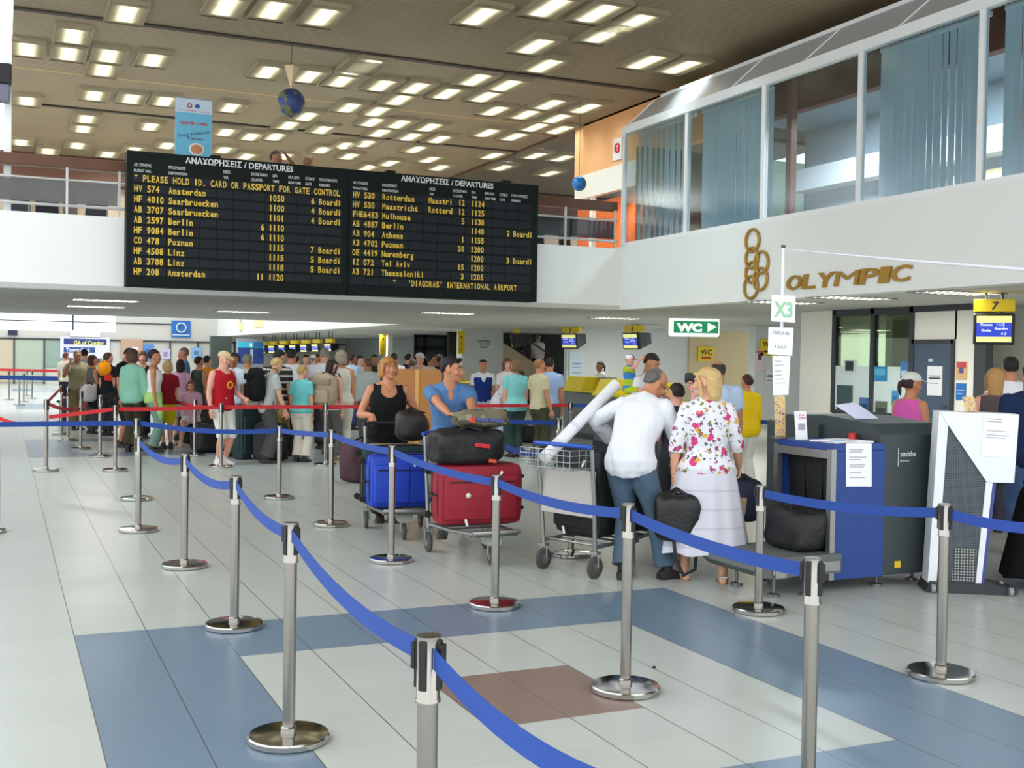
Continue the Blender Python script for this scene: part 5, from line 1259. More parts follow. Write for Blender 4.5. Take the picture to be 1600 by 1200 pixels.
class Fig:
    def __init__(s, H, sex='m', fat=1.0, lean=0.0, side=0.0, twist=0.0, hips=(0, 0, 0), head=(0, 0, 0), feet=None, arms=None, foot_yaw=(8, -8), hair_up=1.0):
        s.H, s.sex, s.fat = H, sex, fat
        s.lean, s.side, s.twist = math.radians(lean), math.radians(side), math.radians(twist)
        s.hips = V(hips)
        # spine table
        s.tab = {}; p = V((0, 0, .5 * H)) + s.hips; s.N = 80
        s.pts = []
        for i in range(s.N + 1):
            h = .5 + .4 * i / s.N; f = smooth01((h - .5) / .2)
            phi, rho = s.lean * f, s.side * f
            d = V((math.sin(rho), math.sin(phi) * math.cos(rho), math.cos(phi) * math.cos(rho)))
            tw = s.twist * smooth01((h - .52) / .25)
            fw = V((0, math.cos(phi), -math.sin(phi))); rt = fw.cross(d).normalized(); fw = d.cross(rt).normalized()
            R = Matrix.Rotation(tw, 3, d); s.pts.append((h, p.copy(), R @ rt, R @ fw, d))
            p = p + d * (.4 / s.N * H)
        s.wide = .104 if sex == 'm' else .092
        L = [(.455, 0)]
        s.hipj = {}; s.ankle = {}; s.knee = {}
        feet = feet or {}
        for k, sg in (('L', -1), ('R', 1)):
            j = s.spine(.5)[0] + V((sg * .052 * H, 0, -.005 * H))
            f = V(feet.get(k, (sg * .065, 0.0, 0.0))); an = V((f.x, f.y - .01 * H, f.z + .045 * H))
            s.hipj[k] = j; s.knee[k], s.ankle[k] = s.ik(j, an, .236 * H, .232 * H, V((sg * .12, 1, .1)))
        s.fy = dict(L=foot_yaw[0], R=foot_yaw[1])
        s.sh = {}; s.el = {}; s.wr = {}; s.hd = {}; s.pn = {}; s.curl = {}
        arms = arms or {}
        for k, sg in (('L', -1), ('R', 1)):
            c, rt, fw, up = s.spine(.797)
            j = c + rt * sg * s.wide * H * (1 + .3 * (fat - 1)) - fw * .006 * H; s.sh[k] = j
            a = arms.get(k, 'down'); 
            if isinstance(a, str):
                a = dict(down=dict(u=(.10, .02, -1), f=(.03, .16, -1)), fold=dict(u=(.16, .12, -1), f=(-.55, .8, -.05)), front=dict(u=(.14, .1, -1), f=(-.1, .9, -.3)),
                         phone=dict(u=(.35, .45, -.6), f=(-.35, .15, 1)), hip=dict(u=(.55, -.2, -.85), f=(-.7, .35, -.5)), back=dict(u=(.12, -.2, -1), f=(.0, .12, -1)), carry=dict(u=(.1, .0, -1), f=(.06, .3, -1)))[a]
            l1, l2 = .168 * H, .148 * H
            if 't' in a:
                e, wv = s.ik(j, V(a['t']), l1, l2, V(a.get('pole', (sg * .5, -.6, -.5))))
            else:
                u = V(a['u']); u = (rt * sg * u.x + fw * u.y + V((0, 0, 1)) * u.z).normalized() if not a.get('abs') else V((sg * u.x, u.y, u.z)).normalized()
                f = V(a['f']); f = (rt * sg * f.x + fw * f.y + V((0, 0, 1)) * f.z).normalized()
                e = j + u * l1; wv = e + f * l2
            s.el[k], s.wr[k] = e, wv
            d = (wv - e).normalized(); s.hd[k] = V(a['hd']).normalized() if 'hd' in a else (d + V((0, 0, -.1))).normalized()
            n = V(a['pn']) if 'pn' in a else -rt * sg
            n = n - s.hd[k] * n.dot(s.hd[k]); s.pn[k] = n.normalized() if n.length > 1e-3 else s.hd[k].orthogonal().normalized()
            s.curl[k] = a.get('curl', .45)
        # head frame
        c, rt, fw, up = s.spine(.862)
        yw, pt, rl = [math.radians(a) for a in head]
        tot = s.twist + yw
        f0 = V((-math.sin(tot), math.cos(tot), 0)); r0 = V((math.cos(tot), math.sin(tot), 0))
        hf = (f0 * math.cos(pt) - V((0, 0, 1)) * math.sin(pt)).normalized(); hu = r0.cross(hf).normalized()
        Rr = Matrix.Rotation(rl, 3, hf); s.hx, s.hy, s.hz = Rr @ r0, hf, Rr @ hu
        s.hh = .134 * H * (1.0 if H > 1.4 else 1.18)
        piv = c + (up * .5 + s.hz * .5).normalized() * .031 * H
        s.ho = piv - s.hz * .25 * s.hh + s.hy * .018 * s.hh * 2       # chin-level origin
        s.piv = piv
    def spine(s, h):
        if h <= .5: 
            p = s.pts[0]; return p[1] + V((0, 0, (h - .5) * s.H)), p[2], p[3], p[4]
        t = min((h - .5) / .4 * s.N, s.N - 1e-6); i = int(t); f = t - i; a, b_ = s.pts[i], s.pts[i + 1]
        return a[1].lerp(b_[1], f), a[2].lerp(b_[2], f).normalized(), a[3].lerp(b_[3], f).normalized(), a[4].lerp(b_[4], f).normalized()
    @staticmethod
    def ik(a, b_, l1, l2, pole):
        d = b_ - a; L = d.length; 
        if L > (l1 + l2) * .999: b_ = a + d.normalized() * (l1 + l2) * .999; d = b_ - a; L = d.length
        L = max(L, abs(l1 - l2) + .01); x = (l1 * l1 - l2 * l2 + L * L) / (2 * L); y = math.sqrt(max(0, l1 * l1 - x * x))
        dn = d.normalized(); pv = pole - dn * pole.dot(dn); pv = pv.normalized() if pv.length > 1e-4 else dn.orthogonal().normalized()
        return a + dn * x + pv * y, b_
    def hp(s, x, y, z):
        """head frame, in units of head height"""
        return s.ho + (s.hx * x + s.hy * y + s.hz * z) * s.hh
    def torso(s, b, off=0.0, h0=0.0, h1=9.0, flare=0.0, kx=1.0, n=26, extra_low=None):
        prof = MALE if s.sex == 'm' else FEML; rings = []
        def at_(h):
            for i in range(len(prof) - 1):
                if prof[i][0] <= h <= prof[i + 1][0]:
                    t = (h - prof[i][0]) / (prof[i + 1][0] - prof[i][0]); return [prof[i][k] + (prof[i + 1][k] - prof[i][k]) * t for k in range(4)]
            return list(prof[0] if h < prof[0][0] else prof[-1])
        hs = sorted(set([max(h0, prof[0][0])] + [q[0] for q in prof if h0 < q[0] < h1] + [min(h1, prof[-1][0])]))
        if extra_low: hs = [extra_low] + hs
        for h in hs:
            q = at_(h); c, rt, fw, up = s.spine(h)
            fx = 1 + (s.fat - 1) * (1.0 if .5 < h < .74 else .55); fy_ = 1 + (s.fat - 1) * (1.5 if .52 < h < .72 else .6)
            if h > .79: fx = fy_ = 1 + (s.fat - 1) * .25
            fl = flare * max(0, (.62 - h)) / .1
            a = (q[1] * fx * kx + fl * .1) * s.H + off; bb = (q[2] * fy_ + fl * .1) * s.H + off
            c = c + fw * q[3] * s.H
            rings.append([c + rt * a * math.copysign(abs(math.cos(t)) ** .86, math.cos(t)) + fw * bb * math.copysign(abs(math.sin(t)) ** .92, math.sin(t)) for t in [2 * math.pi * i / n for i in range(n)]])
        b.loft(rings)
    def arm(s, b, k, off=0.0, t0=-.18, t1=2.0, loose=0.0):
        """t: 0 shoulder, 1 elbow, 2 wrist"""
        H = s.H; f = 1 + (s.fat - 1) * .8
        fm = 1.0 if s.sex == 'm' else .88
        R = [(-.18, .026), (0., .0315), (.3, .031), (.65, .0275), (1., .0235), (1.3, .0245), (1.6, .0205), (2., .0148)]
        c, rt, fw, up = s.spine(.80); inn = s.sh[k] + (c - s.sh[k]) * .45
        def P(t):
            if t < 0: return s.sh[k].lerp(inn, -t / .18 * .5)
            return s.sh[k].lerp(s.el[k], t) if t <= 1 else s.el[k].lerp(s.wr[k], t - 1)
        def rad(t):
            for i in range(len(R) - 1):
                if R[i][0] <= t <= R[i + 1][0]: u = (t - R[i][0]) / (R[i + 1][0] - R[i][0]); return (R[i][1] + (R[i + 1][1] - R[i][1]) * u) * H * f * fm
            return R[-1][1] * H * fm
        ts = sorted(set([t0, t1] + [q[0] for q in R if t0 < q[0] < t1] + [x for x in (.85, 1.15) if t0 < x < t1]))
        b.tube([P(t) for t in ts], [rad(t) + off + loose * max(0, t) for t in ts], 14)
        if t1 > 1.05: b.ell(s.el[k], [rad(1.) + off + loose] * 3, 10, 7)
        b.ell(s.sh[k], [rad(0.) * 1.0 + off] * 3, 12, 8)
        if t0 < 0 and t1 < 2.1:
            c2, r2_, f2_, u2_ = s.spine(.838); b.tube([c2 + (s.sh[k] - c2) * .05, c2.lerp(s.sh[k], .55) + u2_ * .002 * H, s.sh[k]], [(.026 * H + off * .6), (.026 * H + off * .7), (.026 * H + off * .9)], 12)
    def leg(s, b, k, off=0.0, t0=-.15, t1=2.0, loose=0.0, flare=0.0):
        H = s.H; f = 1 + (s.fat - 1) * .7; fm = 1.0 if s.sex == 'm' else 1.04
        R = [(-.15, .052), (0., .055), (.35, .050), (.7, .040), (1., .034), (1.2, .034), (1.45, .035), (1.75, .026), (2., .021)]
        def P(t):
            if t < 0: return s.hipj[k] + (s.hipj[k] - s.knee[k]).normalized() * (-t) * .2 * H
            return s.hipj[k].lerp(s.knee[k], t) if t <= 1 else s.knee[k].lerp(s.ankle[k], t - 1)
        def rad(t):
            for i in range(len(R) - 1):
                if R[i][0] <= t <= R[i + 1][0]: u = (t - R[i][0]) / (R[i + 1][0] - R[i][0]); return (R[i][1] + (R[i + 1][1] - R[i][1]) * u) * H * f * fm
            return R[-1][1] * H * f
        ts = sorted(set([t0, t1] + [q[0] for q in R if t0 < q[0] < t1] + [x for x in (.88, 1.1) if t0 < x < t1]))
        b.tube([P(t) for t in ts], [max(rad(t), (.040 * H if loose else 0)) + off + loose * max(0, t) + flare * max(0, t - 1.2) for t in ts], 16, ref=(0, 1, 0.02))
    def foot(s, b, k, off=0.0, heel=0.0, sole=False):
        H = s.H; a = s.ankle[k]; yw = math.radians(s.fy[k]); d = V((-math.sin(yw), math.cos(yw), 0)); r = V((d.y, -d.x, 0)); z0 = a.z - .045 * H
        prof = [(-.045, .016, .030, .0), (-.03, .022, .042, .0), (0.0, .023, .050, .0), (.035, .024, .038, .0), (.07, .028, .026, .0), (.095, .024, .018, .0), (.108, .012, .012, .0)]
        rings = []
        for y, w_, hh, _ in prof:
            c = V((a.x, a.y, z0)) + d * y * H
            top = (.006 if sole else hh) * H + off
            lift = heel * max(0, min(1, (.05 - y) / .08))
            rings.append([c + r * (w_ * H + off) * math.cos(t) + V((0, 0, lift + max(0.0, top * (.5 + .5 * math.sin(t)) if math.sin(t) > -.2 else 0.0))) for t in [2 * math.pi * i / 14 for i in range(14)]])
        b.loft(rings)
        if not sole: b.tube([a + V((0, 0, .03 * H)), a + V((0, 0, -.02 * H))], [.021 * H + off, .024 * H + off], 12)
    def hand(s, b, k):
        sc = s.H / 1.72 * (1.0 if s.sex == 'm' else .9); w0 = s.wr[k]; d, n = s.hd[k], s.pn[k]; sd = 1 if k == 'R' else -1
        x = d.cross(n).normalized() * sd        # towards the little finger for a palm facing the body
        th = -x
        rings = []
        for t, hw, hd_ in ((-.012, .024, .017), (.01, .029, .017), (.045, .039, .015), (.08, .041, .0125), (.092, .038, .010)):
            c = w0 + d * t * sc
            rings.append([c + x * hw * sc * math.cos(q) + n * hd_ * sc * math.sin(q) for q in [2 * math.pi * i / 12 for i in range(12)]])
        b.loft(rings)
        cu = s.curl[k]
        for i, ln in enumerate((.072, .080, .075, .058)):
            base = w0 + (d * .084 + th * (.030 - .020 * i)) * sc + n * .001; p = base; pts = [base - d * .012 * sc, base]; ang = cu * (.55 + .06 * i)
            for j, fr in enumerate((.45, .31, .24)):
                dd = (d * math.cos(ang) + n * math.sin(ang) + th * (.06 - .04 * i)).normalized(); p = p + dd * ln * fr * sc; pts.append(p); ang += cu * (.95 if j == 0 else .75)
            b.tube(pts, [.0092 * sc, .0092 * sc, .0086 * sc, .0078 * sc, .0058 * sc], 9)
        p0 = w0 + (d * .02 + th * .024) * sc; d1 = (d * .72 + th * .62 + n * .28).normalized(); d2 = (d * .85 + th * .25 + n * (.3 + .4 * cu)).normalized()
        b.tube([p0, p0 + d1 * .036 * sc, p0 + d1 * .036 * sc + d2 * .03 * sc, p0 + d1 * .036 * sc + d2 * .052 * sc], [.013 * sc, .0115 * sc, .0098 * sc, .0065 * sc], 9)
    HEADP = [(0.0, .075, .30, .10), (.03, .13, .345, .0), (.09, .19, .37, -.12), (.17, .225, .375, -.21), (.26, .262, .375, -.30), (.36, .288, .37, -.37), (.46, .306, .362, -.41), (.52, .312, .362, -.425), (.6, .322, .378, -.44), (.7, .325, .365, -.445), (.8, .305, .31, -.42), (.88, .262, .23, -.36), (.95, .18, .12, -.25), (.99, .08, .02, -.13)]
    def head(s, b):
        rings = []
        for z, w_, f, bk in s.HEADP:
            cy = (f + bk) / 2; dy = (f - bk) / 2
            rings.append([s.hp(w_ * math.copysign(abs(math.cos(q)) ** .9, math.cos(q)), cy + dy * math.sin(q), z) for q in [2 * math.pi * i / 22 for i in range(22)]])
        b.loft(rings)
        b.tube([s.hp(0, .35, .54), s.hp(0, .40, .43), s.hp(0, .455, .34), s.hp(0, .39, .295)], [(.05 * s.hh, .05 * s.hh), (.06 * s.hh, .055 * s.hh), (.085 * s.hh, .055 * s.hh), (.06 * s.hh, .04 * s.hh)], 10)
        for sg in (-1, 1):
            b.ell(s.hp(sg * .325, -.03, .44), (.035 * s.hh, .085 * s.hh, .13 * s.hh), 10, 7, Matrix((s.hx, s.hy, s.hz)).transposed())
            b.ell(s.hp(sg * .19, .30, .36), (.10 * s.hh, .09 * s.hh, .10 * s.hh), 10, 7)
            b.tube([s.hp(sg * .05, .375, .59), s.hp(sg * .15, .375, .605), s.hp(sg * .25, .31, .58)], .035 * s.hh, 8)
        b.ell(s.hp(0, .355, .21), (.13 * s.hh, .045 * s.hh, .05 * s.hh), 12, 7, Matrix((s.hx, s.hy, s.hz)).transposed())
        b.ell(s.hp(0, .33, .06), (.11 * s.hh, .08 * s.hh, .07 * s.hh), 12, 7)
        c, rt, fw, up = s.spine(.845); nr = (.036 if s.sex == 'm' else .029) * s.H * (1 + .4 * (s.fat - 1))
        b.tube([c - up * .03 * s.H, c, s.piv, s.hp(0, -.06, .35)], [nr * 1.25, nr * 1.05, nr * .98, nr * .98], 16)
    def hair_mesh(s, b, style, seed=0):
        R0 = random.Random(seed); hp = s.hp
        def shell(levels, n=26, wob=.015):
            rings = []
            for z, w_, f, bk in levels:
                cy = (f + bk) / 2; dy = (f - bk) / 2
                rings.append([hp((w_ + R0.uniform(-wob, wob)) * math.cos(q), cy + (dy + R0.uniform(-wob, wob)) * math.sin(q), z) for q in [2 * math.pi * i / n for i in range(n)]])
            b.loft(rings)
        top = [(.70, .35, .385, -.475), (.80, .335, .35, -.46), (.89, .295, .27, -.40), (.97, .215, .16, -.29), (1.03, .11, .04, -.16)]
        if style in ('short', 'crop', 'side'):
            lo = [(.34, .20, -.22, -.42), (.42, .30, -.10, -.455), (.52, .345, -.04, -.475), (.62, .352, .02, -.485), (.69, .35, .16, -.48)]
            tp = [(.735, .35, .34, -.475)] + top[1:]
            if style == 'crop': tp = [(z - .015, w_ * .97, f * .97, bk * .98) for z, w_, f, bk in tp]; lo = [(z, w_ * .965, f, bk * .97) for z, w_, f, bk in lo]
            shell(lo + tp, wob=.008 if style == 'crop' else .016)
            if style == 'side':
                b.tube([hp(-.2, .27, .84), hp(-.05, .33, .89), hp(.12, .34, .90), hp(.26, .24, .85)], [.05 * s.hh, .08 * s.hh, .08 * s.hh, .05 * s.hh], 10)
                for sg in (-1, 1): b.tube([hp(sg * .30, .10, .74), hp(sg * .315, .05, .62), hp(sg * .318, .03, .5)], [.05 * s.hh, .04 * s.hh, .015 * s.hh], 8)
        elif style == 'balding':
            shell([(.34, .20, -.22, -.42), (.45, .315, -.10, -.46), (.58, .345, -.03, -.475), (.70, .345, -.03, -.475), (.80, .315, -.10, -.44), (.84, .26, -.14, -.40)], wob=.008)
        elif style in ('bob', 'long', 'pony', 'curly', 'bun', 'verylong', 'full'):
            lo = {'full': -.16, 'bob': .06, 'long': -.32, 'pony': .30, 'curly': .02, 'bun': .34, 'verylong': -.75}[style]
            side_ = .46 if style == 'full' else .39 if style in ('bob', 'long', 'verylong') else .345
            if style == 'curly': side_ = .42
            if style == 'full': lo = -.16
            lv = []
            for i in range(6):
                t = i / 5; z = lo + (.66 - lo) * t
                taper = 1.0 if style in ('bob', 'curly') else (.78 + .22 * t if lo < 0 else 1.0)
                f = (.02 if z > .1 else -.06) if style not in ('curly',) else .06
                if z < .25 and style in ('long', 'verylong'): f = -.02
                bkk = -.47 - (.09 if style == 'full' else .05 if style == 'curly' else .03 if style in ('bob', 'long', 'verylong') else 0)
                if z < .2: bkk += .05 * (1 - t)
                lv.append((z, side_ * taper * (.8 if i == 0 else 1), f, bkk * (.92 if i == 0 else 1)))
            k = 1.10 if style in ('curly', 'full') else 1.0
            tp = [(.72, .355 * k, .30, -.49 * k), (.78, .352 * k, .375, -.485 * k), (.86, .32 * k, .315, -.44 * k), (.95, .25 * k, .21, -.34 * k), (1.02 * (1.02 if style == 'curly' else 1), .15, .08, -.2), (1.05 * (1.03 if style == 'curly' else 1), .07, .0, -.12)]
            shell(lv + tp, wob=.03 if style == 'curly' else .014)
            if style in ('bob', 'long', 'verylong', 'full'):
                for sg in (-1, 1): b.tube([hp(sg * .2, .33, .82), hp(sg * .335, .22, .66), hp(sg * .35, .13, .4), hp(sg * .34, .08, max(lo, -.1) + .08)], [.05 * s.hh, .055 * s.hh, .07 * s.hh, .06 * s.hh], 9)
            if style in ('bob', 'full'): b.tube([hp(-.24, .32, .80), hp(-.05, .40, .80), hp(.16, .385, .77), hp(.27, .30, .70)], [.05 * s.hh, .06 * s.hh, .055 * s.hh, .04 * s.hh], 9)
            if style == 'pony': b.tube([hp(0, -.45, .62), hp(0, -.62, .52), hp(0, -.62, .2), hp(0, -.52, -.12)], [.07 * s.hh, .1 * s.hh, .1 * s.hh, .03 * s.hh], 12)
            if style == 'bun': b.ell(hp(0, -.5, .66), [.15 * s.hh] * 3, 12, 8)
    def cap(s, b, peak=True):
        rings = []
        for z, k in ((.66, 1.0), (.72, 1.03), (.82, 1.0), (.92, .86), (1.0, .62), (1.05, .3), (1.065, .06)):
            rings.append([s.hp(.362 * k * math.cos(q), -.05 + .455 * k * math.sin(q), z) for q in [2 * math.pi * i / 24 for i in range(24)]])
        b.loft(rings)
        if peak:
            pts = [s.hp(.30 * math.cos(q), .28 + .50 * math.sin(q), .70 - .10 * math.sin(q)) for q in [math.pi * i / 12 for i in range(13)]]
            b.poly(pts, s.hz * .025 * s.hh)

def fuse(o, vox, it=4, hands=None, cuts=None, fold=0.0):
    PENDING.append((o, vox, it, hands, cuts or [], fold))
    m = o.modifiers.new('fuse', 'REMESH'); m.mode = 'VOXEL'; m.voxel_size = vox; m.use_smooth_shade = True
    sm = o.modifiers.new('soft', 'SMOOTH'); sm.factor = .5; sm.iterations = it

def person(label, pos, face, H, sk='light', top=None, bottom=None, shoes=(40, 38, 38), hair=('short', (40, 30, 24)), detail=0, cap=None, cuts=None, eyes=False, group=None, name='person', bare_feet=False, **kw):
    """top: (kind, colour[, hem]); bottom: (kind, colour[, length])"""
    s = Fig(H, **kw); vox = (.016, .012, .0085)[detail] * (H / 1.72)
    hands = B(); [s.hand(hands, k) for k in 'LR']
    b = B(); s.torso(b, -.006); [s.arm(b, k, -.002) for k in 'LR']; [s.leg(b, k, -.004) for k in 'LR']; [s.foot(b, k, -.004) for k in 'LR']; s.head(b)
    root = b.build(name, skin(sk), None, True, (pos[0], pos[1], pos[2] if len(pos) > 2 else 0), rotz(face) if isinstance(face, Vector) else rotz(facing(face)))
    tag(root, label, 'person', group)
    fuse(root, vox, 4, hands)
    if top:
        kind, col = top[0], top[1]; hem = top[2] if len(top) > 2 else .50
        off = .010 if detail < 2 else .008
        b = B(); h1 = .848 if kind in ('tee', 'long', 'polo', 'shirt') else .838 if kind == 'jacket' else .80 if kind == 'tube' else .832
        s.torso(b, off + (.004 if kind in ('shirt', 'jacket', 'long') else 0), hem, h1, flare=(.10 if kind in ('shirt', 'jacket') else .05), kx=1.0)
        t1 = {'tee': .62, 'polo': .6, 'shirt': 1.92, 'long': 1.9, 'jacket': 1.25, 'rolled': 1.3, 'tank': None, 'sleeveless': None, 'tube': None}[kind]
        if t1:
            for k in 'LR': s.arm(b, k, off + .003, -.18, t1, .010 if t1 < 1 else .006)
        elif kind != 'tube':
            for k in 'LR':
                c = s.spine(.80)[0]; b.ell(s.sh[k].lerp(c, .3), [.033 * H + off * .8, .036 * H, .034 * H + off * .4], 12, 8)
        o = b.build('shirt' if kind not in ('tank', 'sleeveless', 'tube') else 'top', cloth(col), root, True)
        cc = list(cuts or [])
        c, rt, fw, up = s.spine(.84)
        if kind in ('tank',):
            for k in 'LR': cc.append((s.sh[k] + (s.sh[k] - s.spine(.80)[0]) * .25 + V((0, 0, 0.0)), (.034 * H, .05 * H, .05 * H)))
            cc.append((c + fw * .04 * H, (.046 * H, .07 * H, .045 * H)))
        elif kind == 'sleeveless':
            cc.append((c + fw * .045 * H, (.044 * H, .06 * H, .04 * H)))
        fuse(o, vox * 1.05, 4, None, cc, .011 if kind == 'shirt' else .007)
    if bottom:
        kind, col = bottom[0], bottom[1]; ln = bottom[2] if len(bottom) > 2 else None
        b = B()
        if kind in ('trousers', 'jeans', 'shorts'):
            s.torso(b, .007, .455, .60)
            t1 = ln or (1.93 if kind != 'shorts' else .95)
            for k in 'LR': s.leg(b, k, .008, -.15, t1, .006 if kind == 'shorts' else .004, .012)
            o = b.build('trousers' if kind != 'shorts' else 'shorts', cloth(col), root, True); fuse(o, vox * 1.05, 4, None, None, .007)
        elif kind in ('skirt', 'dress'):
            ln = ln or .27; n = 60; rings = []
            for i in range(15):
                t = i / 14; h = .605 - (.605 - ln) * t; c, rt, fw, up = s.spine(max(h, .5)); c = V((c.x, c.y, 0)) + V((0, 0, h * H + s.hips.z * (1 - t * .5)))
                c.x += (s.ankle['L'].x + s.ankle['R'].x) / 2 * t * .8; c.y += (s.ankle['L'].y + s.ankle['R'].y) / 2 * t * .8
                w_ = (.078 + .032 * smooth01(t * 4) + .075 * t) * H * (1 + (s.fat - 1) * .8); dp = (.06 + .022 * smooth01(t * 4) + .05 * t) * H * (1 + (s.fat - 1) * .8)
                rings.append([c + V((math.cos(q) * (w_ + .010 * H * t * math.sin(9 * q + 1.5 * t)), math.sin(q) * (dp + .010 * H * t * math.sin(11 * q)), 0)) + V((0, 0, .006 * H * t * math.sin(7 * q))) for q in [2 * math.pi * j / n for j in range(n)]])
            b.loft(list(reversed(rings))); b.build('skirt', cloth(col), root, True)
    if shoes and not bare_feet:
        for k in 'LR':
            b = B(); s.foot(b, k, .005); o = b.build('shoe', mat('shoe_%d_%d_%d' % shoes, shoes, 0.6), root, True)
    elif bare_feet:
        for k in 'LR':
            b = B(); s.foot(b, k, .004, bare_feet if bare_feet is not True else 0.0, True)
            a = s.ankle[k]; yw = math.radians(s.fy[k]); d = V((-math.sin(yw), math.cos(yw), 0)); r = V((d.y, -d.x, 0))
            b.tube([V((a.x, a.y, a.z - .045 * H)) + d * .065 * H + r * q * .03 * H + V((0, 0, .01 + .022 * H * (1 - q * q) + .004)) for q in (-1, -.5, 0, .5, 1)], [(.012, .004)] * 5, 8)
            b.build('sandal', mat('shoe_%d_%d_%d' % shoes, shoes, 0.5), root, True)
    if hair:
        b = B(); s.hair_mesh(b, hair[0], len(label)); o = b.build('hair', hairm(hair[1]), root, True); fuse(o, .011 if detail < 2 else .008, 2)
    if cap:
        b = B(); s.cap(b); b.build('cap', cloth(cap), root, True)
    if eyes:
        for sg in (-1, 1):
            b = B(); b.ell(s.hp(sg * .135, .335, .50), (.052 * s.hh, .03 * s.hh, .022 * s.hh), 12, 7, Matrix((s.hx, s.hy, s.hz)).transposed()); b.build('eye', mat('eye_white', (214, 204, 196), 0.3), root, True)
            b = B(); b.ell(s.hp(sg * .135, .357, .50), (.024 * s.hh, .012 * s.hh, .024 * s.hh), 10, 7, Matrix((s.hx, s.hy, s.hz)).transposed()); b.build('iris', mat('iris_brown', (46, 32, 26), 0.3), root, True)
            b = B(); b.tube([s.hp(sg * .06, .40, .60), s.hp(sg * .15, .398, .625), s.hp(sg * .25, .335, .595)], [.012 * s.hh, .018 * s.hh, .01 * s.hh], 8); b.build('eyebrow', hairm(eyes), root, True)
        b = B(); b.tube([s.hp(-.12, .375, .205), s.hp(-.05, .404, .213), s.hp(.05, .404, .213), s.hp(.12, .375, .205)], [.012 * s.hh, .03 * s.hh, .03 * s.hh, .012 * s.hh], 9); b.build('lips', mat('lips', (176, 92, 84), 0.45), root, True)
    root['_'] = 1
    del root['_']
    return root, s
def wl(root, p):
    """world point to the figure's own frame"""
    c, s_ = math.cos(-root[1]), math.sin(-root[1]); d = V(p) - root[0]
    return V((c * d.x - s_ * d.y, s_ * d.x + c * d.y, d.z))
def stand(px, D):
    p = at(px, hor(px), D); return V((p.x, p.y, 0))
def ht(px, ytop, D): return CAM.z - (ytop - hor(px)) * D / FPX
# ------------------------------------------------------------------ the four people in front
def P(label, px, D, face, H=None, top_y=None, **k):
    p = stand(px, D); z = k.pop('z', 0.0); p.z = z
    if H is None: H = ht(px, top_y, D) - z
    return person(label, p, face, round(H, 3), **k)

# man in the white shirt, bending towards the woman
fa = facing(150); wr_ = (V((4.52, 0.40, 0)), rotz(fa))
white_sh = mat('white_shirt_cloth', (222, 224, 230), 0.85, noise=0.02, bump=0.25, bscale=9)
jeans = mat('denim', (70, 92, 112), 0.85, noise=0.18, scale=18, bump=0.1, bscale=120)
root, f = person('person in a white shirt and jeans seen from behind, bending towards a floral jacket', wr_[0], fa, 1.735, 'tan', ('shirt', white_sh, .445), ('jeans', jeans), (34, 32, 32), ('balding', (96, 92, 90)), 2, fat=1.12, lean=36, side=3, hips=(-.05, -.03, 0),
    head=(-38, 30, 4), feet=dict(L=wl(wr_, (4.42, 0.42, 0)) / 1.0, R=wl(wr_, (4.74, 0.30, 0))), foot_yaw=(12, -28), arms=dict(L=dict(u=(.9, .1, -.5), f=(-.35, 1.0, -.2)), R=dict(u=(.3, .45, -.8), f=(-.4, 1., .05))))
b = B(); c, rt, fw, up = f.spine(.838); b.ring(c + up * .012, .064, .014, rt, fw * .95 + up * .15, 28, 8); b.build('collar', white_sh, root, True)
b = B(); c, rt, fw, up = f.spine(.845)
for sg in (-1, 1): b.tube([f.hp(sg * .33, -.02, .52), f.hp(sg * .33, .2, .52), f.hp(sg * .26, .36, .5)], .006, 6); b.ring(f.hp(sg * .15, .40, .5), .026, .003, f.hx, f.hz, 18, 5)
b.build('glasses', mat('gold_wire', (190, 160, 90), 0.3, 0.8), root, True)
b = B(); b.ell(f.hp(0, -.12, .66), (.335 * f.hh, .315 * f.hh, .345 * f.hh), 18, 10); o = b.build('cropped_crown_hair', hairm((112, 106, 102)), root, True)

# woman in the floral jacket
fb = facing(186); wr_ = (V((4.98, 0.16, 0)), rotz(fb))
floral = blotched('floral_print', (224, 224, 229), [((206, 60, 120), 9.5, .36), ((216, 166, 70), 12.0, .26), ((170, 60, 110), 15.0, .3), ((120, 130, 60), 16.0, .24), ((70, 74, 92), 24.0, .3)])
skirt_m = striped('white_tiered_skirt', (206, 206, 215), (190, 190, 202), 0.14, 0.12, 2)
root, f = person('person in a floral jacket and long white skirt seen from behind, blond hair', wr_[0], fb, 1.655, 'light', ('jacket', floral, .475), ('skirt', skirt_m, .14), (206, 204, 200), ('full', (204, 172, 118)), 2, sex='f', fat=1.18,
    head=(62, 2, 0), feet=dict(L=wl(wr_, (4.86, 0.26, 0)), R=wl(wr_, (5.06, 0.03, 0))), foot_yaw=(4, -14), bare_feet=.045,
    arms=dict(L=dict(u=(.30, .0, -1), f=(.05, .1, -1), curl=1.25), R=dict(u=(.34, .12, -1), f=(.22, .45, -.8), curl=1.2)))
b = B(); c, rt, fw, up = f.spine(.83); b.ring(c + up * .008, .075, .016, rt, fw * .9, 26, 8); b.build('collar', floral, root, True)
lh = root.matrix_world  # (identity until the scene updates; places below use the figure's own numbers)
def w_of(wr, v):
    c, s_ = math.cos(wr[1]), math.sin(wr[1]); return V((wr[0].x + c * v.x - s_ * v.y, wr[0].y + s_ * v.x + c * v.y, v.z))
hL = w_of(wr_, f.wr['L'] + f.hd['L'] * .075); hR = w_of(wr_, f.wr['R'] + f.hd['R'] * .075)
bag_b = mat('black_leather', (16, 16, 17), 0.45, noise=0.2, bump=0.2, bscale=30)
soft_bag('handbag', 0.36, 0.36, 0.2, bag_b, 'black handbag hanging from the hand of the person in the floral jacket', 'bag', hL + V((-0.06, -0.16, -0.41)), rotz(-facing(8)) , 0.5, True, 41, 0.05)
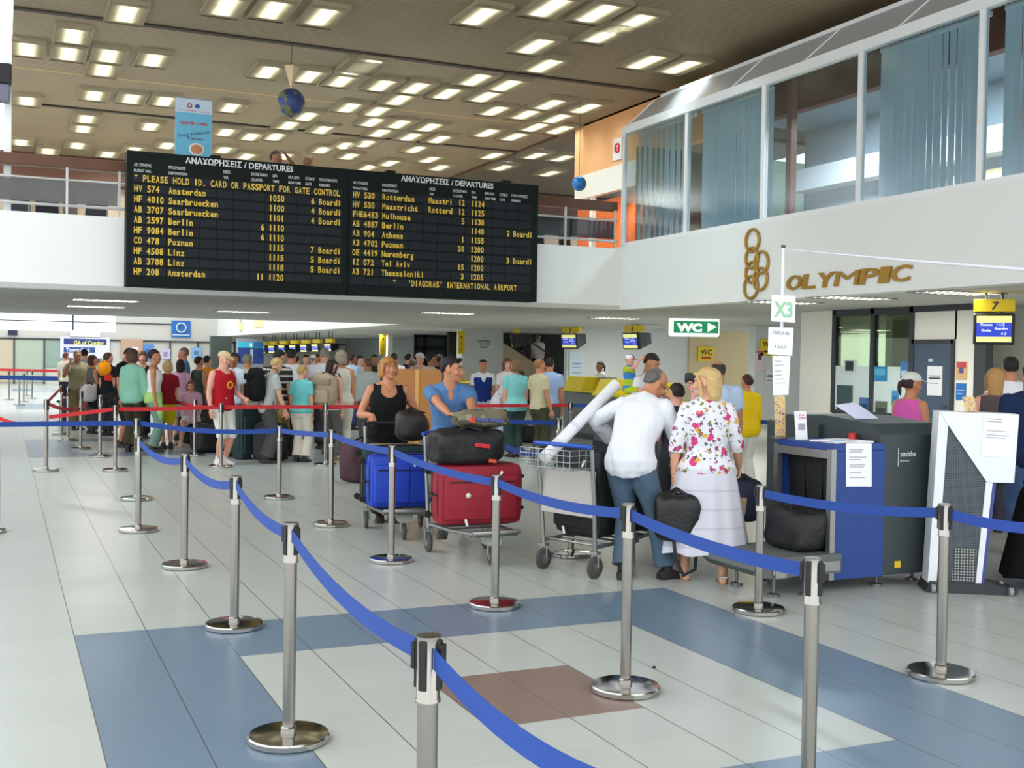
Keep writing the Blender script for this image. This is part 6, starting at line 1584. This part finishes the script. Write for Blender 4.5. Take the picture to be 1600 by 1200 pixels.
o = B().tube([hL + V((-.12, -.2, -.3)), hL + V((-.10, -.22, -.54)), hL + V((-.04, -.24, -.66)), hL + V((.06, -.24, -.62)), hL + V((.10, -.2, -.4))], [(.016, .003)] * 5, 8).build('bag_strap', bag_b, None, True)
tag(o, 'loose black strap dangling below the black handbag', 'strap')
soft_bag('shoulder_bag', 0.34, 0.34, 0.18, mat('navy_cloth', (30, 36, 60), 0.7, noise=0.2), 'navy and tan bag at the right hip of the person in the floral jacket', 'bag', hR + V((0.03, 0.0, -0.36)), rotz(-facing(20)), 0.5, True, 43, 0.05, accents=[('tan_patch', (176, 140, 112), -.2, .4, .08, .14)])

# woman in black with the blue suitcase
fc = facing(12); wr_ = (stand(607, 11.55), rotz(fc))
hl1, hr1 = loc_of(t1, (0.2, -.17, 1.05)), loc_of(t1, (-0.16, -.17, 1.05))
root, f = person('person in a black sleeveless top with short blond hair, behind the blue suitcase', wr_[0], fc, 1.70, 'tan', ('sleeveless', (22, 22, 24), .46), ('trousers', (38, 36, 36), 1.93), (60, 44, 36), ('bob', (176, 124, 66)), 2, sex='f', fat=1.22, head=(22, -6, 0),
    eyes=(120, 84, 50), arms=dict(R=dict(t=wl(wr_, hl1 + V((0.02, .06, .05))), hd=(.0, .6, -.8), pn=(0, -.5, -.8), curl=1.3), L=dict(t=wl(wr_, hr1 + V((.04, .08, .08))), hd=(-.4, .8, -.5), curl=.9)),
    cuts=[(V((0, .09, 1.352)), (.08, .1, .085))])
b = B(); c, rt, fw, up = f.spine(.84)
b.tube([c + rt * x + fw * (.045 + .045 * (1 - (x / .06) ** 2)) - up * (.005 + .075 * (1 - (x / .06) ** 2)) for x in (-.06, -.045, -.02, 0, .02, .045, .06)], .003, 6); b.ell(c + fw * .098 - up * .09, (.01, .006, .013)); b.build('necklace', gold, root, True)

# young man in the blue polo shirt
fd = facing(6); wr_ = (stand(703, 10.55), rotz(fd))
polo = mat('polo_blue', (84, 122, 168), 0.9, noise=0.08, scale=6, bump=0.15, bscale=40, spec=0.2)
hp1, hp2 = at(716, 664, 9.75), at(738, 672, 9.85)
root, f = person('person in a blue polo shirt leaning on the black duffel, face turned aside', wr_[0], fd, 1.74, 'tan', ('polo', polo, .47), ('shorts', (92, 92, 80), 1.02), (70, 68, 62), ('side', (26, 20, 18)), 2, lean=20, head=(68, 2, 0), eyes=(30, 22, 20),
    feet=dict(R=wl(wr_, on_z(693, 853)), L=wl(wr_, on_z(726, 829))), arms=dict(R=dict(t=wl(wr_, hp1), pole=(.9, -.2, -.5), hd=(-.95, .25, .05), pn=(0, .2, -1), curl=.5), L=dict(t=wl(wr_, hp2), pole=(-.8, -.3, -.5), hd=(.8, .5, -.1), pn=(0, .2, -1), curl=.5)),
    cuts=[(V((0, .31, 1.36)), (.034, .12, .10))])
b = B(); c, rt, fw, up = f.spine(.838)
b.tube([c + rt * .03 + fw * .07 - up * .03, c + rt * .062 + fw * .03 + up * .012, c + rt * .05 - fw * .05 + up * .025, c - rt * .05 - fw * .05 + up * .025, c - rt * .062 + fw * .03 + up * .012, c - rt * .03 + fw * .07 - up * .03], [(.024, .007)] * 6, 8, ref=up); b.build('collar', polo, root, True)

# ------------------------------------------------------------------ the queue and the people beyond
dk = (40, 30, 26); br = (84, 56, 38); gy = (130, 124, 116); bl = (196, 164, 110); blk_h = (26, 22, 22)
stripe_bw = striped('black_white_stripes', (36, 34, 34), (196, 190, 180), 0.105, 0.3, 2, phase=.2)
stripe_rw = striped('red_white_stripes', (226, 220, 216), (176, 50, 56), 0.03, 0.5, 2)
CR = [
 # label, px, top y, D, facing, options
 ('person in a cream shirt and dark shorts at the left end of the queue', 103, 550, 32, 170, dict(top=('tee', (226, 220, 204)), bottom=('shorts', (46, 48, 66), 1.1), hair=('short', (110, 60, 48)), shoes=(220, 220, 216))),
 ('person in an olive vest and khaki trousers with a hand raised to the face', 121, 547, 24.5, 35, dict(eyes=(44, 32, 28), top=('tee', (132, 126, 100)), bottom=('trousers', (112, 100, 68)), sk='brown', hair=('crop', (96, 78, 66)), arms=dict(R='phone', L='down'), fat=1.15)),
 ('person with black hair and grey shirt half hidden behind the olive vest', 132, 545, 27.5, 200, dict(top=('tee', (150, 154, 160)), bottom=('trousers', (60, 60, 66)), hair=('short', blk_h))),
 ('person in a grey top with dark red hair carrying a big dark shoulder bag', 145, 554, 23.5, 130, dict(top=('sleeveless', (104, 100, 102)), bottom=('trousers', (74, 70, 72)), sk='tan', hair=('curly', (70, 34, 32)), sex='f', arms=dict(L='fold', R='front'))),
 ('person in a black top carrying an orange bag, behind the tall man in black', 169, 550, 23, 150, dict(top=('tee', (34, 38, 40)), bottom=('trousers', (48, 48, 54)), hair=('short', br))),
 ('tall person in a black T-shirt looking down to the green jumper', 193, 541, 20.2, 80, dict(top=('tee', (28, 28, 30)), bottom=('shorts', (44, 42, 40), 1.1), sk='tan', hair=('crop', (40, 32, 28)), lean=8, head=(0, 28, 0), fat=1.1)),
 ('person in a mint green jumper seen from behind', 208, 545, 19.3, 172, dict(top=('long', (134, 190, 166), .47), bottom=('trousers', (64, 60, 46)), hair=('curly', (78, 54, 42)), sex='f', arms=dict(R=dict(u=(.2, .1, -1), f=(.15, .2, -1)), L='down'))),
 ('person in a black top with glasses facing the viewer, right of the green jumper', 223, 548, 22.5, 10, dict(eyes=(44, 32, 28), top=('sleeveless', (32, 32, 36)), bottom=('trousers', (40, 40, 46)), hair=('bob', (112, 76, 56)), sex='f', sk='pink', fat=1.15)),
 ('person in a white strappy top with a lime green cloth at the waist', 241, 545, 19.3, 105, dict(top=('tube', (232, 230, 226), .56), bottom=('trousers', (120, 150, 136)), sk='tan', hair=('short', (52, 32, 30)), sex='f')),
 ('blond child in a red top in the queue', 262, 563, 20, 215, dict(top=('tee', (150, 34, 44)), bottom=('shorts', (226, 206, 40), .9), hair=('bob', (206, 172, 118)), sex='f', sk='light')),
 ('child with long dark hair and pink sleeves in the queue', 282, 561, 22, 190, dict(top=('tee', (222, 170, 200)), bottom=('shorts', (200, 196, 206), .9), hair=('long', (42, 28, 28)), sex='f')),
 ('tall grey-haired person in a blue shirt above the children', 287, 542, 22.5, -70, dict(top=('tee', (92, 146, 186)), bottom=('trousers', (60, 66, 80)), hair=('crop', (112, 104, 98)), sk='tan')),
 ('person with dark hair and dark green top left of the red tank top', 311, 556, 22.4, 150, dict(top=('sleeveless', (62, 78, 74)), bottom=('trousers', (70, 70, 76)), hair=('short', blk_h), sex='f', sk='tan')),
 ('person in an orange shirt partly hidden behind the cap', 324, 555, 23.5, 160, dict(top=('tee', (232, 148, 52)), bottom=('trousers', (60, 60, 66)), hair=('short', blk_h))),
 ('person in a red tank top with sun emblem, white shorts and beige cap', 349, 548, 17.35, 52, dict(eyes=(44, 32, 28), top=('tank', (178, 28, 40), .47), bottom=('shorts', (228, 226, 220), 1.12), shoes=(226, 224, 222), hair=('crop', (120, 84, 60)), cap=(206, 184, 140), sk='pink', head=(10, 10, 0), detail=1, fat=1.08, arms=dict(R=dict(u=(.2, -.05, -1), f=(.05, .25, -1)), L='front'))),
 ('person in a pale blue shirt and denim shorts right of the red tank top', 366, 550, 18.6, -20, dict(top=('tee', (196, 208, 226)), bottom=('shorts', (82, 104, 140), 1.0), sk='brown', hair=('short', (40, 28, 26)), sex='f')),
 ('grey-haired person in a beige shirt behind the black backpack', 387, 552, 19.6, 170, dict(top=('tee', (196, 190, 172)), bottom=('shorts', (206, 196, 176), 1.0), hair=('short', gy), sk='tan', fat=1.15)),
 ('person in a grey T-shirt and grey trousers leaning over a dark suitcase', 419, 556, 17.6, 118, dict(top=('tee', (176, 182, 178), .47), bottom=('trousers', (78, 78, 80)), hair=('short', bl), detail=1, lean=14, head=(20, 20, 0), arms=dict(R=dict(u=(.1, .25, -1), f=(.0, .45, -1)), L=dict(u=(.1, .4, -1), f=(0, .5, -1))))),
 ('person in a black and white striped top with black hair and khaki shorts', 434, 545, 18.3, 165, dict(top=('tee', stripe_bw, .46), bottom=('shorts', (150, 124, 66), 1.1), hair=('short', (24, 22, 24)), sk='tan', detail=1, head=(-20, 22, 0), fat=1.08)),
 ('broad person in a white T-shirt with dark red neck, behind the striped top', 456, 544, 20, 178, dict(top=('tee', (232, 232, 240)), bottom=('trousers', (66, 66, 76)), hair=('crop', (38, 28, 28)), sk='tan', fat=1.2)),
 ('short person with short blond hair, turquoise top and cream trousers', 472, 570, 17.9, 165, dict(top=('tee', (110, 196, 196)), bottom=('trousers', (222, 214, 200)), hair=('short', (176, 142, 84)), sex='f', fat=1.12, detail=1, head=(-25, 10, 0))),
 ('large grey-haired person in a bright white shirt behind the khaki backpack', 507, 543, 20.5, 195, dict(top=('tee', (240, 240, 244)), bottom=('trousers', (70, 70, 78)), hair=('short', (140, 134, 124)), fat=1.3)),
 ('person in a red and white striped top wearing a khaki backpack', 518, 561, 18.2, 160, dict(top=('sleeveless', stripe_rw), bottom=('trousers', (92, 90, 88)), shoes=(150, 108, 74), hair=('long', (34, 28, 30)), sex='f', sk='pink', detail=1, head=(-30, 10, 0))),
 ('grey-haired person in a cream sleeveless top and cream trousers seen from behind', 533, 547, 18.7, 188, dict(top=('sleeveless', (212, 206, 190), .46), bottom=('trousers', (214, 208, 196)), hair=('curly', (150, 138, 116)), sex='f', sk='tan', fat=1.15, detail=1, shoes=(210, 206, 200))),
 ('distant person with black hair left of the pink top', 464, 556, 30, 170, dict(top=('tee', (90, 90, 110)), bottom=('trousers', (50, 50, 60)), hair=('short', blk_h))),
 ('distant person in a pink top far down the hall', 478, 554, 29, 20, dict(top=('tee', (236, 196, 204)), bottom=('trousers', (60, 60, 70)), hair=('short', blk_h), sex='f')),
 ('distant person in a white hat far down the hall', 489, 554, 31, 200, dict(top=('tee', (60, 62, 74)), bottom=('trousers', (60, 60, 70)), hair=('short', gy), cap=(238, 234, 232))),
 ('distant person with dark red face behind the white shirt', 498, 553, 28, 10, dict(top=('tee', (44, 44, 52)), bottom=('trousers', (50, 50, 60)), hair=('short', (50, 30, 28)), sk='brown')),
 ('person in a light blue shirt beyond the cream sleeveless top', 550, 552, 26, 140, dict(top=('tee', (176, 206, 232)), bottom=('trousers', (60, 70, 110)), hair=('short', (60, 38, 34)), sk='brown')),
 ('person in white with dark hair behind the light blue shirt', 563, 555, 27.5, 60, dict(top=('tee', (232, 232, 236)), bottom=('trousers', (60, 60, 70)), hair=('short', blk_h))),
 ('person in a white and green top left of the woman in black', 575, 560, 22, 215, dict(top=('long', (206, 216, 212)), bottom=('trousers', (110, 110, 116)), hair=('short', (110, 84, 66)), sk='tan', fat=1.2)),
 ('person with dark hair directly left of the blond head', 585, 553, 27, 30, dict(top=('tee', (50, 46, 46)), bottom=('trousers', (50, 50, 56)), hair=('short', (40, 28, 26)), sk='brown')),
 ('distant person in a white T-shirt seen over the left end of the cardboard box', 616, 551, 26, 175, dict(top=('tee', (236, 236, 238)), bottom=('trousers', (60, 60, 66)), hair=('crop', (38, 30, 30)), sk='brown', fat=1.1)),
 ('distant person in dark clothes above the cardboard box', 638, 552, 28, 160, dict(top=('tee', (40, 46, 58)), bottom=('trousers', (50, 50, 56)), hair=('short', blk_h))),
 ('distant person in a pale top above the tape strip of the cardboard box', 645, 560, 25, 190, dict(top=('tee', (216, 196, 196)), bottom=('trousers', (60, 60, 66)), hair=('bob', (96, 84, 62)), sex='f')),
 ('distant person in a black and white cap above the cardboard box', 656, 551, 24, 30, dict(top=('tee', stripe_rw), bottom=('trousers', (60, 60, 66)), hair=('short', blk_h), cap=(206, 206, 206))),
 ('person in a beige shirt looking sideways just left of the polo shirt man', 674, 551, 22, 120, dict(top=('tee', (206, 194, 164)), bottom=('trousers', (60, 60, 66)), hair=('short', (34, 24, 24)), sk='brown')),
 ('distant person with black hair hidden behind the polo shirt man', 686, 553, 25, 150, dict(top=('tee', (40, 40, 44)), bottom=('trousers', (50, 50, 56)), hair=('short', blk_h), sk='brown')),
 ('airline staff person in a blue waistcoat beside the white pillar', 755, 561, 22, 8, dict(eyes=(44, 32, 28), top=('tee', (232, 234, 240)), bottom=('trousers', (196, 204, 216)), hair=('short', blk_h), sk='tan', detail=1)),
 ('person in an aqua shirt seen from behind near the stairs', 806, 562, 19.4, 205, dict(top=('tee', (130, 200, 200), .47), bottom=('trousers', (50, 70, 66)), hair=('bob', (120, 90, 60)), sex='f', fat=1.25)),
 ('person with fair face and white collar behind the aqua shirt', 793, 559, 21.5, 15, dict(eyes=(44, 32, 28), top=('tee', (222, 214, 216)), bottom=('trousers', (80, 80, 90)), hair=('bob', (110, 66, 48)), sex='f', sk='pink')),
 ('person in a khaki T-shirt with white visor walking to the counters', 843, 560, 18.8, 125, dict(top=('tee', (196, 188, 152)), bottom=('trousers', (66, 66, 48)), hair=('short', (150, 104, 60)), sk='tan', detail=1, arms=dict(R=dict(u=(.1, .1, -1), f=(.05, .35, -1)), L='down'))),
 ('person in a light blue shirt and grey trousers facing the yellow counter', 859, 558, 19.6, 168, dict(top=('tee', (160, 184, 222)), bottom=('trousers', (92, 98, 96)), hair=('short', (36, 28, 26)), sk='tan', fat=1.08)),
 ('counter clerk in a white blouse with a dark ponytail behind the yellow counter', 938, 564, 26.5, -60, dict(top=('tee', (206, 210, 206)), bottom=('trousers', (60, 60, 70)), hair=('pony', (34, 24, 26)), sex='f', sk='brown')),
 ('person in a pale blue shirt with a bald head, beyond the floral jacket', 1122, 562, 12.0, 175, dict(top=('tee', (188, 208, 232), .46), bottom=('trousers', (210, 210, 206)), hair=('balding', (60, 50, 46)), sk='tan', fat=1.3)),
 ('person with short dark hair in a bright yellow top by the white wall', 1168, 584, 15.0, 200, dict(top=('long', (238, 200, 30), .44), bottom=('trousers', (222, 220, 214)), hair=('short', (66, 36, 34)), sex='f', sk='tan', fat=1.2)),
 ('person in a bright pink sleeveless top and white cap behind the scanner', 1424, 581, 11.2, 120, dict(top=('sleeveless', (212, 92, 170), .46), bottom=('trousers', (60, 64, 90)), hair=('pony', (52, 30, 34)), cap=(214, 214, 208), sex='f', sk='tan', detail=1, fat=1.2, head=(-18, 4, 0), arms=dict(R='front', L='front'))),
 ('person with long blond hair and brown top near the right edge', 1555, 574, 11.5, 168, dict(top=('sleeveless', (88, 76, 80)), bottom=('trousers', (60, 60, 70)), hair=('long', (182, 140, 84)), sex='f', sk='pink', detail=1, arms=dict(L='front', R='down'))),
 ('person with black hair in a white T-shirt at the right edge', 1579, 556, 12.4, 165, dict(top=('tee', (236, 236, 240)), bottom=('trousers', (60, 60, 70)), hair=('short', (28, 22, 22)), sk='tan', arms=dict(L='front', R='down'))),
 ('person in a navy shirt and jeans cut off by the right edge', 1612, 566, 10.0, 172, dict(top=('tee', (30, 44, 78), .46), bottom=('jeans', (70, 92, 130)), hair=('short', (30, 24, 24)), sk='tan', detail=1, fat=1.2)),
]
FIG = {}
for lab, px, ty, D, fc_, op in CR:
    FIG[lab], _f = P(lab, px, D, fc_, None, ty - 0, **op); FIG[lab + '#'] = _f
# blue waistcoat of the airline staff
def add_top(lab, kind, col, hem, name='waistcoat'):
    r, f_ = FIG[lab], FIG[lab + '#']; b = B(); f_.torso(b, .02, hem, .79); o = b.build(name, cloth(col), r, True); fuse(o, .012, 4, None, [(f_.spine(.8)[0] + f_.spine(.8)[2] * .1, (.04, .08, .13))])
add_top('airline staff person in a blue waistcoat beside the white pillar', 'vest', (34, 56, 128), .5)
lab = 'person in a white strappy top with a lime green cloth at the waist'; r, f_ = FIG[lab], FIG[lab + '#']
b = B(); f_.torso(b, .03, .47, .58); c = f_.spine(.5)[0]; b.tube([c + V((.1, .08, .06)), c + V((.13, .1, -.2)), c + V((.1, .12, -.42))], [.06, .07, .03], 10); o = b.build('waist_cloth', cloth((172, 212, 130)), r, True); fuse(o, .014, 3)
lab = 'person in a red tank top with sun emblem, white shorts and beige cap'; r, f_ = FIG[lab], FIG[lab + '#']
c, rt, fw, up = f_.spine(.70); c = c + fw * (.069 * f_.H + .028) - rt * .02
b = B(); b.ring(c, .042, .011, rt, up, 24, 6)
for q in range(9): a_ = q * math.pi / 4.5; b.ell(c + rt * math.cos(a_) * .062 + up * math.sin(a_) * .062, (.009, .009, .009), 8, 5)
b.build('sun_emblem', mat('emblem_orange', (238, 176, 50), 0.7), r, True)
# sitting girl in pink
gp_ = gl_(298, 696); wr_ = (gp_ + V((0, 0.0, 0)), rotz(facing(15)))
person('child in a pink top and white skirt sitting on a black holdall', wr_[0], facing(15), 1.5, 'pink', ('tee', (216, 168, 190)), ('shorts', (232, 228, 232), .8), (216, 180, 170), ('long', (110, 78, 56)), 1, sex='f', eyes=(60, 44, 34), hips=(0, -.1, -.27), lean=12, head=(-10, 12, 0),
       feet=dict(L=(-.16, .22, 0), R=(.17, .25, 0)), arms=dict(L='front', R=dict(u=(.5, .2, -.7), f=(.3, .6, .0))))
# bending woman
P('person in a white patterned blouse bending forward near the staff person', 779, 20.9, 75, 1.66, top=('tee', blotched('grey_pattern', (222, 218, 224), [((120, 110, 130), 16, .3)])), bottom=('trousers', (186, 200, 220)), hair=('curly', (28, 22, 24)), sex='f', sk='brown', lean=52, head=(0, 30, 0),
  arms=dict(L=dict(u=(.1, .5, -1), f=(.0, .3, -1)), R=dict(u=(.1, .5, -1), f=(0, .3, -1))))
# on the stairs
P('person in a grey-white shirt climbing the dark stairs', 840, 43.2, 200, ht(840, 523, 43.2) - .8, z=.8, top=('tee', (206, 204, 204)), bottom=('trousers', (50, 50, 56)), hair=('short', gy), fat=1.15)
P('small person in a purple top on the dark stairs', 815, 43.2, 190, ht(815, 543, 43.2) - 1.0, z=1.0, top=('tee', (112, 76, 126)), bottom=('trousers', (44, 44, 50)), hair=('short', blk_h), sex='f', fat=1.5)
# behind the board
P('person upstairs with an arm bent over the head, behind the departures board', 428, 20.6, 60, ht(428, 236, 20.6) - 3.47, z=3.47, top=('tee', (70, 60, 60)), bottom=('trousers', (50, 50, 56)), hair=('short', (60, 36, 28)), sk='brown', arms=dict(L=dict(u=(1., .1, .75), f=(-.9, .1, .55)), R='down'))
P('person upstairs with fair hair just behind the departures board', 479, 21.0, 160, ht(479, 244, 21.0) - 3.47, z=3.47, top=('tee', (40, 46, 56)), bottom=('trousers', (50, 50, 56)), hair=('short', (140, 106, 72)), sk='tan')
# man with a child on his arm
Dm = 14.2; fe = facing(45); wr_ = (stand(1014, Dm), rotz(fe))
person('person in a white T-shirt carrying a small child on one arm', wr_[0], fe, ht(1018, 550, Dm), 'tan', ('tee', (226, 228, 230), .46), ('trousers', (90, 90, 96)), (60, 56, 50), ('short', (34, 26, 24)), 1, fat=1.12, eyes=(34, 26, 24), head=(10, 22, 0),
       arms=dict(R=dict(u=(.35, .1, -1), f=(-.35, 1., -.02), pn=(-1, 0, .3)), L=dict(u=(.2, .35, -1), f=(-.6, .8, .45))))
pc_ = at(990, 580, Dm - .12); ch = facing(60); zc = ht(990, 543, Dm - .1) - .86
child, cf = person('small child in a blue and lime top and bright striped cap, held on an arm', (pc_.x, pc_.y, zc), ch, .86, 'pink', ('tee', striped('lime_blue_top', (176, 196, 50), (60, 130, 206), 0.16, 0.5, 2, phase=.1), .44), ('shorts', (176, 196, 50), .8), (210, 200, 190), ('crop', bl), 1,
       hips=(0, -.06, -.10), feet=dict(L=(-.1, .2, .12), R=(.1, .18, .1)), arms=dict(R=dict(u=(.2, .6, .1), f=(-.2, .5, .8)), L='front'), head=(-10, 4, 0))
b = B(); cf.cap(b, False); b.build('cap', striped('cap_panels', (240, 240, 240), (60, 70, 180), 0.12, 0.5, 0, phase=.3), child, True)
b = B(); pts = [cf.hp(.30 * math.cos(q), .28 + .50 * math.sin(q), .70 - .10 * math.sin(q)) for q in [math.pi * i / 12 for i in range(13)]]; b.poly(pts, cf.hz * .006); b.build('cap_peak', mat('peak_orange', (240, 120, 40), 0.7), child)
# person with raised camera between the two in front
Dq = 10.9; ff = facing(200); wr_ = (stand(1058, Dq), rotz(ff)); hcam = at(1081, 612, Dq - .15)
rt_, f_ = person('person in dark clothes behind the bending man, arm raised with a camera', wr_[0], ff, ht(1052, 597, Dq), 'pink', ('tee', (44, 48, 54)), ('trousers', (46, 46, 50)), (40, 38, 38), ('short', (40, 32, 30)), 1, arms=dict(R=dict(t=wl(wr_, hcam), pole=(.3, .2, -1), hd=(0, .1, 1), curl=1.0), L='fold'))
hb = w_of(wr_, f_.wr['R'] + f_.hd['R'] * .09)
e = empty('camera_device', hb, rotz(ff), 'small black camera held up beside the blond hair', 'camera')
B().box((0, 0.01, 0.04), (.13, .05, .1), None, .02).build('camera_body', black_plastic, e, True); B().cyl((0, .03, .04), (0, .08, .04), .03).build('lens', mat('lens_glass', (20, 22, 30), .1), e, True)
# long black skirt at the right edge
P('person in a long black skirt at the lower right edge', 1662, 8.55, 170, 1.5, top=('tee', (40, 42, 50)), bottom=('skirt', (16, 16, 18), .06), hair=('long', (40, 30, 28)), sex='f', fat=1.65, sk='pink', shoes=(150, 110, 100))

# ------------------------------------------------------------------ bags carried in the crowd
def backpack(lab, owner, col, w, h, d):
    r, f_ = FIG[owner], FIG[owner + '#']; c, rt, fw, up = f_.spine(.70); p = c - fw * (.068 * f_.H + d * .46)
    wr = (r.location, r.rotation_euler.z); pw = w_of((V(r.location), r.rotation_euler.z), p)
    e = soft_bag('backpack', w, h, d, cloth(col), lab, 'backpack', pw - V((0, 0, h * .5)), r.rotation_euler.z, 0.55, False, len(lab), 0.03)
    b = B(); b.box((0, -d * .5, h * .32), (w * .66, d * .3, h * .42), None, .03); b.build('front_pocket', cloth(col), e, True)
    b = B(); b.box((0, -d * .44, h * .74), (w * .8, d * .36, h * .2), None, .03); b.build('lid', cloth(tuple(int(k * .88) for k in col)), e, True)
    for sg in (-1, 1):
        b = B(); b.tube([(sg * .09, d * .4, h * .85), (sg * .10, d * .55, h * 1.02), (sg * .11, d * .5 + .16, h * .98), (sg * .12, d * .5 + .22, h * .75)], [(.022, .005)] * 4, 8); b.build('strap', mat('strap_black', (18, 18, 19), 0.75), e, True)
backpack('round black backpack on the person in the grey T-shirt', 'person in a grey T-shirt and grey trousers leaning over a dark suitcase', (22, 22, 24), .40, .52, .26)
backpack('khaki canvas backpack worn in the queue', 'person in a red and white striped top wearing a khaki backpack', (168, 152, 126), .42, .54, .24)
soft_bag('shoulder_bag', .50, .46, .2, cloth((34, 40, 46)), 'big dark shoulder bag left of the orange bag', 'bag', at(156, 616, 23.2) - V((0, 0, .3)), .4, .6, True, 51)
soft_bag('carrier_bag', .34, .36, .18, cloth((206, 204, 206)), 'pale grey carrier bag below the dark shoulder bag', 'bag', at(139, 605, 23.0) - V((0, 0, .30)), .4, .5, True, 52)
soft_bag('orange_bag', .26, .3, .18, cloth((244, 156, 30)), 'round orange bag held by the tall man in black', 'bag', at(163, 576, 22.6) - V((0, 0, .15)), .4, .7, False, 53, accents=[('red_pocket', (226, 50, 40), .15, -.1, .16, .12)])

# ================================================================== fuse the figures and clothes into single skins
bpy.context.view_layer.update()
dg = bpy.context.evaluated_depsgraph_get()
DONE = []
for o, vox, it, hands, cuts, fold in PENDING:
    me = bpy.data.meshes.new_from_object(o.evaluated_get(dg), preserve_all_data_layers=False, depsgraph=dg)
    DONE.append((o, me, hands, cuts, fold))
from mathutils import noise as mnoise
for o, me, hands, cuts, fold in DONE:
    old = o.data; mats_ = [m for m in old.materials]; nm = old.name
    if hands or cuts or fold:
        bm = bmesh.new(); bm.from_mesh(me)
        if fold:                     # creases of worn cloth
            ox = (len(nm) % 97) * 1.3 + o.parent.location.x
            bm.normal_update()
            for v in bm.verts:
                c = v.co; q = mnoise.noise(V((c.x * 11 + ox, c.y * 11, c.z * 5.5 + c.x * 4))) + .6 * mnoise.noise(V((c.x * 21, c.y * 21 + ox, c.z * 13)))
                v.co = c + v.normal * (fold * (q - .1))
        if cuts:
            kill = [v for v in bm.verts if any(sum(((v.co[i] - c[i]) / r[i]) ** 2 for i in range(3)) < 1 for c, r in cuts)]
            bmesh.ops.delete(bm, geom=kill, context='VERTS')
            rim = [(v, [e.other_vert(v) for e in v.link_edges if e.is_boundary]) for v in bm.verts if v.is_boundary]
            for _ in range(8):
                new = [(v, v.co * .4 + (n_[0].co + n_[1].co) * .3) for v, n_ in rim if len(n_) == 2]
                for v, c in new: v.co = c
        if hands:
            bmesh.ops.recalc_face_normals(hands.bm, faces=list(hands.bm.faces))
            t = bpy.data.meshes.new('t'); hands.bm.to_mesh(t); bm.from_mesh(t); bpy.data.meshes.remove(t); hands.bm.free()
        bm.to_mesh(me); bm.free()
    me.materials.clear()
    for m in mats_: me.materials.append(m)
    for p in me.polygons: p.use_smooth = True; p.material_index = 0
    o.modifiers.clear(); o.data = me; bpy.data.meshes.remove(old); me.name = nm
